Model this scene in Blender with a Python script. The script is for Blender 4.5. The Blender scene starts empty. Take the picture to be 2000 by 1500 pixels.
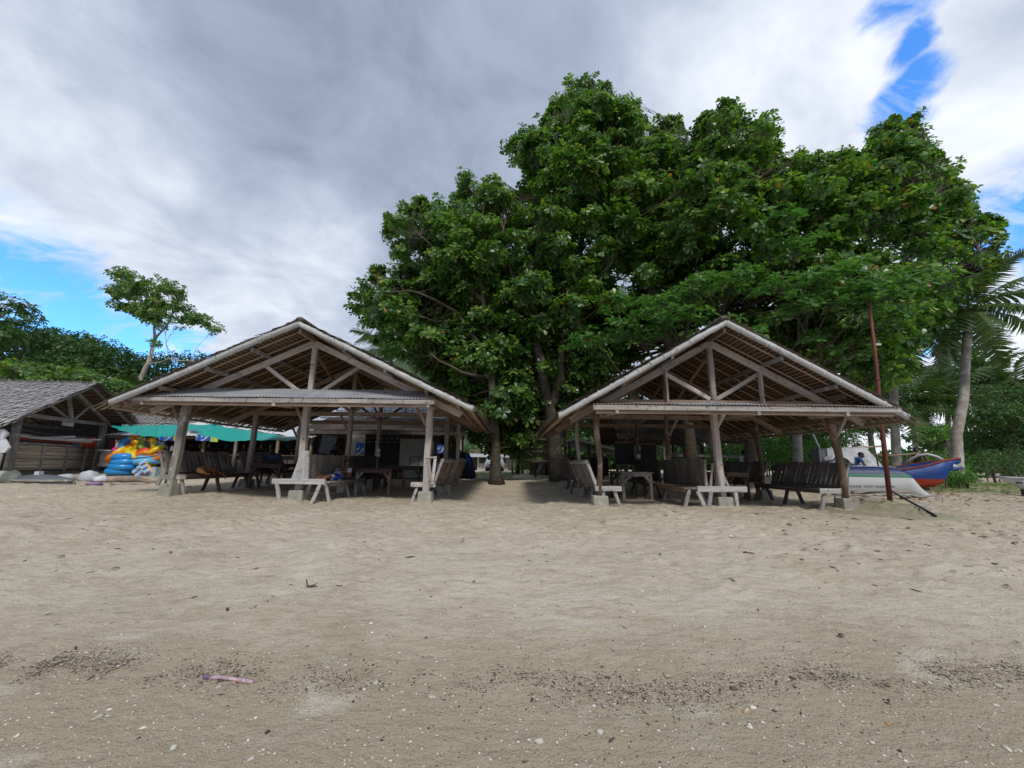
import bpy, bmesh, math, random
import numpy as np
from mathutils import Vector, Matrix, Euler
random.seed(7); RNG = np.random.default_rng(7)
sc = bpy.context.scene; COL = sc.collection
rad = math.radians
# ------------------------------------------------------------------ camera
F = 760.0; PITCH = rad(11.53); ROLL = rad(0.6); CAM = Vector((0, 0, .95))
_r0 = Vector((1, 0, 0)); _u0 = Vector((0, -math.sin(PITCH), math.cos(PITCH))); _f = Vector((0, math.cos(PITCH), math.sin(PITCH)))
_R = _r0*math.cos(ROLL) + _u0*math.sin(ROLL); _U = _u0*math.cos(ROLL) - _r0*math.sin(ROLL)
cd = bpy.data.cameras.new('camera'); cam = bpy.data.objects.new('camera', cd); COL.objects.link(cam)
cd.sensor_width = 36; cd.lens = 36*F/2000; cd.clip_start = .05; cd.clip_end = 3000
mw = Matrix((_R, _U, -_f)).transposed().to_4x4(); mw.translation = CAM; cam.matrix_world = mw
sc.camera = cam
# ------------------------------------------------------------------ world
def ray(u, v): return (_f + _R*((u-1000)/F) + _U*((750-v)/F))
def P(u, v, Y):
    d = ray(u, v); return CAM + d*(Y/d.y)
SUN_EL, SUN_AZ = rad(50), rad(166)          # azimuth from +Y, clockwise: behind the camera, slightly to its right
w = bpy.data.worlds.new('World'); sc.world = w; w.use_nodes = True
nt = w.node_tree; nt.nodes.clear()
def ND(t, typ, **kw):
    n = t.nodes.new(typ)
    for k, v in kw.items(): setattr(n, k, v)
    return n
def setin(t, n, i, v):
    if v is None: return
    if hasattr(v, 'links') or isinstance(v, bpy.types.NodeSocket): t.links.new(v, n.inputs[i])
    else: n.inputs[i].default_value = v
def MATH(t, op, a, b=None, c=None, clamp=False):
    n = ND(t, 'ShaderNodeMath', operation=op, use_clamp=clamp); setin(t, n, 0, a); setin(t, n, 1, b); setin(t, n, 2, c); return n.outputs[0]
def VM(t, op, a, b=None, out=0):
    n = ND(t, 'ShaderNodeVectorMath', operation=op); setin(t, n, 0, a); setin(t, n, 1, b); return n.outputs[out]
def MIX(t, f, a, b, mode='MIX'):
    n = ND(t, 'ShaderNodeMix', data_type='RGBA', blend_type=mode); setin(t, n, 0, f); setin(t, n, 6, a); setin(t, n, 7, b); return n.outputs[2]
def RMP(t, f, stops, interp='LINEAR'):
    n = ND(t, 'ShaderNodeValToRGB'); r = n.color_ramp; r.interpolation = interp
    while len(r.elements) < len(stops): r.elements.new(.5)
    for e, (p, c) in zip(r.elements, stops):
        e.position = p; e.color = (c, c, c, 1) if isinstance(c, (int, float)) else (*c, 1)
    setin(t, n, 0, f); return n.outputs[0]
def NOI(t, vec, scale=5, detail=4, rough=.5, dist=0, out=0):
    n = ND(t, 'ShaderNodeTexNoise'); setin(t, n, 'Vector', vec); n.inputs['Scale'].default_value = scale
    n.inputs['Detail'].default_value = detail; n.inputs['Roughness'].default_value = rough; n.inputs['Distortion'].default_value = dist
    return n.outputs[out]
tc = ND(nt, 'ShaderNodeTexCoord'); D = tc.outputs['Generated']
sep = ND(nt, 'ShaderNodeSeparateXYZ'); nt.links.new(D, sep.inputs[0])
# cloud deck seen in perspective: direction over height
den = MATH(nt, 'ADD', MATH(nt, 'MAXIMUM', sep.outputs[2], 0.0), .22)
cx_ = MATH(nt, 'DIVIDE', sep.outputs[0], den); cy_ = MATH(nt, 'DIVIDE', sep.outputs[1], den)
cmb = ND(nt, 'ShaderNodeCombineXYZ'); nt.links.new(cx_, cmb.inputs[0]); nt.links.new(cy_, cmb.inputs[1])
cc = cmb.outputs[0]
wn = NOI(nt, cc, 1.6, 5, .55, .3, out=1)
warp = VM(nt, 'SCALE', VM(nt, 'SUBTRACT', wn, (.5, .5, .5))); warp.node.inputs[3].default_value = .18
Dw = VM(nt, 'ADD', D, warp)
wn2 = NOI(nt, cc, 6, 6, .6, .6, out=1)
warp2 = VM(nt, 'SCALE', VM(nt, 'SUBTRACT', wn2, (.5, .5, .5))); warp2.node.inputs[3].default_value = .12
Dw = VM(nt, 'ADD', Dw, warp2)
def blob(u, v, r, soft, vec=None):
    d = ray(u, v).normalized()
    dist = VM(nt, 'DISTANCE', vec or Dw, tuple(d), out=1)
    n = ND(nt, 'ShaderNodeMapRange', interpolation_type='SMOOTHSTEP'); nt.links.new(dist, n.inputs[0])
    n.inputs[1].default_value = r*(1-soft); n.inputs[2].default_value = r*(1+soft); n.inputs[3].default_value = 1; n.inputs[4].default_value = 0
    return n.outputs[0]
def mx(l):
    o = l[0]
    for x in l[1:]: o = MATH(nt, 'MAXIMUM', o, x)
    return o
holes = mx([blob(-40, 575, .12, .3), blob(50, 580, .10, .3), blob(130, 620, .085, .35), blob(240, 670, .075, .4), blob(350, 700, .05, .5), blob(-200, 560, .15, .4),
            blob(1770, 200, .046, .35), blob(1810, 150, .036, .4), blob(1800, 70, .034, .4), blob(1730, 230, .040, .4), blob(1685, 290, .034, .5), blob(1800, -60, .05, .5),
            blob(1975, 420, .05, .45), blob(2100, 480, .06, .5), blob(1800, 640, .06, .6), blob(2150, 380, .08, .5)])
wisp = NOI(nt, VM(nt, 'MULTIPLY', cc, (1.0, 2.6, 1)), 2.6, 6, .62, .8)
wispm = RMP(nt, wisp, [(.50, 0.0), (.68, .75)])
blue_m = MATH(nt, 'MULTIPLY', holes, MATH(nt, 'SUBTRACT', 1.0, wispm), clamp=True)
base = NOI(nt, cc, .85, 4, .5, .5); fine = NOI(nt, cc, 3.4, 7, .58, .4)
bright = mx([blob(20, 210, .13, .9), blob(200, 350, .17, .95), blob(420, 600, .24, .95), blob(-200, 260, .3, .9), blob(600, 520, .16, .95),
             blob(1640, 150, .26, .95), blob(1560, 260, .2, .95), blob(1930, 300, .22, .9), blob(1900, 700, .35, .95), blob(1500, 60, .2, .95)])
dark = mx([blob(480, 180, .45, .95), blob(700, 330, .32, .95), blob(150, 90, .22, .95)])
val = MATH(nt, 'ADD', MATH(nt, 'MULTIPLY', base, .30), MATH(nt, 'MULTIPLY_ADD', fine, .85, -.15))
val = MATH(nt, 'ADD', val, MATH(nt, 'MULTIPLY', bright, .46))
val = MATH(nt, 'SUBTRACT', val, MATH(nt, 'MULTIPLY', dark, .16))
# brighter low near the horizon
hz = RMP(nt, sep.outputs[2], [(0.0, .16), (.35, 0.0)])
val = MATH(nt, 'ADD', val, hz)
ccol = RMP(nt, val, [(.20, (.20, .24, .315)), (.42, (.285, .335, .43)), (.62, (.385, .435, .53)), (.80, (.53, .57, .65)), (.98, (.68, .705, .75))])
ny = ND(nt, 'ShaderNodeTexSky', sky_type='NISHITA', sun_disc=False, sun_elevation=SUN_EL, sun_rotation=SUN_AZ, air_density=1.2, dust_density=.4, ozone_density=2.0)
blue = MIX(nt, 1.0, ny.outputs[0], (.42, .88, 1.42, 1), 'MULTIPLY')
b1 = ND(nt, 'ShaderNodeBackground'); b1.inputs[1].default_value = .15; nt.links.new(blue, b1.inputs[0])
b2 = ND(nt, 'ShaderNodeBackground'); b2.inputs[1].default_value = 1.0; nt.links.new(ccol, b2.inputs[0])
ms = ND(nt, 'ShaderNodeMixShader'); nt.links.new(blue_m, ms.inputs[0]); nt.links.new(b2.outputs[0], ms.inputs[1]); nt.links.new(b1.outputs[0], ms.inputs[2])
wo = ND(nt, 'ShaderNodeOutputWorld'); nt.links.new(ms.outputs[0], wo.inputs[0])
# ------------------------------------------------------------------ sun, exposure
sl = bpy.data.lights.new('sun', 'SUN'); sl.energy = 1.5; sl.angle = rad(10); sl.color = (1, .96, .9)
so = bpy.data.objects.new('sun', sl); COL.objects.link(so)
sd = Vector((math.sin(SUN_AZ)*math.cos(SUN_EL), math.cos(SUN_AZ)*math.cos(SUN_EL), math.sin(SUN_EL)))
so.rotation_euler = sd.to_track_quat('Z', 'Y').to_euler(); so.location = (0, -5, 20)
vs = sc.view_settings; vs.view_transform = 'Standard'; vs.look = 'None'; vs.gamma = 1; vs.exposure = .55; vs.use_curve_mapping = False
sc.render.engine = 'CYCLES'
# ------------------------------------------------------------------ helpers
def ss(t):
    t = np.clip(t, 0, 1); return t*t*(3-2*t)
def gz(x, y):
    x = np.asarray(x, float); y = np.asarray(y, float)
    z = -.6*ss((8-y)/7) + .2*ss((y-12)/6) + .13*ss((-x-5.5)/3)*ss((y-8)/2) + .1*ss((x-8)/2)*ss((y-8)/2) + .1*ss((-x-12)/3)*ss((y-11)/3)
    return z
def gzf(x, y): return float(gz(x, y))
def G(u, v, dz=0):
    d = ray(u, v); z = 0.0
    for _ in range(30):
        if d.z > -.004: return CAM + d*(40/d.y)
        t = (z-CAM.z)/d.z; p = CAM + d*t; z = .5*z + .5*(gzf(p.x, p.y)+dz)
    return p
MATS = {}
def newmat(name):
    m = bpy.data.materials.new(name); m.use_nodes = True; t = m.node_tree; t.nodes.clear()
    o = ND(t, 'ShaderNodeOutputMaterial'); b = ND(t, 'ShaderNodeBsdfPrincipled'); t.links.new(b.outputs[0], o.inputs[0])
    MATS[name] = m; return m, t, b
def mat(name, c1, c2=None, scale=(8, 8, 8), rough=.8, bump=.3, c3=None, f3=.6, s3=3.0, var=.25, spec=.3, metal=0, dist=.01, contrast=(.3, .7)):
    m, t, b = newmat(name); c2 = c2 or tuple(x*.7 for x in c1)
    co = ND(t, 'ShaderNodeTexCoord').outputs['Object']; oi = ND(t, 'ShaderNodeObjectInfo')
    off = VM(t, 'SCALE', (7.3, 3.1, 5.7)); t.links.new(oi.outputs['Random'], off.node.inputs[3])
    co = VM(t, 'ADD', co, off)
    sco = VM(t, 'MULTIPLY', co, scale); n = NOI(t, sco, 1, 5, .6, .2)
    f = RMP(t, n, [(contrast[0], 0.0), (contrast[1], 1.0)]); c = MIX(t, f, (*c2, 1), (*c1, 1))
    if c3:
        n3 = NOI(t, co, s3, 5, .65, .4); c = MIX(t, RMP(t, n3, [(f3-.05, 0.0), (f3+.06, 1.0)]), c, (*c3, 1))
    vv = MATH(t, 'MULTIPLY_ADD', oi.outputs['Random'], var*2, 1-var)
    sc_ = VM(t, 'SCALE', c); t.links.new(vv, sc_.node.inputs[3])
    t.links.new(sc_, b.inputs['Base Color']); b.inputs['Roughness'].default_value = rough; b.inputs['Specular IOR Level'].default_value = spec; b.inputs['Metallic'].default_value = metal
    if bump:
        bp = ND(t, 'ShaderNodeBump'); bp.inputs['Strength'].default_value = bump; bp.inputs['Distance'].default_value = dist; t.links.new(n, bp.inputs['Height']); t.links.new(bp.outputs[0], b.inputs['Normal'])
    return m
def islandmat(name, stops, rough=.7, trans=0, tcol=(.2, .4, .05), spec=.3, big=None):
    """colour differs per leaf / chip (random per mesh island)"""
    m, t, b = newmat(name); g = ND(t, 'ShaderNodeNewGeometry'); c = RMP(t, g.outputs['Random Per Island'], stops)
    if big:
        co = ND(t, 'ShaderNodeTexCoord').outputs['Object']; c = MIX(t, RMP(t, NOI(t, co, big[0], 3, .5), [(.42, 0.0), (.6, 1.0)]), c, big[1]+(1,), 'MULTIPLY')
    t.links.new(c, b.inputs['Base Color']); b.inputs['Roughness'].default_value = rough; b.inputs['Specular IOR Level'].default_value = spec
    if trans:
        tr = ND(t, 'ShaderNodeBsdfTranslucent'); t.links.new(MIX(t, 1.0, c, (*tcol, 1), 'MULTIPLY'), tr.inputs[0])
        mxs = ND(t, 'ShaderNodeMixShader'); mxs.inputs[0].default_value = trans
        t.links.new(b.outputs[0], mxs.inputs[1]); t.links.new(tr.outputs[0], mxs.inputs[2]); t.links.new(mxs.outputs[0], [n for n in t.nodes if n.type == 'OUTPUT_MATERIAL'][0].inputs[0])
    return m
W_ = (1.2, 22, 22)
WG = mat('weathered_grey_wood', (.33, .305, .28), (.15, .13, .115), W_, c3=(.42, .39, .36), f3=.58, s3=5, bump=.5)
WV = mat('whitewashed_casing', (.52, .51, .50), (.30, .28, .27), (14, 14, 1.5), c3=(.17, .155, .15), f3=.60, s3=6, bump=.4)
THD = islandmat('tree_shade_thatch', [(0, (.03, .023, .018)), (.5, (.05, .04, .03)), (1, (.075, .06, .047))], rough=.95)  # thatch darkened to stand for the shade of the trees above
WP = mat('pale_worn_wood', (.50, .46, .42), (.25, .22, .20), W_, c3=(.16, .14, .13), f3=.60, s3=9, bump=.5)
WB = mat('brown_wood', (.33, .235, .17), (.17, .115, .08), W_, c3=(.30, .25, .21), f3=.6, bump=.4)
WR = mat('reddish_wood', (.22, .14, .105), (.11, .068, .05), W_, c3=(.32, .25, .2), f3=.57, s3=4, bump=.4)
WD = mat('dark_old_wood', (.125, .105, .092), (.055, .045, .04), W_, bump=.4, c3=(.14, .12, .11), f3=.62)
WS = mat('weathered_dark_slats', (.20, .175, .155), (.085, .075, .066), W_, bump=.5, c3=(.27, .25, .23), f3=.6)
WK = mat('dark_table_wood', (.12, .075, .065), (.05, .035, .03), W_, bump=.4)
WF = mat('pale_timber', (.50, .44, .40), (.27, .225, .20), W_, c3=(.18, .15, .135), f3=.62, s3=6, bump=.5)  # paler timber for the front trusses and some posts
WW = mat('whitewashed_wood', (.50, .49, .475), (.27, .255, .24), W_, c3=(.20, .18, .17), f3=.60, s3=11, bump=.5)
BAM = mat('pale_bamboo', (.52, .52, .51), (.36, .355, .34), (2, 14, 14), rough=.55, bump=.1, c3=(.36, .36, .34), f3=.56, s3=2.2, var=.1)
BTN = mat('bamboo_batten', (.38, .285, .195), (.21, .15, .10), (2, 20, 20), bump=.2)
POLE = mat('bamboo_rafter', (.44, .33, .23), (.25, .17, .11), (2, 16, 16), bump=.2)
CON = mat('concrete', (.40, .38, .32), (.25, .24, .20), (6, 6, 6), c3=(.16, .17, .12), f3=.6, s3=3, bump=.5)
TIN = mat('galvanised_tin', (.55, .57, .60), (.38, .40, .43), (1, 5, 5), rough=.45, spec=.5, metal=.35, bump=.1, c3=(.30, .26, .24), f3=.66, s3=2, var=.1)
TINR = mat('rusty_tin', (.34, .31, .30), (.24, .18, .15), (1, 6, 6), rough=.6, metal=.2, bump=.1, c3=(.2, .09, .05), f3=.58, s3=2)
THB = mat('light_block_brown', (.15, .085, .05), (.07, .04, .025), (3, 40, 40), bump=.4, var=.1)
THT = islandmat('nipa_thatch', [(0, (.20, .165, .13)), (.35, (.29, .25, .205)), (.7, (.36, .32, .27)), (1, (.17, .13, .10))], rough=.9)
THG = islandmat('silver_thatch', [(0, (.30, .28, .27)), (.35, (.40, .38, .37)), (.7, (.47, .455, .45)), (1, (.24, .22, .21))], rough=.9)
BARK = mat('grey_bark', (.13, .108, .085), (.055, .045, .035), (3, 3, 14), bump=.8, dist=.03, c3=(.19, .17, .14), f3=.6, s3=2)
BARKD = mat('dark_bark', (.12, .095, .07), (.05, .04, .03), (5, 5, 9), bump=.8, dist=.03)
PALMB = mat('palm_bark', (.36, .32, .27), (.22, .19, .155), (1.5, 1.5, 9), bump=.8, dist=.02, c3=(.46, .44, .40), f3=.55, s3=2)
PALMW = mat('whitewashed_palm_bark', (.52, .50, .46), (.36, .34, .30), (1.5, 1.5, 9), bump=.8, dist=.02, c3=(.30, .28, .24), f3=.6, s3=2)
LEAF = islandmat('talisay_leaf', [(0, (.026, .066, .022)), (.4, (.056, .13, .032)), (.75, (.105, .205, .044)), (.92, (.165, .27, .055)), (.98, (.22, .27, .05)), (1, (.28, .12, .03))], rough=.36, trans=.34, tcol=(1.6, 1.9, .7), spec=.6, big=(.42, (1.4, 1.28, 1.05)))
LEAFB = islandmat('young_talisay_leaf', [(0, (.04, .105, .03)), (.4, (.065, .155, .04)), (.8, (.10, .21, .055)), (1, (.16, .27, .07))], rough=.42, trans=.34, tcol=(1.4, 1.8, .7), spec=.45)
LEAFD = islandmat('dark_tree_leaf', [(0, (.03, .07, .02)), (.5, (.05, .11, .026)), (1, (.085, .16, .035))], rough=.5, trans=.28, tcol=(1.4, 1.8, .6), spec=.4)
HEDGE = islandmat('hedge_leaf', [(0, (.05, .13, .025)), (.5, (.085, .20, .035)), (1, (.14, .28, .05))], rough=.5, trans=.3, tcol=(1.4, 1.7, .6), spec=.35)
PALML = islandmat('palm_leaflet', [(0, (.045, .085, .025)), (.5, (.08, .135, .038)), (.9, (.13, .19, .06)), (1, (.25, .2, .09))], rough=.45, trans=.25, tcol=(1.3, 1.5, .7), spec=.45)
GRASS = islandmat('grass_blade', [(0, (.07, .15, .03)), (.5, (.12, .23, .045)), (1, (.22, .30, .09))], rough=.7, trans=.25, tcol=(1.4, 1.6, .6))
def plain(name, c, rough=.6, spec=.4, bump=.15, sc_=(5, 5, 5), k=.82, **kw): return mat(name, c, tuple(x*k for x in c), sc_, rough=rough, spec=spec, bump=bump, var=kw.pop('var', .05), **kw)
TEAL = plain('teal_tarpaulin', (.006, .33, .28), .55)
GREYT = plain('grey_white_tarpaulin', (.50, .50, .51), .6, c3=(.36, .36, .38), f3=.6)
SACK = plain('white_plastic_sack', (.55, .57, .60), .6, sc_=(12, 12, 12), k=.7, bump=.5)
SACKY = plain('yellowish_sack', (.56, .56, .44), .6, sc_=(9, 9, 9), k=.8, bump=.5)
PWHITE = plain('white_paint', (.66, .67, .68), .55, c3=(.45, .44, .42), f3=.66)
PWALL = plain('pale_blue_white_wall', (.62, .67, .76), .7, c3=(.5, .54, .6), f3=.62)
PCREAM = plain('cream_paint', (.55, .52, .42), .7)
PBLUE = plain('blue_paint', (.012, .06, .28), .4)
PNAVY = plain('navy_cloth', (.015, .02, .05), .8)
PRED = plain('red_paint', (.38, .035, .02), .45)
PRUST = mat('red_pole_paint', (.17, .045, .034), (.09, .028, .022), (3, 12, 12), rough=.6, bump=.3, c3=(.10, .05, .035), f3=.6, s3=6)
PGREEN = plain('green_paint', (.012, .20, .13), .45)
PBLACK = plain('black_board', (.018, .018, .022), .6)
PGREY = plain('grey_sheet', (.13, .14, .16), .6)
PDARK = plain('dark_board_and_shade', (.045, .037, .032), .9)  # dark boards; also stands for inner shade of the stall and shed
SKY_BLUE = plain('sky_blue_vinyl', (.03, .30, .72), .3, .5, 0)
LBLUE = plain('pale_blue_vinyl', (.18, .52, .78), .3, .5, 0)
ORANGE = plain('orange_vinyl', (.86, .22, .01), .3, .5, 0)
YELLOW = plain('yellow_vinyl', (.85, .60, .02), .3, .5, 0)
PINK = plain('pink_vinyl', (.85, .06, .35), .3, .5, 0)
LIME = plain('lime_vinyl', (.55, .72, .15), .35, .5, 0)
REDV = plain('red_vinyl', (.75, .05, .03), .35, .5, 0)
SKIN = plain('brown_skin', (.22, .11, .06), .5)
SKIN2 = plain('dark_brown_skin', (.12, .06, .035), .5)
HAIR = plain('black_hair', (.008, .007, .007), .6)
SHIRTB = plain('blue_shirt', (.05, .10, .24), .8)
SHIRTW = mat('white_lilac_shirt', (.60, .62, .74), (.38, .40, .58), (9, 9, 9), var=.02)
FUR = mat('ginger_fur', (.36, .16, .055), (.17, .07, .03), (20, 20, 20), bump=.6, c3=(.45, .27, .12), f3=.62, s3=6)
ROCK = mat('pale_rock', (.36, .34, .31), (.2, .185, .165), (5, 5, 5), bump=.7, dist=.03)
DRIFT = mat('driftwood', (.40, .31, .25), (.24, .175, .135), (2, 10, 10), bump=.6, dist=.02)
def flat_cloth(name, cols, scale):
    m, t, b = newmat(name); co = ND(t, 'ShaderNodeTexCoord').outputs['Object']
    v = ND(t, 'ShaderNodeTexVoronoi'); t.links.new(co, v.inputs[0]); v.inputs['Scale'].default_value = scale
    s = ND(t, 'ShaderNodeSeparateColor'); t.links.new(v.outputs['Color'], s.inputs[0])
    k = len(cols); t.links.new(RMP(t, s.outputs[0], [(i/k, c) for i, c in enumerate(cols)], 'CONSTANT'), b.inputs['Base Color']); b.inputs['Roughness'].default_value = .7
    return m
FLORAL = flat_cloth('blue_white_floral_cloth', [(.02, .05, .30), (.62, .66, .75), (.03, .09, .45), (.02, .05, .30)], 14)
MULTI = flat_cloth('multicoloured_vinyl', [(.8, .25, .4), (.8, .7, .1), (.2, .5, .7), (.75, .72, .7), (.4, .65, .2), (.2, .1, .5)], 12)
BANNER = flat_cloth('blue_banner_print', [(.02, .08, .4), (.02, .12, .5), (.5, .6, .75), (.02, .08, .4)], 7)

ORG = {}
def link(o, parent=None):
    COL.objects.link(o)
    if parent: o.parent = parent
def tag(o, label=None, cat=None, group=None, kind=None):
    for k, v in (('label', label), ('category', cat), ('group', group), ('kind', kind)):
        if v: o[k] = v
    return o
def thing(name, label, cat, loc=(0, 0, 0), rz=0, group=None):
    o = bpy.data.objects.new(name, None); o.empty_display_size = .2; COL.objects.link(o); o.location = loc; o.rotation_euler = (0, 0, rz)
    ORG[o] = Vector(loc); return tag(o, label, cat, group)
def org(p):
    return ORG.get(p, Vector((0, 0, 0))) if p else Vector((0, 0, 0))
def mkobj(name, me, m, parent=None, loc=None, M=None, absolute=True):
    """absolute: loc/M given in world terms, the parent's origin is subtracted (parents at top level are never rotated when this is used)"""
    o = bpy.data.objects.new(name, me); COL.objects.link(o)
    if m and not me.materials: me.materials.append(m)
    M = M.copy() if M else Matrix.Translation(Vector(loc) if loc else Vector((0, 0, 0)))
    if parent:
        o.parent = parent
        if absolute: M = Matrix.Translation(-org(parent)) @ M
    o.matrix_basis = M
    ORG[o] = org(parent) + M.to_translation() if absolute else Vector((0, 0, 0))
    return o
class MB:
    def __init__(s): s.v = []; s.f = []
    def add(s, vs, fs):
        b = len(s.v); s.v += [tuple(x) for x in vs]; s.f += [tuple(i+b for i in f) for f in fs]; return s
    def box(s, c, d, R=None, taper=1.0):
        vs = []
        for z in (-1, 1):
            k = taper if z > 0 else 1
            for x, y in ((-1, -1), (1, -1), (1, 1), (-1, 1)):
                p = Vector((x*d[0]/2*k, y*d[1]/2*k, z*d[2]/2)); vs.append((R @ p if R else p)+Vector(c))
        return s.add(vs, [(0, 3, 2, 1), (4, 5, 6, 7), (0, 1, 5, 4), (1, 2, 6, 5), (2, 3, 7, 6), (3, 0, 4, 7)])
    def tube(s, pts, rs, n=8, cap=True, sq=1.0):
        pts = [Vector(p) for p in pts]; rs = rs if hasattr(rs, '__len__') else [rs]*len(pts); b = len(s.v); prev = None
        for i, p in enumerate(pts):
            t = (pts[min(i+1, len(pts)-1)]-pts[max(i-1, 0)]).normalized()
            a = prev if prev else (Vector((0, 0, 1)) if abs(t.z) < .9 else Vector((1, 0, 0)))
            a = (a - t*a.dot(t)).normalized(); prev = a; c = t.cross(a)
            for k in range(n):
                th = 2*math.pi*k/n; s.v.append(tuple(p + a*math.cos(th)*rs[i]*sq + c*math.sin(th)*rs[i]))
        for i in range(len(pts)-1):
            for k in range(n):
                s.f.append((b+i*n+k, b+i*n+(k+1) % n, b+(i+1)*n+(k+1) % n, b+(i+1)*n+k))
        if cap: s.f.append(tuple(b+k for k in range(n))[::-1]); s.f.append(tuple(b+(len(pts)-1)*n+k for k in range(n)))
        return s
    def ball(s, c, r, n=10, m=7, jit=0):
        c = Vector(c); r = Vector(r) if hasattr(r, '__len__') else Vector((r, r, r)); b = len(s.v)
        s.v.append(tuple(c+Vector((0, 0, r.z))))
        for i in range(1, m):
            for k in range(n):
                ph = math.pi*i/m; th = 2*math.pi*k/n; q = 1+random.uniform(-jit, jit)
                s.v.append((c.x+r.x*q*math.sin(ph)*math.cos(th), c.y+r.y*q*math.sin(ph)*math.sin(th), c.z+r.z*q*math.cos(ph)))
        s.v.append(tuple(c-Vector((0, 0, r.z)))); e = len(s.v)-1
        for k in range(n):
            s.f.append((b, b+1+k, b+1+(k+1) % n)); s.f.append((e, e-n+(k+1) % n, e-n+k))
            for i in range(m-2): s.f.append((b+1+i*n+k, b+1+(i+1)*n+k, b+1+(i+1)*n+(k+1) % n, b+1+i*n+(k+1) % n))
        return s
    def torus(s, c, R, r, n=22, m=9, Rm=None, flat=1.0):
        b = len(s.v)
        for i in range(n):
            for k in range(m):
                a = 2*math.pi*i/n; t = 2*math.pi*k/m; rr = r*(1+.03*math.sin(5*a))
                p = Vector(((R+rr*math.cos(t))*math.cos(a), (R+rr*math.cos(t))*math.sin(a), rr*flat*math.sin(t))); s.v.append(tuple((Rm @ p if Rm else p)+Vector(c)))
        for i in range(n):
            for k in range(m): s.f.append((b+i*m+k, b+((i+1) % n)*m+k, b+((i+1) % n)*m+(k+1) % m, b+i*m+(k+1) % m))
        return s
    def mesh(s, name, smooth=False):
        me = bpy.data.meshes.new(name); me.from_pydata(s.v, [], s.f); me.update()
        if smooth: me.shade_smooth()
        return me
    def build(s, name, m, parent=None, smooth=False, center=True):
        c = Vector((0, 0, 0))
        if center:
            a = np.array(s.v); c = Vector(((a.min(0)+a.max(0))/2).tolist())
            if not parent: c.z = float(a[:, 2].min())
            s.v = [tuple(x) for x in (a-np.array(c)).tolist()]
        return mkobj(name, s.mesh(name, smooth), m, parent, loc=c)
def beamM(p0, p1, up=None):
    p0 = Vector(p0); p1 = Vector(p1); x = (p1-p0).normalized(); a = Vector(up) if up else (Vector((0, 0, 1)) if abs(x.z) < .95 else Vector((0, 1, 0)))
    y = a.cross(x).normalized(); z = x.cross(y); M = Matrix((x, y, z)).transposed().to_4x4(); M.translation = p0; return M, (p1-p0).length
def beam(name, p0, p1, w_, h_, m, parent=None, up=None, jit=.006, seg=3):
    """sawn timber along local X; slightly uneven, with a chamfered section"""
    M, L = beamM(p0, p1, up); vs = []; fs = []; c = min(w_, h_)*.12
    sec = [(-w_/2+c, -h_/2), (w_/2-c, -h_/2), (w_/2, -h_/2+c), (w_/2, h_/2-c), (w_/2-c, h_/2), (-w_/2+c, h_/2), (-w_/2, h_/2-c), (-w_/2, -h_/2+c)]
    oy = oz = 0
    for i in range(seg+1):
        oy = random.uniform(-jit, jit); oz = random.uniform(-jit, jit)
        for (y, z) in sec: vs.append((L*i/seg, y+oy+random.uniform(-jit, jit)*.4, z+oz+random.uniform(-jit, jit)*.4))
    for i in range(seg):
        for k in range(8): fs.append((i*8+k, i*8+(k+1) % 8, (i+1)*8+(k+1) % 8, (i+1)*8+k))
    fs.append(tuple(range(8))[::-1]); fs.append(tuple(seg*8+k for k in range(8)))
    me = bpy.data.meshes.new(name); me.from_pydata(vs, [], fs); me.update()
    return mkobj(name, me, m, parent, M=M)
def log(name, pts, rs, m, parent=None, n=8, jit=.01, smooth=True):
    """round pole through points, local X roughly along it"""
    pts = [Vector(p) for p in pts]; M, L = beamM(pts[0], pts[-1]); Mi = M.inverted(); q = []
    for p in pts: q.append(Mi @ p + Vector((0, random.uniform(-jit, jit), random.uniform(-jit, jit))))
    b = MB().tube(q, rs, n); return mkobj(name, b.mesh(name, smooth), m, parent, M=M)
def lerp(a, b, t): return Vector(a)*(1-t)+Vector(b)*t
def fbm(x, y, s, oct_=4, seed=0):
    out = np.zeros_like(x); amp = 1
    for o in range(oct_):
        r = np.random.default_rng(seed*31+o); T = r.random((128, 128)); X = x*s; Yy = y*s; xi = np.floor(X).astype(int); yi = np.floor(Yy).astype(int); fx = X-xi; fy = Yy-yi
        fx = fx*fx*(3-2*fx); fy = fy*fy*(3-2*fy); a = T[xi % 128, yi % 128]; b = T[(xi+1) % 128, yi % 128]; c = T[xi % 128, (yi+1) % 128]; d = T[(xi+1) % 128, (yi+1) % 128]
        out += amp*((a*(1-fx)+b*fx)*(1-fy)+(c*(1-fx)+d*fx)*fy-.5); amp *= .5; s *= 2.03
    return out
def npmesh(name, V, Fc, smooth=False):
    me = bpy.data.meshes.new(name); V = np.ascontiguousarray(V, np.float32); Fc = np.ascontiguousarray(Fc, np.int32); k = Fc.shape[1]
    me.vertices.add(len(V)); me.vertices.foreach_set('co', V.ravel()); me.loops.add(Fc.size); me.loops.foreach_set('vertex_index', Fc.ravel())
    me.polygons.add(len(Fc)); me.polygons.foreach_set('loop_start', np.arange(0, Fc.size, k, dtype=np.int32)); me.polygons.foreach_set('loop_total', np.full(len(Fc), k, np.int32))
    me.update(calc_edges=True)
    if smooth: me.shade_smooth()
    return me
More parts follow.
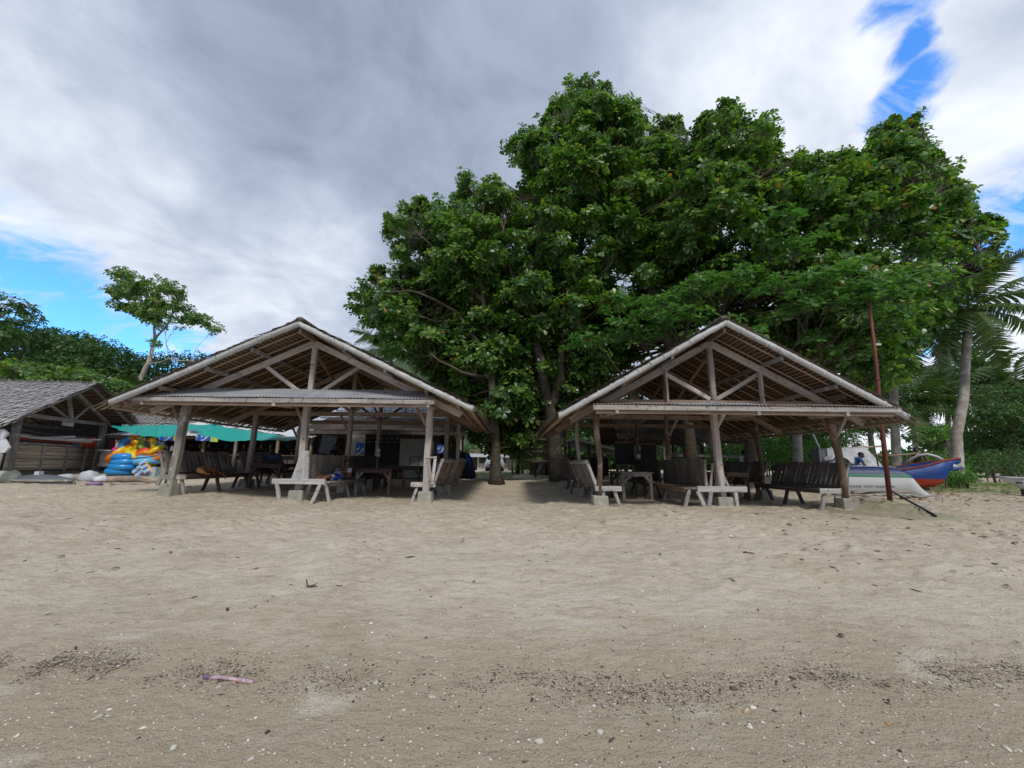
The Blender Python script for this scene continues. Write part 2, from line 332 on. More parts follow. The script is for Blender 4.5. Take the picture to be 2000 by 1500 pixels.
# ------------------------------------------------------------------ ground
GRID = {}
def gzd(x, y):
    """height of the built sand surface, bumps included"""
    x = np.atleast_1d(np.asarray(x, float)); y = np.atleast_1d(np.asarray(y, float)); ys, t, wd, Z = GRID['ys'], GRID['t'], GRID['wd'], GRID['Z']
    i = np.clip(np.searchsorted(ys, y)-1, 0, len(ys)-2); fy = (y-ys[i])/(ys[i+1]-ys[i]); w_ = wd[i]*(1-fy)+wd[i+1]*fy; q = np.clip(x/w_, -.999, .999)
    j = np.clip(np.searchsorted(t, q)-1, 0, len(t)-2); fx = (q-t[j])/(t[j+1]-t[j])
    return (Z[i, j]*(1-fx)+Z[i, j+1]*fx)*(1-fy)+(Z[i+1, j]*(1-fx)+Z[i+1, j+1]*fx)*fy
def build_ground():
    ny_, nx_ = 470, 520
    ys = np.concatenate([-np.geomspace(400, 1.5, 18), np.linspace(-1, 1.2, 10), 1.3*np.exp(np.linspace(0, math.log(16/1.3), ny_-28-60)), np.geomspace(16.3, 900, 60)])
    t = np.linspace(-1, 1, nx_); t = np.sign(t)*np.abs(t)**1.15
    wd = np.where(ys < 16, 3.2+1.62*np.abs(ys), 0); wd = np.where(ys >= 16, 29+(ys-16)*2.2, wd); wd = np.where(ys < 0, 5+1.8*np.abs(ys), wd)
    X = wd[:, None]*t[None, :]; Y = np.repeat(ys[:, None], len(t), 1); Z = gz(X, Y)
    near = np.clip((24-Y)/10, 0, 1)*np.clip((Y+2)/2, 0, 1)
    Z = Z + near*(.06*fbm(X, Y, .45, 3, 1)+(.034*fbm(X, Y, 2.2, 3, 2)+.017*fbm(X, Y, 7, 3, 3))*np.clip((Y-2.6)/2.5, .3, 1))
    r = random.Random(4)
    for k in range(1150):                                      # footprints and scuffs
        y0 = 4.3+9*r.random()**.8; x0 = r.uniform(-1.5, 1.5)*y0; a = r.uniform(0, math.pi); L = r.uniform(.10, .2); B = r.uniform(.06, .1); dp = r.uniform(.008, .03)*(1 if y0 > 6 else .6)
        i0, i1 = np.searchsorted(ys, (y0-.5, y0+.5)); xs = X[i0:i1]-x0; yy = Y[i0:i1]-y0
        c, s = math.cos(a), math.sin(a); p = (xs*c+yy*s)/L; q = (-xs*s+yy*c)/B; d2 = p*p+q*q
        Z[i0:i1] += -dp*np.exp(-d2*1.3)+dp*.7*np.exp(-(np.sqrt(d2)-1.5)**2*4)
    for (x0, y0, h0) in [(-8.6, 9.7, .05), (-5.3, 9.7, .06), (-2.05, 9.7, .06), (1.97, 9.0, .06), (4.75, 9.0, .06), (7.4, 9.0, .07), (-7.9, 9.8, .03), (-4.9, 9.5, .03), (-5.9, 9.5, .03), (5.2, 8.9, .03), (4.3, 8.9, .03)]:
        i0, i1 = np.searchsorted(ys, (y0-1, y0+1)); d2 = ((X[i0:i1]-x0)/.34)**2+((Y[i0:i1]-y0)/.30)**2; Z[i0:i1] += h0*np.exp(-d2*.6)*(1+.4*fbm(X[i0:i1], Y[i0:i1], 6, 2, 9))
    GRID.update(ys=ys, t=t, wd=wd, Z=Z)
    n1, n0 = X.shape; V = np.stack([X, Y, Z], -1).reshape(-1, 3); idx = np.arange(n1*n0).reshape(n1, n0)
    Fc = np.stack([idx[:-1, :-1], idx[:-1, 1:], idx[1:, 1:], idx[1:, :-1]], -1).reshape(-1, 4)
    m, t_, b = newmat('beach_sand'); co = ND(t_, 'ShaderNodeTexCoord').outputs['Object']
    sp = ND(t_, 'ShaderNodeSeparateXYZ'); t_.links.new(co, sp.inputs[0])
    big = NOI(t_, co, .45, 5, .6, .5); med = NOI(t_, VM(t_, 'MULTIPLY', co, (.6, 1.7, 1)), 2.2, 6, .62, .6); fin = NOI(t_, co, 60, 4, .7); grit = NOI(t_, co, 170, 2, .6)
    c = MIX(t_, RMP(t_, med, [(.3, 0.0), (.7, 1.0)]), (.45, .37, .265, 1), (.63, .545, .415, 1))
    c = MIX(t_, RMP(t_, big, [(.42, 0.0), (.66, .75)]), c, (.64, .56, .43, 1))
    m3 = NOI(t_, VM(t_, 'MULTIPLY', co, (.8, 1.5, 1)), 9, 6, .68, .3); c = MIX(t_, RMP(t_, m3, [(.36, .6), (.50, 0.0)]), c, (.29, .23, .16, 1)); c = MIX(t_, RMP(t_, m3, [(.56, 0.0), (.70, .6)]), c, (.66, .60, .50, 1))  # light and dark mottling paints relief shading into the sand colour
    # damp sand below the wrack line
    yb = MATH(t_, 'ADD', sp.outputs[1], MATH(t_, 'MULTIPLY', NOI(t_, co, .8, 3, .5), 1.6))
    damp = RMP(t_, MATH(t_, 'DIVIDE', yb, 10.0), [(.36, 1.0), (.50, 0.0)])
    c = MIX(t_, MATH(t_, 'MULTIPLY', damp, .85), c, (.40, .335, .235, 1))
    band = RMP(t_, MATH(t_, 'DIVIDE', yb, 10.0), [(.40, 0.0), (.50, .55), (.60, .45), (.80, 0.0)]); c = MIX(t_, MATH(t_, 'MULTIPLY', band, RMP(t_, med, [(.35, .3), (.65, 1.0)])), c, (.61, .55, .455, 1))
    # dry pale patches near the wrack
    pp = NOI(t_, VM(t_, 'MULTIPLY', co, (.9, 1.8, 1)), 1.35, 4, .5, .4); c = MIX(t_, MATH(t_, 'MULTIPLY', RMP(t_, MATH(t_, 'ADD', pp, MATH(t_, 'MULTIPLY', MATH(t_, 'SUBTRACT', fin, .5), .10)), [(.61, 0.0), (.72, 1.0)]), .6), c, (.64, .60, .51, 1))
    oc = NOI(t_, co, .9, 3, .5); c = MIX(t_, MATH(t_, 'MULTIPLY', RMP(t_, oc, [(.62, 0.0), (.75, 1.0)]), .35), c, (.42, .28, .15, 1))
    c = MIX(t_, RMP(t_, fin, [(.28, .55), (.5, 0.0)]), c, (.20, .16, .12, 1)); c = MIX(t_, RMP(t_, grit, [(.62, 0.0), (.75, .7)]), c, (.60, .56, .50, 1))
    c = MIX(t_, RMP(t_, grit, [(.25, .6), (.36, 0.0)]), c, (.12, .10, .085, 1))
    t_.links.new(c, b.inputs['Base Color']); b.inputs['Roughness'].default_value = .95; b.inputs['Specular IOR Level'].default_value = .15
    h = MATH(t_, 'ADD', MATH(t_, 'MULTIPLY', NOI(t_, VM(t_, 'MULTIPLY', co, (.7, 1.3, 1)), 7, 6, .65), 1.0), MATH(t_, 'MULTIPLY', fin, .25))
    bp = ND(t_, 'ShaderNodeBump'); bp.inputs['Strength'].default_value = 1.0; bp.inputs['Distance'].default_value = .06; t_.links.new(h, bp.inputs['Height']); t_.links.new(bp.outputs[0], b.inputs['Normal'])
    o = mkobj('sand_beach', npmesh('sand_beach', V, Fc, True), m); tag(o, 'pale brown sandy beach with footprints and scattered shell bits', kind='structure')
build_ground()
def scatter_chips(name, m, pts, size, flat, label, up=.3, long=None):
    """tiny irregular lumps, one island each"""
    T = np.array([(1, 0, 0), (.2, 1, 0), (-.9, .3, .1), (-.4, -.9, 0), (.5, -.7, .1), (.05, .05, 1), (.1, 0, -.4)], float)
    Fi = np.array([(0, 1, 5), (1, 2, 5), (2, 3, 5), (3, 4, 5), (4, 0, 5), (1, 0, 6), (2, 1, 6), (3, 2, 6), (4, 3, 6), (0, 4, 6)])
    n = len(pts); a = RNG.uniform(0, 2*math.pi, n); ca, sa = np.cos(a), np.sin(a); s = size*RNG.lognormal(0, .45, n); el = RNG.uniform(.5, 1.3, (n, 1))*(long or 1); s = s*(1+.3*RNG.standard_normal(n)).clip(.4, 2.2)
    B = T[None]*(1+RNG.uniform(-.35, .35, (n, 7, 3))); B[..., 1] *= el; B[..., 2] *= flat; B *= s[:, None, None]
    V = np.stack([B[..., 0]*ca[:, None]-B[..., 1]*sa[:, None], B[..., 0]*sa[:, None]+B[..., 1]*ca[:, None], B[..., 2]], -1)
    V[..., 0] += pts[:, 0, None]; V[..., 1] += pts[:, 1, None]; V[..., 2] += (gzd(pts[:, 0], pts[:, 1])+size*up*.3)[:, None]
    Fa = (Fi[None]+np.arange(n)[:, None, None]*7).reshape(-1, 3)
    o = mkobj(name, npmesh(name, V.reshape(-1, 3), Fa), m); tag(o, label, kind='stuff')
SHELLM = islandmat('shell_chip', [(0, (.74, .70, .60)), (.4, (.60, .54, .44)), (.7, (.80, .76, .67)), (.9, (.50, .36, .22)), (1, (.25, .2, .17))], rough=.7)
WRACKM = islandmat('dark_wrack', [(0, (.06, .045, .045)), (.5, (.11, .08, .07)), (.85, (.16, .13, .11)), (1, (.10, .06, .09))], rough=.9)
LITTERM = islandmat('dead_leaf', [(0, (.20, .10, .05)), (.4, (.13, .085, .05)), (.75, (.30, .16, .07)), (1, (.34, .09, .04))], rough=.8)
def build_debris():
    n = 9500; y = 1.9+2.3*RNG.random(n)**.9; x = RNG.uniform(-1.5, 1.5, n)*y; k = RNG.random(n) < np.clip(1.15-(y-2.9)/1.0, .1, 1); scatter_chips('shell_fragments', SHELLM, np.stack([x, y], 1)[k], .005, .35, 'small pale shell and coral chips scattered over the near damp sand')
    n = 4200; y = 3.6+8*RNG.random(n); x = RNG.uniform(-1.4, 1.4, n)*y; scatter_chips('shell_fragments', SHELLM, np.stack([x, y], 1), .008, .35, 'sparse pale chips on the dry sand', .1)
    n = 900; y = 3.6+9*RNG.random(n); x = RNG.uniform(-1.4, 1.4, n)*y; scatter_chips('twig_bits', WRACKM, np.stack([x, y], 1), .02, .12, 'dark twig bits strewn on the dry sand', long=.2)
    # wrack line: clumps of dark bits along an uneven line
    pts = []
    r = random.Random(9)
    line = [(-5.2, 3.12, .9), (-4.2, 3.15, 1.6), (-3.5, 3.1, 1.9), (-3.1, 3.08, 1.8), (-2.5, 3.05, .9), (-1.9, 3.02, .6), (-1.5, 3.0, .5), (-1.15, 3.0, .7), (-.9, 3.04, .7), (-.55, 2.96, .4), (-.1, 3.0, .5), (.25, 2.98, .6), (.5, 2.95, .6), (.75, 2.86, .9), (1.0, 2.86, .9), (1.3, 2.88, .5), (1.7, 2.98, .5), (2.1, 3.02, .8), (2.6, 3.02, .9), (3.1, 3.08, .9), (3.6, 3.14, .9), (4.2, 3.2, .9), (5.0, 3.3, .7), (6, 3.5, .7)]
    for (a, b) in zip(line[:-1], line[1:]):
        for k in range(int(1500*(a[2]+b[2])/2*max(.3, (b[0]-a[0])*1.6))):
            t = r.random(); cl = math.sin(17*(a[0]+t))*.04; pts.append((a[0]*(1-t)+b[0]*t+r.gauss(0, .05), a[1]*(1-t)+b[1]*t+cl+r.gauss(0, .06+.07*r.random())))
    pts = np.array(pts); fb = fbm(pts[:, 0], pts[:, 1], 3.2, 3, 7); pts = pts[fb > -.12+RNG.normal(0, .12, len(pts))]; scatter_chips('seaweed_strands', WRACKM, pts[::5]+RNG.normal(0, .02, (len(pts[::5]), 2)), .009, .12, 'thin dark seaweed strands and twigs tangled in the tide line', long=.22)
    scatter_chips('wrack_line', WRACKM, pts, .0034, .3, 'line of dark seaweed and wood crumbs left by the tide')
    n = 1500; y = 2.0+1.5*RNG.random(n); x = RNG.uniform(-.2, 1.0, n)*y+RNG.normal(0, .8, n); scatter_chips('dark_crumbs', WRACKM, np.stack([x, y], 1), .004, .4, 'dark crumbs scattered on the near sand')
    # leaf litter on the dry sand, denser to the right under the tree
    n = 2600; y = 4.5+11*RNG.random(n)**.8; x = RNG.uniform(-1.35, 1.45, n)*y; keep = RNG.random(n) < np.where(x > .55*y, .95, .13); x, y = x[keep], y[keep]
    scatter_chips('leaf_litter', LITTERM, np.stack([x, y], 1), .018, .3, 'brown dead leaves and twigs strewn on the dry sand')
    n = 700; y = 10+7*RNG.random(n); x = RNG.uniform(1.0, 1.5, n)*y; scatter_chips('leaf_litter', LITTERM, np.stack([x, y], 1), .032, .3, 'thick brown litter under the trees on the right')
build_debris()
# ------------------------------------------------------------------ leaves
def leaf_tpl(kind, seed):
    r = random.Random(seed); V = []; T = []
    def leaf(az, el, L, Wd, droop, tw=0, quad=False, o=(0, 0, 0)):
        d = Vector((math.cos(az)*math.cos(el), math.sin(az)*math.cos(el), math.sin(el))); s = Vector((-math.sin(az), math.cos(az), 0)); n = d.cross(s)
        s = (s*math.cos(tw)+n*math.sin(tw)); b = len(V); o = Vector(o)
        if quad:
            for t, w_ in ((0, 0), (.6, 1), (.6, -1), (1, 0)): V.append(o+d*L*t+s*w_*Wd*.5-Vector((0, 0, droop*t*t*L)))
            T.extend([(b, b+1, b+2), (b+1, b+3, b+2)]); return
        for t, w_ in ((0, 0), (.45, .55), (.45, -.55), (.8, 1), (.8, -1), (1, 0)): V.append(o+d*L*t+s*w_*Wd*.5-Vector((0, 0, droop*t*t*L)))
        T.extend([(b, b+1, b+2), (b+1, b+3, b+2), (b+2, b+3, b+4), (b+3, b+5, b+4)])
    if kind == 'rosette':
        k = r.choice((7, 8, 9))
        for i in range(k): leaf(i*2*math.pi/k+r.uniform(-.25, .25), r.uniform(-.15, .6), r.uniform(.8, 1.1), r.uniform(.42, .52), r.uniform(.05, .3), r.uniform(-.3, .3))
        for i in range(2): leaf(r.uniform(0, 6.28), r.uniform(.8, 1.3), r.uniform(.4, .6), .28, 0, r.uniform(-.4, .4))
    elif kind == 'spray':
        for i in range(9): leaf(r.uniform(0, 6.28), r.uniform(-.7, 1.0), r.uniform(.5, 1), r.uniform(.3, .42), r.uniform(0, .3), r.uniform(-1, 1), True, (r.uniform(-.5, .5), r.uniform(-.5, .5), r.uniform(-.4, .4)))
    elif kind == 'grass':
        for i in range(7): leaf(r.uniform(0, 6.28), r.uniform(.6, 1.4), r.uniform(.5, 1), .07, r.uniform(0, .5), 0, True, (r.uniform(-.4, .4), r.uniform(-.4, .4), 0))
    return np.array([tuple(v) for v in V]), np.array(T)
TPL = {k: [leaf_tpl(k, s) for s in range(6)] for k in ('rosette', 'spray', 'grass')}
def frames(N):
    """N (n,3) unit normals -> (n,3,3) frames with random spin"""
    n = len(N); a = np.where(np.abs(N[:, 2:3]) < .9, np.array([[0, 0, 1.]]), np.array([[1., 0, 0]])); X = np.cross(a, N); X /= np.linalg.norm(X, axis=1, keepdims=True); Yv = np.cross(N, X)
    th = RNG.uniform(0, 2*math.pi, (n, 1)); X2 = X*np.cos(th)+Yv*np.sin(th); Y2 = -X*np.sin(th)+Yv*np.cos(th); return np.stack([X2, Y2, N], -1)
def leaves(name, kind, m, C, N, S, parent=None, knd='stuff', label=None, top=False):
    N = N/np.linalg.norm(N, axis=1, keepdims=True); Fr = frames(N); which = RNG.integers(0, 6, len(C)); Vs = []; Ts = []; b = 0
    for k in range(6):
        i = np.where(which == k)[0]
        if not len(i): continue
        V, T = TPL[kind][k]; W2 = np.einsum('nij,vj->nvi', Fr[i], V)*S[i][:, None, None]+C[i][:, None]
        Vs.append(W2.reshape(-1, 3)); Ts.append((T[None]+(np.arange(len(i))*len(V))[:, None, None]).reshape(-1, 3)+b); b += len(i)*len(V)
    V = np.concatenate(Vs); T = np.concatenate(Ts); o0 = np.array(org(parent)) if parent else C.mean(0)*np.array([1, 1, 0])
    o = mkobj(name, npmesh(name, V-o0, T), m, parent, loc=tuple(o0)); tag(o, label, kind=knd); return o
def clump_pts(clumps):
    """clumps: list of (centre, rx, rz, n, size); returns leaf spots on and inside the flattened shells"""
    Cs = []; Ns = []; Ss = []
    for c, rx, rz, n, s in clumps:
        d = RNG.normal(size=(n, 3)); d /= np.linalg.norm(d, axis=1, keepdims=True); d[:, 2] = np.where(RNG.random(n) < .35, -np.abs(d[:, 2])*.7, np.abs(d[:, 2])); q = RNG.uniform(.45, 1.28, (n, 1))
        Cs.append(np.array(c)+d*q*np.array([rx, rx, rz])); Ns.append(d*np.array([.7, .7, .8])+np.array([0, 0, .55])+RNG.normal(0, .25, (n, 3))); Ss.append(RNG.uniform(.75, 1.2, n)*s)
    return np.concatenate(Cs), np.concatenate(Ns), np.concatenate(Ss)
def inpoly(x, y, poly):
    c = False; j = len(poly)-1
    for i in range(len(poly)):
        if (poly[i][1] > y) != (poly[j][1] > y) and x < (poly[j][0]-poly[i][0])*(y-poly[i][1])/(poly[j][1]-poly[i][1])+poly[i][0]: c = not c
        j = i
    return c
def polydist(x, y, poly):
    d = 1e9; n = len(poly)
    for i in range(n):
        ax, ay = poly[i]; bx, by = poly[(i+1) % n]; t = max(0, min(1, ((x-ax)*(bx-ax)+(y-ay)*(by-ay))/((bx-ax)**2+(by-ay)**2+1e-9))); d = min(d, math.hypot(x-ax-t*(bx-ax), y-ay-t*(by-ay)))
    return d
def branches(tr, limbs, clumps, m, rmin=.022):
    """limbs: polylines [(p,r)...]; each clump gets its own twig from the nearest limb point below it"""
    b = MB()
    for L in limbs[1:]:
        pts = [Vector(p) for p, r in L]; rs = [r for p, r in L]; q = []; qr = []
        for i in range(len(pts)-1):
            for k in range(3):
                t = k/3; q.append(lerp(pts[i], pts[i+1], t)+Vector([random.uniform(-.07, .07) for _ in range(3)])*(i+k > 0)); qr.append(rs[i]*(1-t)+rs[i+1]*t)
        q.append(pts[-1]); qr.append(rs[-1]); b.tube(q, qr, 8)
    nodes = []
    for L in limbs:
        for i in range(len(L)-1):
            for k in range(6): t = k/6; nodes.append((lerp(L[i][0], L[i+1][0], t), L[i][1]*(1-t)+L[i+1][1]*t))
    for c, rx, rz, n, s in clumps:
        c = Vector(c); best = min(nodes, key=lambda q: (q[0]-c).length+max(0, q[0].z-c.z+.3)*1.5); p = best[0]; d = c-p; mid = p+d*.5+Vector((random.uniform(-.15, .15)*d.length, random.uniform(-.15, .15)*d.length, -.08*d.length))
        r0 = min(best[1]*.5, .008*d.length+rmin*.8); b.tube([p, lerp(p, mid, .5), mid, lerp(mid, c, .6)+Vector((0, 0, .03*d.length)), c], [r0, r0*.85, r0*.7, r0*.5, r0*.25], 5, cap=False)
        for k in range(4):
            e = c+Vector((random.uniform(-1, 1)*rx*.8, random.uniform(-1, 1)*rx*.8, random.uniform(-.2, .8)*rz)); b.tube([lerp(mid, c, random.uniform(.3, 1)), e], [.015, .006], 3, cap=False)
    if b.v: b.build('limbs', BARKD if m is BARK else m, tr, smooth=True)
def trunk(tr, L, m, n=12):
    pts = [Vector(p) for p, r in L]; q = []; qr = []
    for i in range(len(pts)-1):
        for k in range(4): t = k/4; q.append(lerp(pts[i], pts[i+1], t)+Vector((random.uniform(-.03, .03), random.uniform(-.03, .03), 0))*(i+k > 0)); qr.append((L[i][1]*(1-t)+L[i+1][1]*t)*random.uniform(.94, 1.06))
    q.append(pts[-1]); qr.append(L[-1][1]); qr[0] *= 1.35
    return MB().tube(q, qr, n).build('trunk', m, tr, smooth=True)

# --- the great talisay trees
BIG = [(690, 605), (735, 525), (800, 548), (770, 500), (755, 430), (815, 398), (880, 390), (905, 335), (965, 340), (1010, 395), (1040, 345), (998, 285), (1062, 248), (1118, 168), (1180, 172), (1240, 205), (1268, 255), (1318, 235), (1330, 300), (1372, 240), (1430, 196), (1445, 245), (1503, 232), (1508, 300), (1560, 302), (1655, 300), (1690, 325), (1722, 250), (1780, 240), (1810, 300), (1850, 325), (1885, 390), (1895, 440), (1958, 418), (1950, 490), (1915, 540), (1860, 590), (1820, 640), (1790, 690), (1770, 740), (1720, 780), (1640, 740), (1560, 700), (1417, 650), (1300, 690), (1180, 760), (1090, 820), (1045, 860), (990, 905), (930, 890), (905, 830), (850, 760), (760, 690), (715, 665), (735, 640)]
def depth_rng(u, v):
    if u < 1010: return (15.5, 21) if v > 560 else (15, 20)
    if u < 1330: return (14.5, 21) if v < 600 else (17, 22)
    if u < 1600: return (12.8, 19)
    return (12.3, 17.5)
def sample_clumps(poly, n, rpx, dr, dens, size, seed, flat=.55, shrink=1.0, holes=()):
    r = random.Random(seed); out = []; x0 = min(p[0] for p in poly); x1 = max(p[0] for p in poly); y0 = min(p[1] for p in poly); y1 = max(p[1] for p in poly); tries = 0
    while len(out) < n and tries < n*60:
        tries += 1; u = r.uniform(x0, x1); v = r.uniform(y0, y1)
        if not inpoly(u, v, poly): continue
        if any((u-a)**2+((v-b)*1.2)**2 < c*c for a, b, c in holes): continue
        d = polydist(u, v, poly); rp = min(rpx*r.uniform(.75, 1.25), d*.85+5)
        if rp < 13: continue
        a, b = dr(u, v); Y = r.uniform(a, b)
        if d < 60: Y = r.uniform(a+.2*(b-a), b)
        p = P(u, v, Y); k = (p-CAM).dot(_f)/F; R = rp*k*shrink; s = size*r.uniform(.9, 1.1)
        out.append((tuple(p), R, R*flat*r.uniform(.8, 1.25), max(8, int(dens*(R/1.0)**2)), s))
    return out
HOLES = [(1225, 560, 26), (1085, 610, 22), (1240, 565, 18), (1420, 470, 22), (960, 600, 18), (1350, 520, 22), (1700, 470, 20), (1840, 520, 22), (1010, 700, 18), (1790, 620, 18), (1560, 340, 20), (870, 640, 18)]
LOW = [(760, 600), (1000, 560), (1200, 560), (1260, 640), (1180, 760), (1090, 820), (1050, 862), (990, 900), (935, 892), (905, 830), (850, 760), (780, 690)]
bigc = sample_clumps([(925, 770), (1065, 770), (1060, 850), (1010, 895), (940, 890)], 60, 26, lambda u, v: (17.4, 20), 46, .28, 15)+sample_clumps(LOW, 330, 36, lambda u, v: (16.2, 21), 46, .30, 12)+sample_clumps(BIG, 1120, 31, depth_rng, 62, .29, 11, .42, holes=HOLES, shrink=1.0)
def sprigs(poly, n, Yf, seed):
    r = random.Random(seed); out = []; per = [math.dist(poly[i], poly[(i+1) % len(poly)]) for i in range(len(poly))]
    while len(out) < n:
        i = r.choices(range(len(poly)), per)[0]; q = r.random(); a, b = poly[i], poly[(i+1) % len(poly)]; u = a[0]*(1-q)+b[0]*q; v = a[1]*(1-q)+b[1]*q
        if v > 640: continue
        L = math.dist(a, b); nx, ny = (b[1]-a[1])/L, -(b[0]-a[0])/L; e = r.uniform(-16, 9); p = P(u+nx*e, v+ny*e, Yf(u, v)); k = (p-CAM).dot(_f)/F; R_ = r.uniform(6, 15)*k; out.append((tuple(p), R_, R_*1.2, r.randint(4, 11), .28))
    return out
bigc += sprigs(BIG, 280, lambda u, v: sum(depth_rng(u, v))/2+.8, 17)
tA, tB, tC, tD = G(970, 945), G(1092, 940), P(1350, 930, 17.0), P(1462, 930, 16.8)
def nz(p): return Vector((p.x, p.y, gzf(p.x, p.y)-.05))
tA, tB, tC, tD = map(nz, (tA, tB, tC, tD))
def PP(u, v, Y, r): return (P(u, v, Y+(.9 if v < 700 else 0)), r*.85)
LIMBS = {
 'A': [[(tA, .26), PP(968, 860, tA.y, .21), PP(962, 760, tA.y-.2, .18), PP(950, 650, tA.y-.6, .14), PP(935, 520, tA.y-1, .09), PP(940, 430, tA.y-1, .05)],
       [PP(955, 700, tA.y-.4, .11), PP(890, 610, tA.y-.6, .08), PP(820, 570, tA.y-.8, .05), PP(760, 570, tA.y-1, .03)],
       [PP(943, 590, tA.y-.8, .1), PP(870, 500, tA.y-1, .06), PP(810, 450, tA.y-1.2, .03)],
       [PP(960, 740, tA.y, .1), PP(900, 730, tA.y-1, .06), PP(840, 690, tA.y-1.5, .03)]],
 'B': [[(tB, .40), PP(1082, 860, tB.y-.2, .34), PP(1072, 790, tB.y-.6, .30), PP(1062, 740, tB.y-.8, .27), PP(1045, 660, tB.y-1.2, .24), PP(1040, 560, tB.y-1.6, .17), PP(1060, 430, tB.y-2, .11), PP(1120, 300, tB.y-2.3, .06)],
       [PP(1074, 800, tB.y-.5, .25), PP(1098, 740, tB.y-.8, .22), PP(1100, 660, tB.y-1.2, .19), PP(1098, 560, tB.y-1.6, .15), PP(1150, 440, tB.y-2, .1), PP(1180, 300, tB.y-2.4, .05)],
       [PP(1098, 600, tB.y-1.5, .12), PP(1190, 520, tB.y-3, .09), PP(1240, 400, tB.y-3.5, .05)],
       [PP(1045, 640, tB.y-1.3, .1), PP(1000, 540, tB.y-2, .07), PP(980, 430, tB.y-2.5, .04)]],
 'C': [[(tC, .30), PP(1340, 800, 16.6, .27), PP(1310, 680, 16.2, .25), PP(1275, 590, 16, .25), PP(1265, 520, 15.8, .2), PP(1300, 420, 15.6, .13), PP(1380, 300, 15.4, .06)],
       [PP(1268, 545, 15.9, .17), PP(1300, 505, 15.4, .14), PP(1350, 490, 14.8, .1), PP(1420, 430, 14.4, .07), PP(1480, 340, 14.2, .04)],
       [PP(1272, 560, 15.9, .13), PP(1240, 500, 15.8, .1), PP(1210, 400, 15.6, .05)],
       [PP(1330, 680, 16.2, .16), PP(1460, 600, 14.5, .1), PP(1560, 540, 13.2, .06)]],
 'D': [[(tD, .26), PP(1470, 780, 16, .23), PP(1530, 700, 15, .21), PP(1640, 625, 14.2, .19), PP(1720, 560, 13.8, .13), PP(1800, 470, 13.6, .09), PP(1820, 370, 13.5, .05)],
       [PP(1640, 625, 14.2, .12), PP(1650, 520, 13.6, .09), PP(1620, 400, 13.3, .05)],
       [PP(1720, 560, 13.8, .1), PP(1850, 540, 13.6, .06), PP(1920, 480, 13.6, .04)]]}
TL = {'A': ('tall dark leafy tree with a slim trunk standing in the gap between the pavilions', tA),
      'B': ('big leafy tree with two thick forking stems, trunk left of the right pavilion', tB),
      'C': ('huge spreading broad-leaved tree rising straight behind the peak of the right pavilion', tC),
      'D': ('broad-leaved tree whose long limb reaches out to the right over the boats', tD)}
def owner(c):
    best = None
    for k, Ls in LIMBS.items():
        for L in Ls:
            for p, r in L[1:]:
                d = (Vector(c)-p).length
                if best is None or d < best[0]: best = (d, k)
    return best[1]
own = {k: [] for k in LIMBS}
for c in bigc: own[owner(c[0])].append(c)
# nearer tiers of young leaves hanging over and behind the right roof
def tier(u, v, Y, rx, n, s=.29): return (tuple(P(u, v, Y)), rx, .3, n, s)
tiers = [tier(u, v, Y, rx, n) for u, v, Y, rx, n in [
 (1210, 640, 12.6, .9, 22), (1290, 622, 12.0, .8, 20), (1150, 665, 13.2, .9, 20), (1350, 615, 11.6, .7, 18), (1415, 640, 11.4, .6, 14), (1475, 655, 11.2, .5, 10), (1250, 660, 12.4, .7, 14),
 (1200, 590, 13.0, .8, 16), (1290, 585, 12.4, .8, 16), (1370, 560, 11.8, .7, 16), (1440, 545, 11.6, .8, 18), (1520, 560, 11.2, .8, 20), (1590, 545, 11.0, .8, 20),
 (1640, 575, 10.8, .8, 20), (1560, 600, 11.2, .7, 16), (1700, 560, 10.8, .9, 22), (1770, 560, 11.0, .8, 20), (1690, 600, 10.8, .6, 14), (1640, 530, 11.2, .8, 16), (1530, 425, 12.0, .6, 14), (1560, 470, 11.8, .6, 12), (1750, 620, 11.4, .7, 14), (1600, 655, 11.6, .5, 8), (1670, 690, 12, .5, 8)]]
for k, Ls in LIMBS.items():
    lb, base = TL[k]
    tr = thing('talisay_tree', lb, 'tree', base, group='large broad-leaved shade trees'); trunk(tr, Ls[0], BARK if k == 'B' else BARKD)
    cl = own[k]; tt = [t for t in tiers if (t[0][0] > 7.5) == (k == 'D')] if k in 'CD' else []
    branches(tr, [Ls[0]]+Ls[1:], cl+tt, BARK)
    C_, N_, S_ = clump_pts(cl); leaves('crown', 'rosette', LEAF, C_, N_, S_, tr)
    if tt:
        C_, N_, S_ = clump_pts(tt); N_ = N_*.7+np.array([0, -.12, .8]); S_ *= 1.0
        # the nearest rosettes stand out one by one: each its own part
        meshes = []
        for V, T in TPL['rosette']: me = npmesh('leaf_cluster', V, T); me.materials.append(LEAFB); meshes.append(me)
        N_ /= np.linalg.norm(N_, axis=1, keepdims=True); Fr = frames(N_)
        for i in range(min(len(C_), 290)):
            M = Matrix(Fr[i].tolist()).to_4x4() @ Matrix.Diagonal((S_[i], S_[i], S_[i], 1)); M.translation = Vector(C_[i]); mkobj('leaf_cluster', meshes[i % 6], None, tr, M=M)
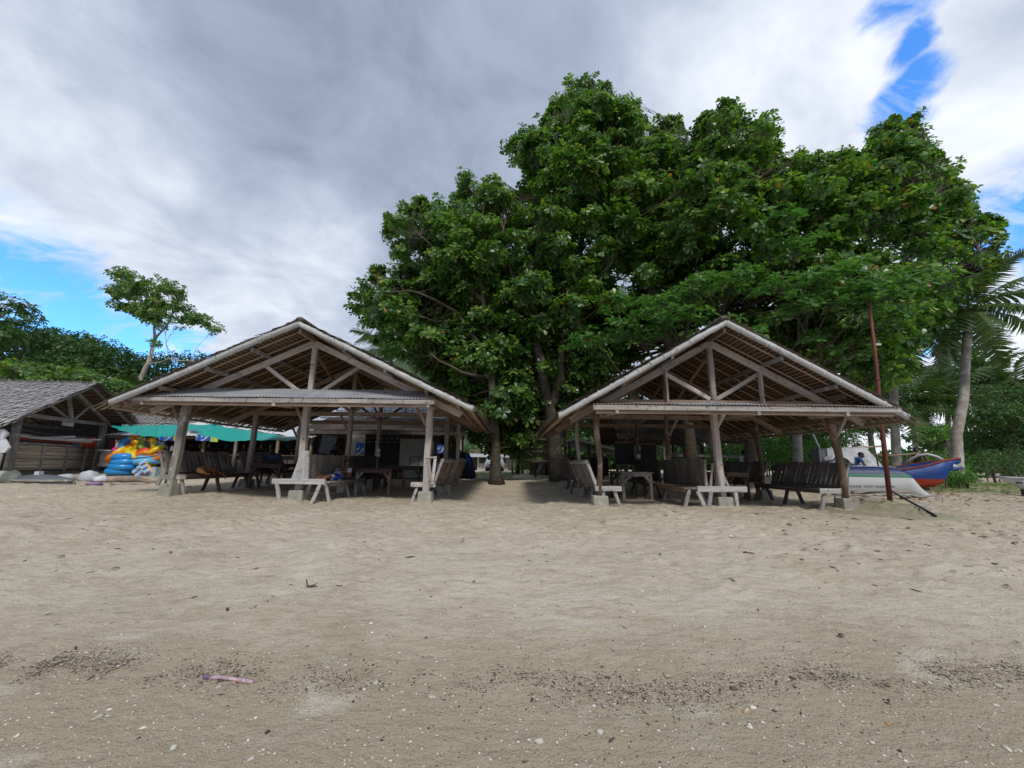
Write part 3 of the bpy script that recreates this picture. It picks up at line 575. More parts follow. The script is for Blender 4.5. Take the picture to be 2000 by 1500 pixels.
# --- left background trees
def simple_tree(name, label, base, polys, n, rpx, dr, dens, size, seed, limbs, m=LEAFD, kind='spray', flat=.6, bark=BARK, group=None, **kw):
    tr = thing(name, label, 'tree', base, group=group); trunk(tr, limbs[0], bark, 9); cl = []
    for k, p in enumerate(polys): cl += sample_clumps(p, n[k], rpx, dr, dens, size, seed+k, flat, **kw)
    branches(tr, limbs, cl, bark, .03); C_, N_, S_ = clump_pts(cl); leaves('crown', kind, m, C_, N_, S_, tr); return tr
b0 = nz(P(280, 900, 27)); simple_tree('umbrella_tree', 'slender pale-trunked tree with an open crown rising alone above the left roofs', b0,
  [[(180, 525), (215, 512), (250, 518), (285, 545), (300, 528), (340, 530), (362, 548), (362, 580), (380, 605), (440, 635), (438, 655), (410, 660), (370, 640), (330, 650), (300, 640), (260, 620), (200, 605), (215, 580), (185, 565), (215, 548)], [(240, 645), (300, 660), (380, 665), (380, 676), (300, 680)]], [66, 8], 17,
  lambda u, v: (25.5, 28.5), 26, .30, 21, [[(b0, .2), PP(275, 740, 27, .17), PP(292, 700, 27, .15), PP(302, 665, 27, .12), PP(300, 620, 27, .08), PP(290, 575, 27, .05)], [PP(302, 665, 27, .1), PP(322, 640, 27, .08), PP(345, 600, 26.8, .05), PP(390, 630, 26.5, .03)], [PP(285, 715, 27, .08), PP(330, 702, 26.6, .06), PP(380, 706, 26.4, .04)]], m=LEAF, kind='rosette', bark=PALMB, shrink=1.05)
b0 = nz(P(20, 900, 26)); simple_tree('broadleaf_tree', 'dark tiered tree at the far left edge above the thatched stall', b0,
  [[(-260, 560), (-60, 540), (10, 562), (60, 575), (55, 600), (130, 603), (110, 625), (60, 650), (90, 680), (40, 720), (-80, 740), (-260, 740)]], [75], 42, lambda u, v: (24, 29), 20, .32, 31, [[(b0, .3), PP(10, 800, 26, .26), PP(-10, 700, 26, .2), PP(-20, 620, 26, .1)], [PP(5, 740, 26, .12), PP(45, 690, 25, .07), PP(80, 620, 25, .04)]], kind='rosette', m=LEAFD)
b0 = nz(P(150, 900, 30)); simple_tree('broadleaf_tree', 'wide dark green bushy tree behind the peak of the thatched stall', b0,
  [[(40, 650), (70, 630), (120, 640), (150, 628), (190, 655), (230, 668), (260, 690), (300, 700), (310, 740), (290, 850), (40, 850), (20, 720)]], [120], 46, lambda u, v: (27, 33), 19, .36, 41, [[(b0, .3), PP(150, 820, 30, .24), PP(160, 740, 30, .15), PP(150, 680, 30, .08)]])
b0 = nz(P(380, 900, 31)); simple_tree('broadleaf_tree', 'dark green tree showing just above the left slope of the left pavilion', b0,
  [[(240, 690), (300, 680), (360, 682), (410, 690), (470, 730), (500, 850), (240, 850)]], [70], 42, lambda u, v: (28, 34), 19, .36, 51, [[(b0, .25), PP(380, 820, 31, .2), PP(370, 740, 31, .1)]])
b0 = nz(P(170, 900, 22)); simple_tree('broadleaf_tree', 'bright green low tree just behind the thatched stall roof', b0,
  [[(-40, 700), (60, 700), (110, 712), (200, 712), (270, 745), (285, 800), (240, 850), (-40, 850)]], [80], 36, lambda u, v: (20.5, 23), 24, .30, 61, [[(b0, .16), PP(170, 820, 22, .13), PP(165, 760, 22, .07)]], m=LEAF, kind='rosette')
# --- right-hand background
def cone_poly(u0, v0, u1, v1): return [(u0, v1), (u0+10, v0+20), ((u0+u1)/2, v0), (u1-10, v0+15), (u1, v1)]
b0 = nz(P(1960, 905, 28)); simple_tree('broadleaf_tree', 'dense round dark green tree at the right edge behind the leaning palm', b0,
  [[(1880, 770), (1920, 745), (1980, 752), (2080, 730), (2160, 760), (2160, 915), (1885, 905)]], [95], 36, lambda u, v: (25, 31), 26, .30, 71, [[(b0, .25), PP(1970, 850, 28, .2), PP(1985, 790, 28, .1)]])
b0 = nz(P(1700, 905, 30)); simple_tree('broadleaf_tree', 'mid green tree seen between the red pole and the right pavilion roof', b0,
  [[(1630, 700), (1700, 690), (1780, 720), (1800, 780), (1770, 860), (1640, 860)]], [46], 36, lambda u, v: (27, 33), 22, .34, 81, [[(b0, .25), PP(1700, 850, 30, .2), PP(1710, 760, 30, .1)]], m=LEAFD)
def hedge(name, label, poly, n, rpx, dr, size, seed, m=HEDGE, dens=26, kind='spray'):
    cl = sample_clumps(poly, n, rpx, dr, dens, size, seed, .8); C_, N_, S_ = clump_pts(cl); k = C_[:, 2] > gz(C_[:, 0], C_[:, 1])-.02
    base = np.array([C_[:, 0].mean(), C_[:, 1].mean()]); t = thing(name, label, 'shrub', (base[0], base[1], gzf(*base)), group='shrubs along the back of the beach')
    leaves('foliage', kind, m, C_[k], N_[k], S_[k], t)
    b = MB()
    for c in cl[::2]:
        g = gzf(c[0][0], c[0][1]); b.tube([(c[0][0]+random.uniform(-.2, .2), c[0][1], g-.05), (c[0][0], c[0][1], max(g+.1, c[0][2]))], [.03, .012], 5)
    tag(b.build('stem', BARKD, t), kind='stuff')
hedge('leafy_shrub', 'bright green shrub mass behind the blue and red boat bow', [(1780, 885), (1820, 875), (1880, 880), (1900, 915), (1890, 950), (1790, 945)], 34, 22, lambda u, v: (17, 19.5), .16, 91)
hedge('leafy_shrub', 'long dense shrub at the right edge behind the white boat tip', [(1890, 885), (1950, 880), (2080, 870), (2120, 945), (1900, 948)], 50, 24, lambda u, v: (17, 20.5), .17, 92, m=LEAFD)
hedge('leafy_shrub', 'low bright grassy bush beside the stand under the red boat', [(1838, 925), (1880, 918), (1930, 935), (1920, 955), (1835, 958)], 18, 16, lambda u, v: (14.5, 16), .13, 93)
hedge('leafy_shrub', 'green hedge seen through the right pavilion above the bench backs', [(1380, 865), (1640, 850), (1700, 860), (1700, 905), (1380, 915)], 60, 24, lambda u, v: (20, 24), .2, 94)
hedge('leafy_shrub', 'dark thicket behind the right pavilion under its rear eave', [(1480, 840), (1640, 810), (1690, 840), (1640, 885), (1480, 890)], 34, 30, lambda u, v: (24, 27), .26, 95, m=LEAFD)
hedge('leafy_shrub', 'bright bamboo-like shrub at the far end of the sandy gap', [(1000, 875), (1045, 860), (1050, 930), (1000, 932)], 22, 15, lambda u, v: (28, 31), .22, 96)
hedge('leafy_shrub', 'dark bushes closing the view behind the left pavilion', [(860, 870), (935, 870), (930, 900), (860, 905)], 20, 18, lambda u, v: (42, 46), .4, 97, m=LEAFD)
# --- coconut palms
def frond_mesh(seed, L=3.6, droop=1.2):
    r = random.Random(seed); V = []; T = []; N = 40
    def pos(t): return Vector((L*(t-.12*t*t), 0, L*.28*math.sin(t*1.7)-droop*t*t))
    for i in range(N+1):
        p = pos(i/N); w_ = .035*(1-i/N)+.006; V.append(p+Vector((0, w_, 0))); V.append(p+Vector((0, -w_, 0)))
    for i in range(N): T += [(2*i, 2*i+1, 2*i+3), (2*i, 2*i+3, 2*i+2)]
    for i in range(3, N):
        t = i/N; p = pos(t); ln = .85*math.sin(math.pi*min(1, .12+.86*t))**.6*r.uniform(.85, 1.1)
        for s in (1, -1):
            a = rad(r.uniform(48, 62)); hang = r.uniform(.15, .75); d = Vector((math.cos(a)*.75, s*math.sin(a), 0)); e = p+d*ln-Vector((0, 0, hang*ln)); md = p+d*ln*.5-Vector((0, 0, hang*ln*.22)); b = len(V); wv = Vector((.04, 0, .004))
            V += [p-wv, p+wv, md+wv*1.1, md-wv*1.1, e]; T += [(b, b+1, b+2), (b, b+2, b+3), (b+3, b+2, b+4)]
    me = npmesh('frond', np.array([tuple(v) for v in V]), np.array(T)); me.materials.append(PALML); return me
FM = [frond_mesh(i, 3.6, d) for i, d in enumerate((.9, 1.6, 2.2))]
def palm(label, pts, rs, nf, scale, seed, bark=PALMB, elr=(-50, 70), azb=None):
    r = random.Random(seed); pts = [Vector(p) for p in pts]; top = pts[-1]; base = pts[0]
    t = thing('coconut_palm', label, 'palm tree', base, group='coconut palms behind the beach')
    q = []; qr = []
    for i in range(len(pts)-1):
        for k in range(8): f = k/8; q.append(lerp(pts[i], pts[i+1], f)); qr.append((rs[i]*(1-f)+rs[i+1]*f)*(1+.03*(k % 2)))
    q.append(top); qr.append(rs[-1]); MB().tube(q, qr, 10).build('trunk', bark, t, smooth=True)
    cb = MB()
    for k in range(7):
        a = r.uniform(0, 6.28); cb.ball(top+Vector((math.cos(a)*.22, math.sin(a)*.22, -.1-.15*r.random()))*1, .1*scale+.03, 7, 5)
    cb.build('coconut_bunch', plain('coconut_%d' % seed, (.16, .2, .05)), t, smooth=True)
    for k in range(nf):
        az = k*2.399+r.uniform(-.3, .3); el = rad(elr[1]+(elr[0]-elr[1])*((k+.5)/nf)**.9+r.uniform(-8, 8))
        M = Matrix.Translation(top) @ Matrix.Rotation(az, 4, 'Z') @ Matrix.Rotation(-el, 4, 'Y') @ Matrix.Rotation(r.uniform(-.5, .5), 4, 'X') @ Matrix.Scale(scale*r.uniform(.85, 1.1), 4)
        mkobj('frond', FM[min(2, int(3*k/nf))] if el > -.3 else FM[0], None, t, M=M)
def palmpx(label, px, Y, r0, r1, nf, scale, seed, **kw):
    p = [P(u, v, Y) for u, v in px]; p[0] = nz(p[0]); palm(label, p, [r0]+[r1+(r0-r1)*(1-i/(len(p)-1))*.6 for i in range(1, len(p))], nf, scale, seed, **kw)
palmpx('tall coconut palm with a curved pale trunk at the right, nearest of the palms', [(1862, 905), (1868, 850), (1882, 780), (1886, 700), (1893, 600)], 16.5, .22, .14, 23, .90, 1, elr=(-75, 60))
palmpx('coconut palm with a whitewashed trunk seen through the right half of the right pavilion', [(1557, 915), (1557, 850), (1560, 760), (1570, 660), (1580, 620)], 19, .21, .16, 18, .95, 2, bark=PALMW, elr=(-70, 55))
palmpx('coconut palm with a grey trunk standing just right of the red pole', [(1748, 910), (1748, 840), (1745, 760), (1750, 690), (1765, 625)], 19.5, .2, .15, 20, 1.0, 3, elr=(-75, 55))
palmpx('distant coconut palm whose fronds fan out left of the curved palm', [(1850, 900), (1852, 830), (1850, 765)], 34, .22, .16, 22, 1.3, 4, elr=(-60, 65))
palmpx('distant coconut palm right of the curved palm trunk, shorter one', [(1925, 900), (1922, 820), (1920, 745)], 37, .22, .16, 22, 1.35, 5, elr=(-55, 65))
palmpx('distant coconut palm touching the right edge of the view', [(2000, 900), (1995, 820), (1990, 765)], 35, .22, .16, 22, 1.35, 6, elr=(-55, 60))
palmpx('distant coconut palm low between the red pole and the curved palm', [(1790, 900), (1785, 850), (1780, 790)], 33, .2, .15, 22, 1.3, 7, elr=(-60, 60))
palmpx('coconut palm peeking over the right slope of the left pavilion roof', [(780, 900), (770, 800), (762, 690)], 26, .22, .16, 16, 1.0, 8, elr=(-40, 55))
palmpx('coconut palm half hidden in the shade between the tree stems in the gap', [(1050, 910), (1120, 800), (1130, 720)], 27, .2, .15, 16, 1.0, 9, elr=(-60, 50))
palmpx('small coconut palm with a dark crown above the bushes behind the stall', [(300, 900), (305, 850), (310, 800)], 25, .2, .15, 14, .9, 10, elr=(-60, 50))
palmpx('very distant coconut palm between the two rightmost palms', [(1960, 900), (1958, 830), (1955, 790)], 44, .2, .15, 16, 1.0, 11, elr=(-50, 60))
hedge('leafy_shrub', 'small fresh green ornamental bush left of the curved palm trunk', [(1800, 835), (1830, 820), (1860, 835), (1855, 862), (1805, 862)], 14, 16, lambda u, v: (23, 24.5), .24, 98)
def treeline():
    n = 7500; r = np.random.default_rng(8); x = r.uniform(-110, 130, n); y = r.uniform(48, 60, n)+.1*np.abs(x); top = 3.6+1.8*np.sin(x*.21)+1.2*np.sin(x*.57+1)+r.uniform(-.8, .8, n); top = np.where(x < -35, top+4, top); z = .2+top*r.random(n)**.6; k = (z < 2.3+x*0) | ~((x > 44) & (x < 66)); N = r.normal(size=(n, 3)); N[:, 2] = np.abs(N[:, 2])+.3
    leaves('far_wood', 'spray', LEAFD, np.stack([x, y, z], 1)[k], N[k], r.uniform(.9, 1.7, n)[k], label='far dark green wood closing the view behind the huts and palms')
treeline()
hedge('leafy_shrub', 'dark shrub mass behind the posts of the rear hut', [(1230, 850), (1480, 850), (1490, 915), (1225, 915)], 40, 26, lambda u, v: (27, 31), .3, 101, m=LEAFD)
hedge('leafy_shrub', 'tall dark thicket closing the view through the back of the right pavilion', [(1170, 735), (1330, 700), (1560, 735), (1600, 850), (1180, 850)], 80, 34, lambda u, v: (24, 27), .34, 103, m=LEAFD)
hedge('leafy_shrub', 'dark green thicket filling the view between the shed and the tree stems', [(1040, 800), (1230, 800), (1230, 870), (1180, 870), (1120, 850), (1050, 880)], 44, 28, lambda u, v: (28, 34), .34, 102, m=LEAFD)
# --- hill
def hill():
    nx, ny_ = 60, 24; X, Yy = np.meshgrid(np.linspace(-1, 1, nx), np.linspace(-1, 1, ny_)); Z = np.clip(1-X**2-Yy**2, 0, 1)**.8*47*(1+.25*fbm(X, Yy, 3, 3, 5))-1
    V = np.stack([X*26-37, Yy*40+150, Z], -1).reshape(-1, 3); i = np.arange(nx*ny_).reshape(ny_, nx); Fc = np.stack([i[:-1, :-1], i[:-1, 1:], i[1:, 1:], i[1:, :-1]], -1).reshape(-1, 4)
    o = mkobj('hill', npmesh('hill', V, Fc, True), mat('hill_greenery', (.06, .10, .045), (.03, .055, .025), (.15, .15, .15), bump=.8, dist=1)); tag(o, 'low green hill just showing over the left pavilion roof', kind='structure')
hill()
def grass_patch(label, poly, n, s, dr):
    pts = []; r = random.Random(n)
    x0 = min(p[0] for p in poly); x1 = max(p[0] for p in poly); y0 = min(p[1] for p in poly); y1 = max(p[1] for p in poly)
    while len(pts) < n:
        x = r.uniform(x0, x1); y = r.uniform(y0, y1)
        if inpoly(x, y, poly): pts.append((x, y, gzf(x, y)-.01))
    C_ = np.array(pts); N_ = np.tile([0, 0, 1.], (n, 1))+RNG.normal(0, .1, (n, 3)); leaves('grass', 'grass', GRASS, C_, N_, RNG.uniform(.6, 1.3, n)*s, label=label)
grass_patch('short green grass in front of the white house beyond the gap', [(-6, 22), (0, 20.5), (.3, 26), (1, 34), (-7, 34)], 3800, .12, None)
grass_patch('patchy green grass at the foot of the bushes on the right', [(13.6, 13.6), (17, 13.2), (24, 13.6), (26, 18), (15, 17)], 5200, .12, None)
# ------------------------------------------------------------------ thatch
def thatch_slope(name, parent, m, ridge0, ridge1, eave0, eave1, label, lift=.03, ex=.11, leaf=.5, wd=.075, seed=0, fringe=True):
    """overlapping nipa leaf shingles laid row by row from eave to ridge; ridge0->ridge1 and eave0->eave1 run along the roof"""
    r = np.random.default_rng(seed); R0, R1, E0, E1 = map(lambda p: np.array(p, float), (ridge0, ridge1, eave0, eave1))
    Ls = np.linalg.norm(E0-R0); rows = int(Ls/ex); along = np.linalg.norm(R1-R0); nl = int(along/wd)
    dn = (E0-R0)/Ls; ax = (R1-R0)/along; up = np.cross(ax, dn); up = up*np.sign(up[2]+1e-9)
    Vs = []
    for i in range(rows+1):
        t = i/rows; a = R0+(E0-R0)*t; b = R1+(E1-R1)*t; k = (np.arange(nl)+r.uniform(-.3, .3, nl))/nl; k = np.clip(k, 0, 1)
        P0 = a[None]+(b-a)[None]*k[:, None]; n = nl; L = leaf*r.uniform(.75, 1.15, n); w_ = wd*r.uniform(.6, 1.05, n)
        lo = P0+dn*r.uniform(-.03, .05, (n, 1)); L = np.minimum(L, t*Ls+.03); hi = lo-dn*L[:, None]; l_lo = lift+.05+r.uniform(0, .035, n); l_hi = lift*.4+r.uniform(0, .01, n)
        sk = r.uniform(-.04, .04, n); droop = np.zeros(n)
        if fringe and i >= rows-2: lo = lo+dn*r.uniform(0, .16, (n, 1)); droop = r.uniform(.02, .16, n)
        lo = lo+up*l_lo[:, None]-np.array([0, 0, 1.])*droop[:, None]; hi = hi+up*l_hi[:, None]
        mdl = (lo*.45+hi*.55)+up*.012
        for q in (hi-ax*w_[:, None]*.5, hi+ax*w_[:, None]*.5, mdl-ax*w_[:, None]*.6, mdl+ax*w_[:, None]*.6, lo+ax*(sk-w_*.3)[:, None], lo+ax*(sk+w_*.3)[:, None]): Vs.append(q)
    # stack: each row contributed 6 arrays of n
    V = []; 
    for i in range(rows+1): V.append(np.stack(Vs[i*6:i*6+6], 1).reshape(-1, 3))
    V = np.concatenate(V); n = len(V)//6; Q = np.array([(0, 1, 3, 2), (2, 3, 5, 4)]); Fc = (Q[None]+np.arange(n)[:, None, None]*6).reshape(-1, 4)
    o0 = np.array(org(parent)); o = mkobj(name, npmesh(name, V-o0, Fc), m, parent, loc=tuple(o0)); tag(o, label, kind='stuff'); return o
def bamboo_pole(name, p0, p1, r, m, parent, node=.33, n=12):
    M, L = beamM(p0, p1); pts = []; rs = []; x = 0
    while x < L-.02:
        nx = min(L, x+node); 
        for t, k in ((.0, 1.0), (.06, .97), (.5, .955), (.9, .965), (.97, 1.0)): pts.append((x+(nx-x)*t, .006*math.sin(x*1.9), .012*math.sin(x*1.3+.5))); rs.append(r*k)
        pts.append((x+(nx-x)*.985, 0, 0)); rs.append(r*1.09); x = nx
    pts.append((L, 0, 0)); rs.append(r)
    return mkobj(name, MB().tube(pts, rs, n).mesh(name, True), m, parent, M=M)
def tin_sheet(parent, x0, x1, yf, zf, yb, zb, m, rot=0, name='roof_sheet', pitch=.076, amp=.011):
    n = max(8, int((x1-x0)/pitch*6)); V = []; L = math.hypot(yb-yf, zb-zf); ny_ = -(zb-zf)/L; nz_ = (yb-yf)/L
    for j in range(4):
        t = j/3; sag = -.006*math.sin(math.pi*t)
        for i in range(n+1):
            x = x0+(x1-x0)*i/n; w_ = amp*math.cos(2*math.pi*x/pitch)+sag+.004*math.sin(3*x); y = yf+(yb-yf)*t; z = zf+(zb-zf)*t; V.append((x, y+ny_*w_, z+nz_*w_+rot*(x-x0)))
    f = [(j*(n+1)+i, j*(n+1)+i+1, (j+1)*(n+1)+i+1, (j+1)*(n+1)+i) for j in range(3) for i in range(n)]
    b = MB().add(V, f); return b.build(name, m, parent, smooth=True)
def pavilion(label, p):
    cx, apex, s, run = p['cx'], p['apex'], p['s'], p['run']; yf, yb = p['yf'], p['yb']; rows = p['rows']
    t = thing('beach_pavilion', label, 'open pavilion', (cx, rows[0], 0), group='open thatched pavilions facing the beach')
    zr = lambda x: apex-abs(x-cx)*s
    nrm = math.hypot(1, s)
    # footings, posts
    for j, y in enumerate(rows):
        for i, (xb, xt) in enumerate(p['cols']):
            lean = .0 if j else 1.0
            xb_ = xt+(xb-xt)*(1 if j == 0 else .25); g = gzf(xb_, y); fh = .27
            b = MB().box((xb_, y, g+fh/2-.08), (.36, .34, fh+.16), Matrix.Rotation(random.uniform(-.1, .1), 3, 'Z'), .88); fo = b.build('footing', CON, t)
            bv = fo.modifiers.new('bevel', 'BEVEL'); bv.width = .018; bv.segments = 2
            top = (xt, y, p['tie']+.06 if i != 1 else p['tie']+.05)
            pm = p['post_m'][(i+j) % 3] if j else p['post_m'][i]; r = p['post_r'][i]*(1 if j == 0 else .85)
            if p['round'] and i != 1: log('post', [(xb_, y, g+fh-.1), lerp((xb_, y, g+fh), top, .35)+Vector((.03, 0, 0)), lerp((xb_, y, g+fh), top, .7)+Vector((-.02, .02, 0)), top], [r*.8, r*.85, r*1.05, r*1.1], pm, t, 9, .012)
            else: beam('post', (xb_, y, g+fh-.1), top, r*1.7, r*1.7, pm, t, up=(0, 1, 0), jit=.01, seg=5)
    X0 = p['cols'][0][1]; X2 = p['cols'][-1][1]
    for j, y in enumerate(rows):
        m = WB if j else WG
        tz = p['tie']; lo = .22*nrm
        beam('tie_beam', (X0-.5, y, tz), (X2+.5, y, tz), .06, .14, WB, t)
        for sg in (-1, 1):
            e = cx+sg*(run-.35); beam('principal_rafter', (cx, y-.07, zr(cx)-lo), (e, y-.07, zr(e)-lo), .06, .15, p['raf_m'] if j == 0 else WB, t)
            q = p['strut']; beam('strut', (cx+sg*.08, y-.01, tz+.1), (cx+sg*q, y-.01, zr(cx+q)-lo-.05), .05, .095, WF if j == 0 else WB, t)
            if p['queen']: beam('queen_post', (cx+sg*(q-.05), y-.075, tz), (cx+sg*(q-.05), y-.075, zr(cx+q)-lo-.04), .05, .11, WF if j == 0 else WB, t, up=(0, 1, 0))
        beam('king_post', (cx+random.uniform(-.03, .03), y, tz), (cx, y, zr(cx)-lo-.04), .12, .12, WF if j == 0 else WB, t, up=(0, 1, 0))
        if j < len(rows)-1:
            beam('ridge_brace', (cx+.02, y+.06, zr(cx)-lo-.25), (cx+.02, rows[j+1]-.08, tz+.15), .04, .08, WB, t)
            beam('ridge_brace', (cx-.05, y+.08, tz+.15), (cx-.05, rows[j+1]-.06, zr(cx)-lo-.3), .04, .08, WB, t)
    for (i, sg, l) in p['knees']:
        for j, y in enumerate(rows):
            if j and (i*7+j) % 2: continue
            xt = p['cols'][i][1]; beam('knee_brace', (xt+sg*.06, y-.03, p['tie']-.1-l*1.25), (xt+sg*l, y-.03, p['tie']-.02), .045, .07, WB if j else p['knee_m'], t)
    for i, (xb, xt) in enumerate(p['cols']):
        if i == 1: continue
        beam('wall_plate', (xt, yf+.35, p['tie']+.13), (xt, yb-.2, p['tie']+.13), .07, .13, WB, t)
        for j, y in enumerate(rows): 
            if j < len(rows)-1: beam('knee_brace', (xt, y+.06, p['tie']-.55), (xt, y+.5, p['tie']+.05), .045, .06, WB, t)
    if p.get('mid'):
        beam('collar_beam', (cx-1.7, rows[1]+.03, zr(cx+1.7)-.35), (cx+.2, rows[1]+.03, zr(cx+1.7)-.33), .05, .1, WG, t)
    # purlins
    beam('ridge_beam', (cx, yf+.05, apex-.17), (cx, yb-.05, apex-.17), .07, .12, WB, t)
    for sg in (-1, 1):
        for d in p['purl']:
            x = cx+sg*d; o = .11*nrm; beam('purlin', (x, yf+.06, zr(x)-o), (x, yb-.05, zr(x)-o), .055, .09, WG if d < 3 else WB, t)
        # slim bamboo rafters
        y = yf+.28; k = 0
        while y < yb:
            e = cx+sg*run*.985; o = .045*nrm; log('rafter_pole', [(cx+sg*.03, y, zr(cx)-o-.01), lerp((cx, y, zr(cx)-o), (e, y, zr(e)-o), .5), (e, y+random.uniform(-.06, .06), zr(e)-o)], [.024, .026, .022], POLE, t, 6, .01); y += .46+random.uniform(-.03, .03); k += 1
        # nipa battens, one under each shingle row
        d = .10
        while d < run+.02:
            x = cx+sg*d; jj = random.uniform(-.008, .008); log('batten', [(x, yf+.03+random.uniform(0, .05), zr(x)-.012+jj), (x, (yf+yb)/2, zr(x)-.014), (x, yb-.03, zr(x)-.012+jj)], [.009, .009, .009], BTN, t, 4, .003); d += .096
        e = run+.10; E0 = (cx+sg*e, yf-.05, zr(cx+e)); E1 = (cx+sg*e, yb+.05, zr(cx+e))
        b = MB(); a0 = Vector((cx, yf+.0, apex+.012)); a1 = Vector((cx, yb, apex+.012)); n = 14
        vs = []; 
        for k in range(n+1):
            q = k/n; vs += [tuple(lerp(a0, (cx+sg*run, yf+.0, zr(cx+run)+.012), q)), tuple(lerp(a1, (cx+sg*run, yb, zr(cx+run)+.012), q))]
        b.add(vs, [(2*k, 2*k+1, 2*k+3, 2*k+2) for k in range(n)]); b.build('thatch_light_block', THB, t)  # sheet added under the shingles to stop light leaking through
        thatch_slope('thatch', t, THT, (cx-sg*.05, yf-.05, apex+.03), (cx-sg*.05, yb+.05, apex+.03), E0, E1, 'weathered brown nipa leaf shingles', seed=int(abs(cx)*10)+sg+50)
        # bamboo barge pole in front of the gable edge
        be = p['barge'][0 if sg < 0 else 1]; x1 = cx+sg*be
        bamboo_pole('barge_pole', (cx-sg*.0, yf-.02, apex-.02), (x1, yf-.02, zr(x1)-.03), .070, BAM, t)
        # rear barge
        beam('barge_board', (cx, yb, apex-.02), (cx+sg*run, yb, zr(cx+run)-.02), .03, .14, WB, t)
        # eave pole
        xe = cx+sg*(run-.04); log('eave_pole', [(xe, yf+.1, zr(xe)-.1), (xe, (yf+yb)/2, zr(xe)-.13), (xe, yb-.1, zr(xe)-.1)], [.03, .035, .03], POLE, t, 6, .01)
    tp = MB().tube([(cx, yf-.02, apex+.11), (cx, (yf+yb)/2, apex+.12), (cx, yb, apex+.11)], .10, 8, sq=.5); tp.build('ridge_cap', mat('ridge_thatch_%d' % int(cx), (.16, .14, .12), (.08, .07, .06), (14, 3, 14), bump=.8, dist=.03), t)
    # tin pent roof across the front gable
    ax0, ax1, ayf, azf, ayb, azb = p['awn']; n = 7; wd = (ax1-ax0)/n
    for k in range(n):
        tin_sheet(t, ax0+wd*k-(.04 if k else 0), ax0+wd*(k+1), ayf+random.uniform(-.015, .015), azf+.004*(k % 2), ayb, azb+.004*(k % 2), p['tin'][k % len(p['tin'])])
    beam('fascia', (ax0-.02, ayf+.035, azf-.068), (ax1+.02, ayf+.035, azf-.068), .03, .10, WP, t, jit=.004, seg=6)
    beam('awning_beam', (ax0+.05, ayf+.10, azf-.15), (ax1-.1, ayf+.10, azf-.15), .06, .09, WB, t)
    beam('awning_beam', (ax0+.1, ayb+.03, azb-.07), (ax1-.1, ayb+.03, azb-.07), .05, .08, WB, t)
    for xx in p['brk']: beam('awning_bracket', (xx, ayf+.03, azf-.16), (xx, rows[0]+.1, azf-.1), .07, .08, WP, t, up=(0, 0, 1))
    return t
xs = lambda u, v, Y: P(u, v, Y).x
LY, RY = 9.7, 9.0
LP_cols = [(xs(333, 955, LY), xs(367, 785, LY)), (xs(583, 955, LY), xs(602, 785, LY)), (xs(832, 960, LY), xs(841, 785, LY))]
RP_cols = [(xs(1171, 965, RY), xs(1166, 790, RY)), (xs(1412, 975, RY), xs(1392, 800, RY)), (xs(1651, 970, RY), xs(1620, 800, RY))]
pavL = pavilion('left one of the two open thatched pavilions, boy lying inside', dict(cx=-5.1, apex=4.18, s=.472, run=4.2, yf=8.85, yb=16.0, rows=[9.7, 12.4, 15.1], cols=LP_cols, tie=2.44,
  post_m=[WG, WF, WF], post_r=[.095, .088, .088], round=False, raf_m=WF, strut=1.2, queen=False, knees=[(0, -1, .42), (1, -1, .34), (2, -1, .4)], knee_m=WB, purl=(1.1, 2.1, 3.1, 3.85), barge=(4.05, 4.22),
  awn=(-8.95, -1.82, 8.93, 2.40, 9.62, 2.72), tin=[TIN], brk=(-8.6, -5.55, -1.95)))
pavR = pavilion('right one of the two open thatched pavilions, steeper gable with posts of reddish logs', dict(cx=4.72, apex=4.07, s=.56, run=3.72, yf=8.18, yb=15.4, rows=[9.0, 11.8, 14.6], cols=RP_cols, tie=2.37,
  post_m=[WR, WF, WR], post_r=[.068, .076, .082], round=True, raf_m=WF, strut=1.16, queen=True, knees=[(0, 1, .2), (1, 1, .36), (2, 1, .5)], knee_m=WP, purl=(1.2, 2.3, 3.3), barge=(3.72, 3.62), mid=True,
  awn=(1.72, 8.08, 8.0, 2.185, 8.72, 2.335), tin=[TINR, TINR, TIN, TIN, TINR], brk=(2.2, 5.15, 7.0)))
# flared boards round the foot of the left pavilion's middle post
def flare():
    xb, xt = LP_cols[1]; x = xb+.07; y = LY-.12
    for sg in (-1, 1):
        b = MB(); w0, w1 = .21, .09; z0, z1 = gzf(x, y)+.5, 1.20
        xo = x+(.06 if sg > 0 else -.0)
        b.add([(x+(sg*w0 if sg < 0 else 0), y-.02, z0), (x+(w0 if sg > 0 else 0), y-.02, z0), (x+.05+(w1 if sg > 0 else 0), y-.0, z1), (x+.05-(w1 if sg < 0 else 0), y, z1),
               (x+(sg*w0 if sg < 0 else 0), y+.02, z0), (x+(w0 if sg > 0 else 0), y+.02, z0), (x+.05+(w1 if sg > 0 else 0), y+.04, z1), (x+.05-(w1 if sg < 0 else 0), y+.04, z1)],
              [(0, 1, 2, 3), (7, 6, 5, 4), (0, 4, 5, 1), (1, 5, 6, 2), (2, 6, 7, 3), (3, 7, 4, 0)])
        if sg > 0: b.v = [(a, c-.003, d) for a, c, d in b.v]
        b.build('post_casing', WV, pavL)
flare()
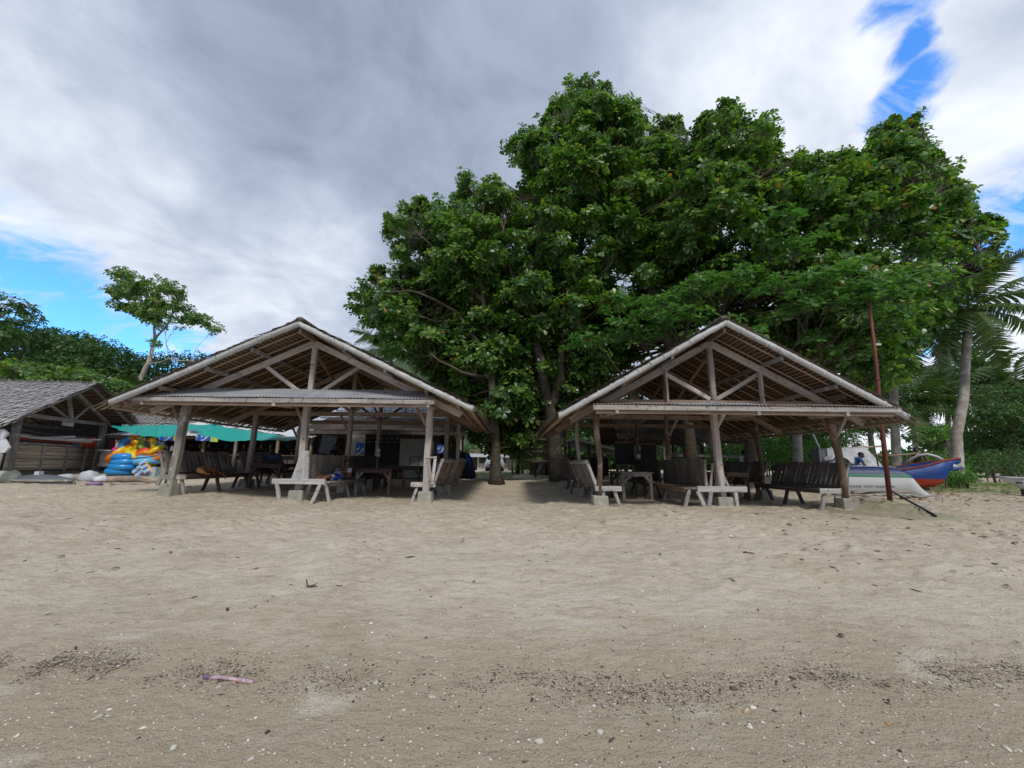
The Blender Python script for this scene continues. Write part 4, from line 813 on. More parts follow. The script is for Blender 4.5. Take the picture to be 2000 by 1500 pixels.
# ------------------------------------------------------------------ benches
def bench(label, x, y0, y1, side, m_back, m_seat, m_end, W=.46, lean=.27, gap=.02, slat=.125, endboard=True, end_legs=True, rail=None, seed=0, group=None, zb=1.06, sw=3):
    """one bench along Y. side=+1: the back is on the +X side; x is the foot of the back"""
    r = random.Random(seed); g = (gzf(x, y0)+gzf(x, y1))/2; t = thing('slat_bench', label, 'bench', (x, (y0+y1)/2, g), group=group)
    zs = g+.44; inn = x-side*W
    for k in range(sw):
        a = x-side*(W*(k+.5)/sw); beam('seat_plank', (a, y0, zs+r.uniform(-.004, .004)), (a, y1, zs+r.uniform(-.004, .004)), W/sw-.012, .03, m_seat, t, up=(0, 0, 1))
    beam('seat_rail', (inn+side*.03, y0+.04, zs-.05), (inn+side*.03, y1-.04, zs-.05), .03, .07, m_seat, t)
    n = int((y1-y0)/(slat+gap))
    bx, bz = x+side*lean, zs+zb-.44+.0
    for k in range(n):
        y = y0+.05+(y1-y0-.1)*(k+.5)/n; top = r.uniform(-.02, .02); beam('slat', (x+side*.01, y, zs-.03), (bx, y+r.uniform(-.012, .012), g+zb+top), slat*r.uniform(.93, 1.02), .02, m_back, t, up=(side, 0, .4), jit=.003, seg=1)
    beam('back_rail', (bx+side*.03, y0, g+zb-.07), (bx+side*.03, y1, g+zb-.07), .07, .05, rail or m_back, t, up=(side*.9, 0, .4))
    beam('back_rail', (x+side*.055, y0, zs+.06), (x+side*.055, y1, zs+.06), .06, .04, m_back, t, up=(side*.9, 0, .4))
    for j, y in enumerate((y0+.03, (y0+y1)/2, y1-.03)):
        gl = gzf(x, y)-.04; mm = m_end if j == 0 else m_seat
        if j == 0 and not end_legs: continue
        beam('leg', (inn-side*.02, y, gl), (inn+side*.13, y, zs-.03), .07, .06, mm, t, up=(0, 1, 0)); beam('leg', (x+side*.02, y, gl), (x-side*.12, y, zs-.03), .07, .06, mm, t, up=(0, 1, 0))
        beam('back_stay', (x+side*.03, y, zs-.05), (bx+side*.05, y, g+zb-.02), .06, .05, mm, t, up=(0, 1, 0))
    if endboard: beam('end_board', (inn-side*.03, y0-.03, zs-.02), (x+side*.10, y0-.03, zs-.02), .04, .11, m_end, t)
    return t
GB = 'slatted wooden benches inside the pavilions'
bench('long dark slat bench in the left pavilion with the ginger dog on it', -8.38, 9.75, 12.15, -1, WS, WK, WG, seed=1, group=GB)
bench('dark slat bench in the rear left bay of the left pavilion, behind the table', -8.38, 12.6, 14.9, -1, WS, WK, WD, seed=2, group=GB, endboard=False)
bench('bench with a tight grey board back carrying the lying boy', -5.02, 9.78, 12.2, -1, WG, WG, WW, lean=-.0, gap=.004, seed=3, group=GB, endboard=False, W=.62, zb=1.12)
bench('dark bench behind the grey board back, further back in the left pavilion', -5.02, 12.55, 14.8, -1, WD, WD, WD, lean=.0, gap=.004, seed=4, group=GB, endboard=False, zb=1.1)
bench('bench with reddish slats leaning outwards at the front right corner of the left pavilion', -1.93, 9.75, 12.2, 1, WR, WG, WW, seed=5, group=GB, lean=.2, rail=WG)
bench('greyish slat bench in the rear right bay of the left pavilion', -1.93, 12.6, 14.8, 1, WB, WB, WB, seed=6, group=GB, lean=.2, endboard=False)
bench('brown-grey slat bench at the front left corner of the right pavilion', 1.98, 9.0, 11.5, -1, mat('brown_grey_slats', (.24, .18, .14), (.12, .09, .07), W_, c3=(.33, .29, .25), f3=.55), WG, WW, seed=7, group=GB, lean=.22, rail=WG)
bench('slat bench in the rear left bay of the right pavilion', 1.98, 11.95, 14.3, -1, WD, WD, WD, seed=8, group=GB, lean=.2, endboard=False)
bench('bench with a solid dark vertical board back in the middle of the right pavilion', 4.42, 9.1, 11.6, 1, WS, WB, WG, lean=-.02, gap=.004, seed=9, group=GB, endboard=False, W=.5, zb=1.1)
bench('dark solid-backed bench in the rear middle of the right pavilion', 4.42, 11.9, 14.2, 1, WD, WD, WD, lean=-.02, gap=.004, seed=10, group=GB, endboard=False, W=.5, zb=1.1)
bench('long dark slat bench at the right side of the right pavilion', 7.42, 9.05, 11.5, 1, WS, WD, WW, seed=11, group=GB)
bench('dark slat bench in the rear right bay of the right pavilion', 7.42, 11.95, 14.3, 1, WS, WD, WD, seed=12, group=GB, endboard=False)
# front cross boards and splayed legs of the double middle benches
def cross(label, u0, u1, v, Y, legs, m):
    a = P(u0, v, Y); b = P(u1, v, Y); g = gzf((a.x+b.x)/2, Y); t = thing('trestle', label, 'bench end', ((a.x+b.x)/2, Y, g))
    beam('board', (a.x, Y, a.z), (b.x, Y, a.z), .05, .125, m, t, jit=.004)
    beam('board', (a.x+.05, Y+.10, a.z+.03), (b.x-.05, Y+.10, a.z+.03), .14, .03, m, t, jit=.004)
    for (xt, xb) in legs: beam('leg', (P(xb, v, Y).x, Y+.01, gzf(P(xb, v, Y).x, Y)-.05), (P(xt, v, Y).x, Y+.01, a.z-.05), .08, .055, m, t, up=(0, 1, 0))
cross('worn white cross board on splayed legs at the foot of the left pavilion middle post', 532, 635, 940, 9.50, [(541, 552), (626, 612)], WW)
cross('worn white cross board on legs at the foot of the right pavilion middle post', 1362, 1458, 955, 8.85, [(1363, 1376), (1388, 1380), (1436, 1437)], WW)
# leaning boards around the right middle post
t = thing('bench_prop', 'pale boards leaning in an A against the middle post of the right pavilion', 'wooden boards', (4.6, 9.2, 0))
for (ub, ut, vt, Y) in ((1387, 1392, 905, 9.15), (1400, 1392, 905, 9.3), (1424, 1402, 905, 9.2)): beam('board', P(ub, 953, Y), P(ut, vt, Y), .055, .025, WP if ub != 1400 else WB, t, up=(0, 1, 0))
t = thing('bench_prop', 'pale upright worn board beside the right front post of the right pavilion', 'wooden boards', (7.5, 9.3, 0))
beam('board', P(1655, 968, 9.3), P(1651, 905, 9.3), .10, .04, WP, t, up=(0, 1, 0)); beam('board', P(1640, 905, 9.3), P(1656, 905, 9.3), .03, .03, WP, t); beam('board', P(1634, 945, 9.3), P(1648, 915, 9.3), .05, .02, WP, t, up=(0, 1, 0))
t = thing('bench_prop', 'white-painted forked board on the front right post of the left pavilion', 'wooden boards', (-1.8, 9.6, 0))
beam('board', P(843, 945, 9.62), P(851, 893, 9.62), .07, .03, WW, t, up=(0, 1, 0)); beam('board', P(832, 893, 9.6), P(853, 893, 9.6), .03, .04, WW, t); beam('board', P(836, 896, 9.6), P(843, 940, 9.6), .06, .03, WW, t, up=(0, 1, 0))
# ------------------------------------------------------------------ tables
def table(label, ul, ur, vtop, Y, L, m, legm, seed=0):
    a = P(ul, vtop, Y); b = P(ur, vtop, Y); x0, x1 = a.x, b.x; g = gzf((x0+x1)/2, Y+L/2); z = g+.74
    t = thing('wooden_table', label, 'table', ((x0+x1)/2, Y+L/2, g), group='rough wooden tables in the pavilions'); n = 5; w_ = (x1-x0)/n
    for k in range(n): x = x0+w_*(k+.5); beam('tabletop_plank', (x, Y, z), (x, Y+L, z+random.uniform(-.003, .003)), w_-.008, .03, m, t)
    beam('apron', (x0+.04, Y+.03, z-.06), (x1-.04, Y+.03, z-.06), .03, .085, m, t); beam('apron', (x0+.04, Y+L-.04, z-.06), (x1-.04, Y+L-.04, z-.06), .03, .085, m, t)
    for i, (x, y) in enumerate(((x0+.07, Y+.06), (x1-.07, Y+.06), (x0+.07, Y+L-.08), (x1-.07, Y+L-.08))):
        beam('leg', (x, y, gzf(x, y)-.04), (x, y, z-.02), .07, .07, legm[i], t, up=(0, 1, 0)); sg = 1 if i % 2 == 0 else -1
        beam('bracket', (x, y-.04, z-.28), (x+sg*.16, y-.04, z-.09), .03, .07, legm[i], t)
table('table with one white and one orange-red front leg in the left pavilion', 692, 766, 921, 11.5, 1.6, WK, [WP, WR, WD, WR])
table('dark table at the back right of the left pavilion before the white door', 748, 822, 915, 13.9, .8, WD, [WD, WD, WD, WD])
table('reddish-brown table in the left bay of the left pavilion by the seated person', 485, 548, 915, 12.0, 1.9, WK, [WK, WK, WD, WD])
table('small grey square-legged table in the left bay of the right pavilion', 1213, 1277, 931, 10.7, 1.4, WG, [WG, WG, WD, WD])
table('dark table in the right bay of the right pavilion', 1418, 1466, 932, 11.2, 1.2, WB, [WK, WK, WD, WD])
# ------------------------------------------------------------------ far-left thatched stall
def qx(u, v, Y): p = P(u, v, Y); return Vector((p.x, p.y, p.z))
def stall():
    A = qx(12, 938, 12.6); B = qx(186, 925, 17.4); t = thing('thatched_stall', 'low stall at the far left with a silver-grey thatched roof and bamboo slat wall', 'stall', ((A.x+B.x)/2, 15, .3))
    R0 = qx(190, 751, 15.2); E0 = qx(15, 826, 11.9); F0 = qx(268, 829, 18.4); e = Vector((-9, -.7, 0))
    for a, b, nm in ((R0, E0, 0), (R0, F0, 1)):
        b_ = MB(); b_.add([a, a+e, b+e, b], [(0, 1, 2, 3)]); b_.build('thatch_light_block', THB, t)
        thatch_slope('thatch', t, THG if nm == 0 else THT, a+Vector((.1, 0, .03)), a+e+Vector((0, 0, .03)), b+(b-a).normalized()*.08+Vector((.1, 0, 0)), b+e+(b-a).normalized()*.08, 'grey weathered nipa shingles', seed=70+nm, lift=.03)
        for k in range(12):
            q = k/12+.04; p = lerp(a, b, q)-Vector((0, 0, .05)); log('batten', [p+Vector((-.05, 0, 0)), p+e*.5, p+e*.98], [.016]*3, BTN, t, 4)
        for k in range(9): p = e*(k/9+.02)-Vector((0, 0, .1)); beam('rafter', a+p, b+p, .05, .09, WG if k in (0,) else WB, t)
    log('post', [A-Vector((0, 0, .1)), lerp(A, qx(36, 812, 12.6), .5), qx(36, 812, 12.6)], [.12, .11, .10], WG, t, 9); log('post', [B-Vector((0, 0, .1)), qx(203, 830, 17.4)], [.13, .12], WG, t, 9)
    for (x, y) in ((-7.5, -.6),):
        for q in (A, B): p = q+Vector((x, y, 0)); log('post', [p, p+Vector((0, 0, 2.2))], [.1, .1], WD, t, 8)
    T0 = qx(42, 810, 12.6); T1 = qx(204, 829, 17.4); beam('tie_beam', T0-(T1-T0)*.05, T1+(T1-T0)*.03, .08, .13, WG, t)
    K = lerp(T0, T1, .52)+Vector((0, 0, .05)); top = qx(135, 768, 15.0); beam('king_post', K, top, .10, .10, WG, t, up=(0, 1, 0))
    beam('strut', K+Vector((0, -.1, 0)), qx(97, 790, 14.0), .06, .08, WG, t); beam('strut', K+Vector((0, .1, 0)), qx(176, 793, 16.0), .06, .08, WG, t); beam('rafter', qx(152, 768, 15.2), qx(216, 831, 17.9), .07, .12, WG, t)
    beam('tie_beam', T0+Vector((-.6, 0, -.25)), T1+Vector((-.6, 0, -.3)), .06, .1, WD, t)
    # slat wall
    a1 = qx(17, 866, 12.6); b1 = qx(196, 876, 17.4); a0 = qx(8, 918, 12.6); b0_ = qx(187, 915, 17.4); n = 19
    SL = mat('bamboo_slat', (.66, .58, .47), (.42, .35, .27), (1.5, 16, 16), c3=(.62, .50, .34), f3=.58, s3=1.2, bump=.2)
    for k in range(n):
        q = (k+.5)/n; o = Vector((.02*(k % 2), 0, 0)); log('slat', [lerp(a1, a0, q)+o, lerp(lerp(a1, a0, q), lerp(b1, b0_, q), .5)+o, lerp(b1, b0_, q)+o], [.016, .018, .015], SL, t, 6, .008)
    beam('top_rail', a1+Vector((.05, 0, .04)), b1+Vector((.05, 0, .04)), .05, .06, WG, t)
    for q in (.0, .30, .56, .79, .93): beam('batten_post', lerp(a1, b1, q)+Vector((.06, 0, .03)), lerp(a0, b0_, q)+Vector((.06, 0, -.05)), .07, .035, WG, t, up=(1, 0, 0))
    # back wall and side wall inside, board colour carries the stall's inner shade
    for k in range(26):
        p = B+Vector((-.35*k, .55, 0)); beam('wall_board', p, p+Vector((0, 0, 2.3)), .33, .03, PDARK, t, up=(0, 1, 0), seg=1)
    # small white sign on the tie beam
    s = qx(133, 827, 15.0); b = MB().box(s, (.03, .62, .2), Matrix.Rotation(.36, 3, 'Z')); b.build('sign_board', WP, t)
stall()
def board_shape(name, label, c, L, w_, th, rz, tilt, m, group=None):
    V = []; n = 12
    for i in range(n+1):
        q = i/n; ww = w_*math.sin(math.pi*min(.97, max(.03, q)))**.55; x = (q-.5)*L; z = .12*(q-.5)**2*L
        V += [(x, -ww/2, z), (x, ww/2, z), (x, ww*.35, z+th), (x, -ww*.35, z+th)]
    f = [(4*i+a, 4*i+(a+1) % 4, 4*i+4+(a+1) % 4, 4*i+4+a) for i in range(n) for a in range(4)]+[(0, 3, 2, 1), (4*n, 4*n+1, 4*n+2, 4*n+3)]
    M = Matrix.Translation(c) @ Matrix.Rotation(rz, 4, 'Z') @ Matrix.Rotation(tilt, 4, 'Y'); o = mkobj(name, MB().add(V, f).mesh(name, True), m, None, M=M); return tag(o, label, name.replace('_', ' '), group)
for k, (u, v, m, lb) in enumerate([(82, 856, PWHITE, 'leftmost pale board of the stack lying above the bamboo slat wall'), (98, 858, PWHITE, 'second pale board of the stack above the bamboo slat wall'), (112, 860, PCREAM, 'cream board in the middle of the stack above the slat wall'),
        (128, 861, PWHITE, 'white board at the right of the stack above the slat wall'), (100, 864, PRED, 'red board lowest in the stack above the slat wall'), (115, 852, PGREY, 'grey sheet on top of the stack above the slat wall')]):
    board_shape('paddle_board', lb, qx(u, v, 15.2+.1*k), 2.0, .42, .06, rad(14+6*k), .06*(k % 3), m, 'boards stacked in the left stall')
b = MB().tube([qx(172, 874, 16.3), qx(172, 872, 16.3)+Vector((0, 0, .1)), qx(173, 857, 16.3), qx(173, 855, 16.3)], [.2, .23, .22, .1], 14); tag(b.build('water_drum', PRED, smooth=True), 'round red plastic drum standing behind the slat wall beside the stall post', 'drum')
b = MB().box(qx(157, 869, 16.3), (.32, .3, .3), None, .9); tag(b.build('plastic_crate', PBLUE), 'small blue plastic crate left of the red drum in the stall', 'crate')
# --- neighbouring hut roof and beach shop behind the teal tarpaulins
def hut_roof():
    t = thing('thatched_hut', 'hut whose pinkish-grey thatched roof shows between the stall and the left pavilion', 'hut', (-17, 21, .4))
    a = qx(225, 806, 22); a1 = qx(430, 800, 22); e = qx(215, 832, 19.5); e1 = qx(440, 834, 19.5)
    MB().add([a, a1, e1, e], [(0, 1, 2, 3)]).build('thatch_light_block', THB, t); thatch_slope('thatch', t, THG, a, a1, e, e1, 'pinkish grey shingles', seed=90)
    for u in (240, 330, 420): p = qx(u, 832, 20); beam('post', (p.x, 20, .3), (p.x, 20, p.z+.1), .12, .12, WD, t, up=(0, 1, 0))
hut_roof()
def shop():
    x0, x1 = xs(205, 880, 17.2), xs(612, 880, 17.2); t = thing('beach_shop', 'long dark beach shop under low tin sheets behind the teal tarpaulins', 'shop', ((x0+x1)/2, 18.5, .4)); g = .38
    n = int((x1-x0)/.95)
    for k in range(n):
        a = x0+(x1-x0)*k/n; tin_sheet(t, a, a+(x1-x0)/n+.05, 17.0+random.uniform(-.1, .1), 1.98+random.uniform(-.03, .03), 20.2, 2.72+random.uniform(-.06, .06), [TIN, TINR, TIN, PWHITE][k % 4], pitch=.15, amp=.016)
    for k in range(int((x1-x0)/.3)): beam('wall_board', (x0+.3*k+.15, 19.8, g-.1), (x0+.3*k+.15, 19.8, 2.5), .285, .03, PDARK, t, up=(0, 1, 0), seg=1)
    for u in (222, 300, 395, 458, 540, 606): x = xs(u, 880, 17.2); beam('post', (x, 17.25, g-.1), (x, 17.25, 2.0), .11, .11, WB if u != 458 else WG, t, up=(0, 1, 0))
    beam('shop_beam', (x0, 17.2, 1.90), (x1, 17.2, 1.90), .06, .1, WB, t); beam('counter', (x0+2.6, 17.5, 1.18), (x1-.2, 17.5, 1.18), .5, .05, WD, t); beam('shelf', (x0+3, 19.4, 1.5), (x1-.3, 19.4, 1.5), .35, .04, WB, t); beam('shelf', (x0+3, 19.4, 1.1), (x1-.3, 19.4, 1.1), .35, .04, WB, t)
    for k in range(int((x1-x0-2.7)/.28)): beam('counter_board', (x0+2.7+.28*k, 17.4, g-.1), (x0+2.7+.28*k, 17.4, 1.15), .26, .025, WD, t, up=(0, 1, 0), seg=1)
    beam('knee_brace', qx(318, 862, 17.1), qx(328, 876, 17.1), .05, .06, WG, t)
shop()
r_ = random.Random(3)
GC = [REDV, SKY_BLUE, YELLOW, LIME, PWHITE, ORANGE, PGREEN]
for k in range(26):
    u = 372+k*8.6; lvl = (1.545, 1.145)[k % 2]; x = P(u, 880, 19.3).x; h = r_.uniform(.16, .28)
    b = MB().tube([(x, 19.3, lvl), (x, 19.3, lvl+h*.65), (x, 19.3, lvl+h*.8), (x, 19.3, lvl+h)], [.05, .05, .02, .018], 8)
    tag(b.build('bottle', GC[k % 7], smooth=True), ['red', 'sky-blue', 'yellow', 'lime', 'white', 'orange', 'green'][k % 7]+' bottle on the '+('upper' if k % 2 == 0 else 'lower')+' back shelf of the beach shop, '+('left' if k < 9 else 'middle' if k < 18 else 'right')+' part', 'bottle', 'bottles on the shop shelves')
def banner(label, u0, v0, u1, v1, Y, m, cat='banner'):
    a = qx(u0, v0, Y); c = qx(u1, v1, Y); V = []; n = 6
    for j in (0, 1):
        for i in range(n+1): q = i/n; V.append((a.x+(c.x-a.x)*q, Y+.015*math.sin(q*9), a.z+(c.z-a.z)*j))
    for (x, y, z) in list(V): V.append((x, y+.012, z))
    k = 2*(n+1); f = [(i, i+1, n+2+i, n+1+i) for i in range(n)]+[(k+i, k+n+1+i, k+n+2+i, k+i+1) for i in range(n)]
    f += [(i, k+i, k+i+1, i+1) for i in range(n)]+[(n+1+i, n+2+i, k+n+2+i, k+n+1+i) for i in range(n)]
    return tag(MB().add(V, f).build('banner', m), label, cat)
banner('blue printed banner left of the front post under the first teal tarpaulin', 311, 852, 339, 861, 16.9, BANNER); banner('small yellow banner beside the left blue banner', 340, 849, 350, 861, 16.9, YELLOW)
banner('blue printed banner under the middle of the teal tarpaulins', 384, 848, 411, 861, 16.9, BANNER); banner('small yellow-green banner right of the second blue banner', 412, 853, 425, 863, 16.9, LIME)
def drape(name, label, top, bot, Yt, Yb, m, seed, sag=.0, cat='tarpaulin', nu=60, nv=10, rip=.06):
    r = np.random.default_rng(seed)
    def curve(c, q): us = [p[0] for p in c]; u = us[0]+(us[-1]-us[0])*q; return u, float(np.interp(u, us, [p[1] for p in c]))
    V = []
    for j in range(nv+1):
        h = j/nv; Y = Yt+(Yb-Yt)*h
        for i in range(nu+1):
            q = i/nu; ut, vt = curve(top, q); ub, vb = curve(bot, q); a = qx(ut, vt, Yt); b = qx(ub, vb, Yb); p = lerp(a, b, h)
            p += Vector((0, rip*math.sin(q*23+seed)*h+rip*.6*math.sin(q*51+3*h), -sag*math.sin(math.pi*h)+rip*.3*math.sin(q*37))); V.append(tuple(p))
    k = nu+1; f = [(j*k+i, j*k+i+1, j*k+k+i+1, j*k+k+i) for j in range(nv) for i in range(nu)]
    o = MB().add(V, f).build(name, m, smooth=True); md = o.modifiers.new('thick', 'SOLIDIFY'); md.thickness = .006; return tag(o, label, cat)
drape('tarpaulin', 'left teal tarpaulin stretched from the stall post, hanging in a long wedge', [(213, 832), (280, 831), (356, 830)], [(216, 834), (250, 845), (285, 852), (310, 854.5), (335, 852), (356, 850)], 16.4, 15.3, TEAL, 1)
drape('tarpaulin', 'right teal tarpaulin sagging to a point behind the left pavilion', [(364, 829), (385, 830), (425, 828), (445, 836), (500, 842), (520, 846), (560, 853), (600, 856)], [(364, 841), (384, 842), (400, 852), (430, 858), (455, 864), (470, 860), (520, 860), (560, 861), (600, 859)], 16.2, 15.2, TEAL, 2)
drape('tarpaulin', 'crumpled white sheet over the shop roof above the teal tarpaulins', [(368, 828), (410, 817), (440, 822), (500, 824), (560, 836), (612, 846)], [(368, 834), (410, 832), (450, 835), (500, 842), (560, 851), (612, 853)], 18.8, 17.3, PWHITE, 3, rip=.06)
# --- swim rings and pool toys
def ring(label, u, v, Y, R_, r, m, tilt=(0, 0), head=None, hm=None, z=None):
    p = qx(u, v, Y); z = p.z if z is None else z; Rm = Euler((tilt[0], tilt[1], u*.1)).to_matrix(); t = thing('swim_ring', label, 'swim ring', (p.x, Y, z), group='inflatable rings and toys for hire')
    MB().torus((p.x, Y, z), R_, r, Rm=Rm, flat=.9).build('ring', m, t, smooth=True); MB().tube([Vector((p.x+R_, Y, z+r*.85)), Vector((p.x+R_, Y, z+r+.03))], .018, 6).build('valve', PWHITE, t)
    if head:
        h = Vector((p.x+head[0], Y-.1, z+r*.8)); b = MB(); b.tube([h, h+Vector((0, -.04, .13)), h+Vector((head[1], -.06, .25))], [.09, .07, .06], 8); b.ball(h+Vector((head[1], -.08, .33)), (.11, .12, .1), 10, 7); b.build('neck', m, t, smooth=True)
        MB().tube([h+Vector((head[1], -.17, .32)), h+Vector((head[1]*1.2, -.27, .30))], [.05, .02], 7).build('beak', hm or REDV, t, smooth=True)
g0 = G(250, 938); Yf = 15.6; gg = gzf(-15, Yf)
for k, (u, r1) in enumerate([(243, .37), (249, .38), (250, .36), (247, .32)]):
    ring(['lowest', 'second from bottom', 'third from bottom', 'topmost'][k]+' of the four sky-blue swim rings stacked at the left of the pile', u, 900, Yf, r1, .15, SKY_BLUE, (random.uniform(-.06, .06), random.uniform(-.08, .08)), z=gg+.14+.175*k)
ring('pale blue swim ring on top of the pale box at the right of the pile', 288, 902, Yf, .32, .12, LBLUE, (.1, .06)); ring('second pale blue swim ring under the orange rings on the right', 291, 896, Yf, .28, .11, LBLUE, (.05, -.1))
for (u, v, R_, r, m, tl, hd, hm, lb) in [
    (232, 894, .25, .13, ORANGE, (.5, .1), None, None, 'orange ring at the left edge of the pile above the blue rings'), (258, 894, .25, .12, ORANGE, (.7, -.1), None, None, 'orange ring in the middle of the pile behind the bamboo rod'),
    (286, 893, .24, .11, ORANGE, (.8, 0), None, None, 'orange ring on the right of the middle row of the pile'), (307, 891, .2, .12, ORANGE, (.6, .2), None, None, 'orange ring at the right end of the pile'),
    (236, 886, .24, .11, YELLOW, (.9, .2), None, None, 'yellow ring leaning at the left above the orange ring'), (265, 885, .26, .11, YELLOW, (.6, 0), (.05, .05), ORANGE, 'yellow duck-necked ring in the middle of the pile'),
    (303, 880, .24, .09, YELLOW, (.7, .1), (.0, -.05), ORANGE, 'yellow duck-necked ring at the upper right of the pile'), (243, 877, .28, .09, PINK, (.2, .35), None, None, 'bright pink ring lying on top at the left of the pile'),
    (278, 874, .25, .08, LIME, (.5, -.2), (.05, .0), YELLOW, 'lime green ring with a long neck on top of the pile'), (288, 883, .26, .08, REDV, (.3, .1), None, None, 'red and orange ring among the upper toys'), (262, 876, .2, .1, ORANGE, (.4, .5), (.02, .03), YELLOW, 'orange animal-necked ring standing in the centre of the top row'),
    (306, 875, .17, .09, LBLUE, (1.0, .3), None, None, 'small pale blue ring at the top right of the pile'), (246, 889, .22, .11, YELLOW, (.4, .2), None, None, 'yellow ring tipped over the top of the blue rings'), (256, 901, .2, .1, REDV, (1.0, .2), None, None, 'small red ring wedged right of the blue rings'),
    (270, 892, .22, .11, YELLOW, (.9, -.2), None, None, 'yellow ring in the heart of the pile'), (298, 903, .2, .1, YELLOW, (.8, .3), None, None, 'yellow ring low at the right of the pile'), (252, 868, .24, .12, SKY_BLUE, (1.3, 0), None, None, 'big sky-blue ring standing upright against the yellow board at the back')]:
    ring(lb, u, v, Yf+.05+(.35 if v < 878 else .15 if v < 890 else .05), R_*.95, r*1.2, m, tl, hd, hm)
t = thing('display_board', 'pale yellow board standing behind the swim rings', 'board', (-15, 16.4, gg)); a = qx(228, 861, 16.3); c = qx(284, 935, 16.3); MB().box(((a.x+c.x)/2, 16.3, (a.z+c.z)/2), (c.x-a.x, .04, a.z-c.z)).build('panel', PCREAM, t); beam('frame', (a.x, 16.26, a.z), (c.x, 16.26, a.z), .03, .05, WG, t)
t = thing('display_rack', 'yellow-painted rack frame at the right end of the swim ring pile', 'rack', (-13.8, 15.8, gg)); beam('upright', qx(316, 934, 15.8), qx(316, 878, 15.8), .06, .06, YELLOW, t, up=(0, 1, 0)); beam('upright', qx(228, 934, 16.1), qx(232, 884, 16.1), .06, .06, YELLOW, t, up=(0, 1, 0)); beam('crossbar', qx(228, 890, 15.9), qx(318, 884, 15.9), .05, .05, YELLOW, t)
beam_o = log('bamboo_rod', [qx(252, 897, 15.0), qx(340, 887, 13.5)], [.018, .016], WD, None, 6); tag(beam_o, 'thin dark rod running across the pile of swim rings', 'rod')
t = thing('ball_pile', 'heap of small multicoloured inflatables between the blue rings and the pale box', 'toys', (-14.8, 15.3, gg))
for k, (u, v) in enumerate([(273, 928), (280, 922), (285, 913), (276, 914), (281, 905), (290, 921), (268, 921)]): MB().ball(qx(u, v, 15.3), (.16, .15, .12), 12, 8).build('toy', MULTI, t, smooth=True)
b = MB().box(qx(296, 925, 15.5), (.62, .4, .5)); tag(b.build('foam_box', plain('pale_blue_foam', (.42, .52, .55), .7)), 'pale blue-white foam box under the pale blue swim rings', 'box')
t = thing('wire_cage', 'grey slatted crate left of the blue swim rings', 'crate', (qx(216, 900, 16.4).x, 16.4, gg)); MB().box(qx(216, 897, 16.4), (.5, .4, .6)).build('panel', WG, t); MB().box(qx(214, 880, 16.4), (.55, .45, .05)).build('lid', PWHITE, t)
b = MB().box(qx(226, 872, 16.9), (.4, .2, .5)); tag(b.build('hanging_bag', plain('maroon_cloth', (.2, .02, .03), .8)), 'maroon red bag hanging in the dark beside the stall post', 'bag')
# --- sacks, logs and odds on the sand at the left
def blobmesh(name, label, c, r, m, cat, seed, jit=.12, n=16, mm=11, rot=0):
    b = MB().ball((0, 0, 0), r, n, mm); rr = random.Random(seed); ph = [rr.uniform(0, 6.28) for _ in range(6)]
    b.v = [tuple(Vector(v)*(1+jit*(math.sin(3*v[0]/r[0]+ph[0])+.6*math.sin(5*v[1]/r[1]+ph[1])+.5*math.sin(7*v[0]/r[0]+4*v[2]/r[2]+ph[2])))) for v in b.v]; b.v = [(x, y, max(z, -r[2]*.45)) for x, y, z in b.v]
    g = gzf(c[0], c[1]); o = mkobj(name, b.mesh(name, True), m, None, M=Matrix.Translation((c[0], c[1], g+r[2]*.4)) @ Matrix.Rotation(rot, 4, 'Z')); return tag(o, label, cat)
def gp(u, v): p = G(u, v); return (p.x, p.y)
blobmesh('foam_float', 'large yellowish-white foam lump at the bottom left corner of the stall', gp(10, 943), (.36, .27, .27), SACKY, 'foam', 1)
blobmesh('sack', 'flat white sack lying before the slat wall, left one', gp(122, 938), (.28, .2, .15), SACK, 'sack', 2); blobmesh('sack', 'bulging bluish-white sack lying at the foot of the stall post', gp(172, 939), (.32, .23, .22), SACK, 'sack', 3); blobmesh('sack', 'small white bag right of the bulging sack', gp(196, 940), (.2, .17, .13), PWHITE, 'sack', 4)
blobmesh('rag', 'crumpled purple net rag on the sand before the driftwood log', gp(185, 946), (.22, .15, .05), plain('purple_rag', (.32, .20, .42), .8), 'rag', 5)
def canoe():
    c = gp(78, 942); g = gzf(*c); V = []; n = 14
    for i in range(n+1):
        q = i/n*2-1; h = .27*(1-q*q)**.6+.02; wd = .30*(1-q*q)**.6+.02
        for a in range(7): th = math.pi*a/6; V.append((c[0]+q*1.15, c[1]+wd*math.cos(th), g-.04+h*math.sin(th)))
    f = [(7*i+a, 7*i+a+1, 7*i+8+a, 7*i+7+a) for i in range(n) for a in range(6)]
    t = thing('dugout_canoe', 'small dark grey dugout lying upturned on the sand left of the sacks', 'canoe', (c[0], c[1], g)); MB().add(V, f).build('hull', PGREY, t, smooth=True); MB().tube([(c[0]+x, c[1]-.02-.31*(1-(x/1.15)**2)**.6, g+.06) for x in (-1.1, -.8, -.4, 0, .4, .8, 1.1)], .04, 6).build('gunwale', WG, t, smooth=True); MB().box((c[0]-.1, c[1], g+.27), (.14, .14, .14)).build('block', PWHITE, t)
canoe()
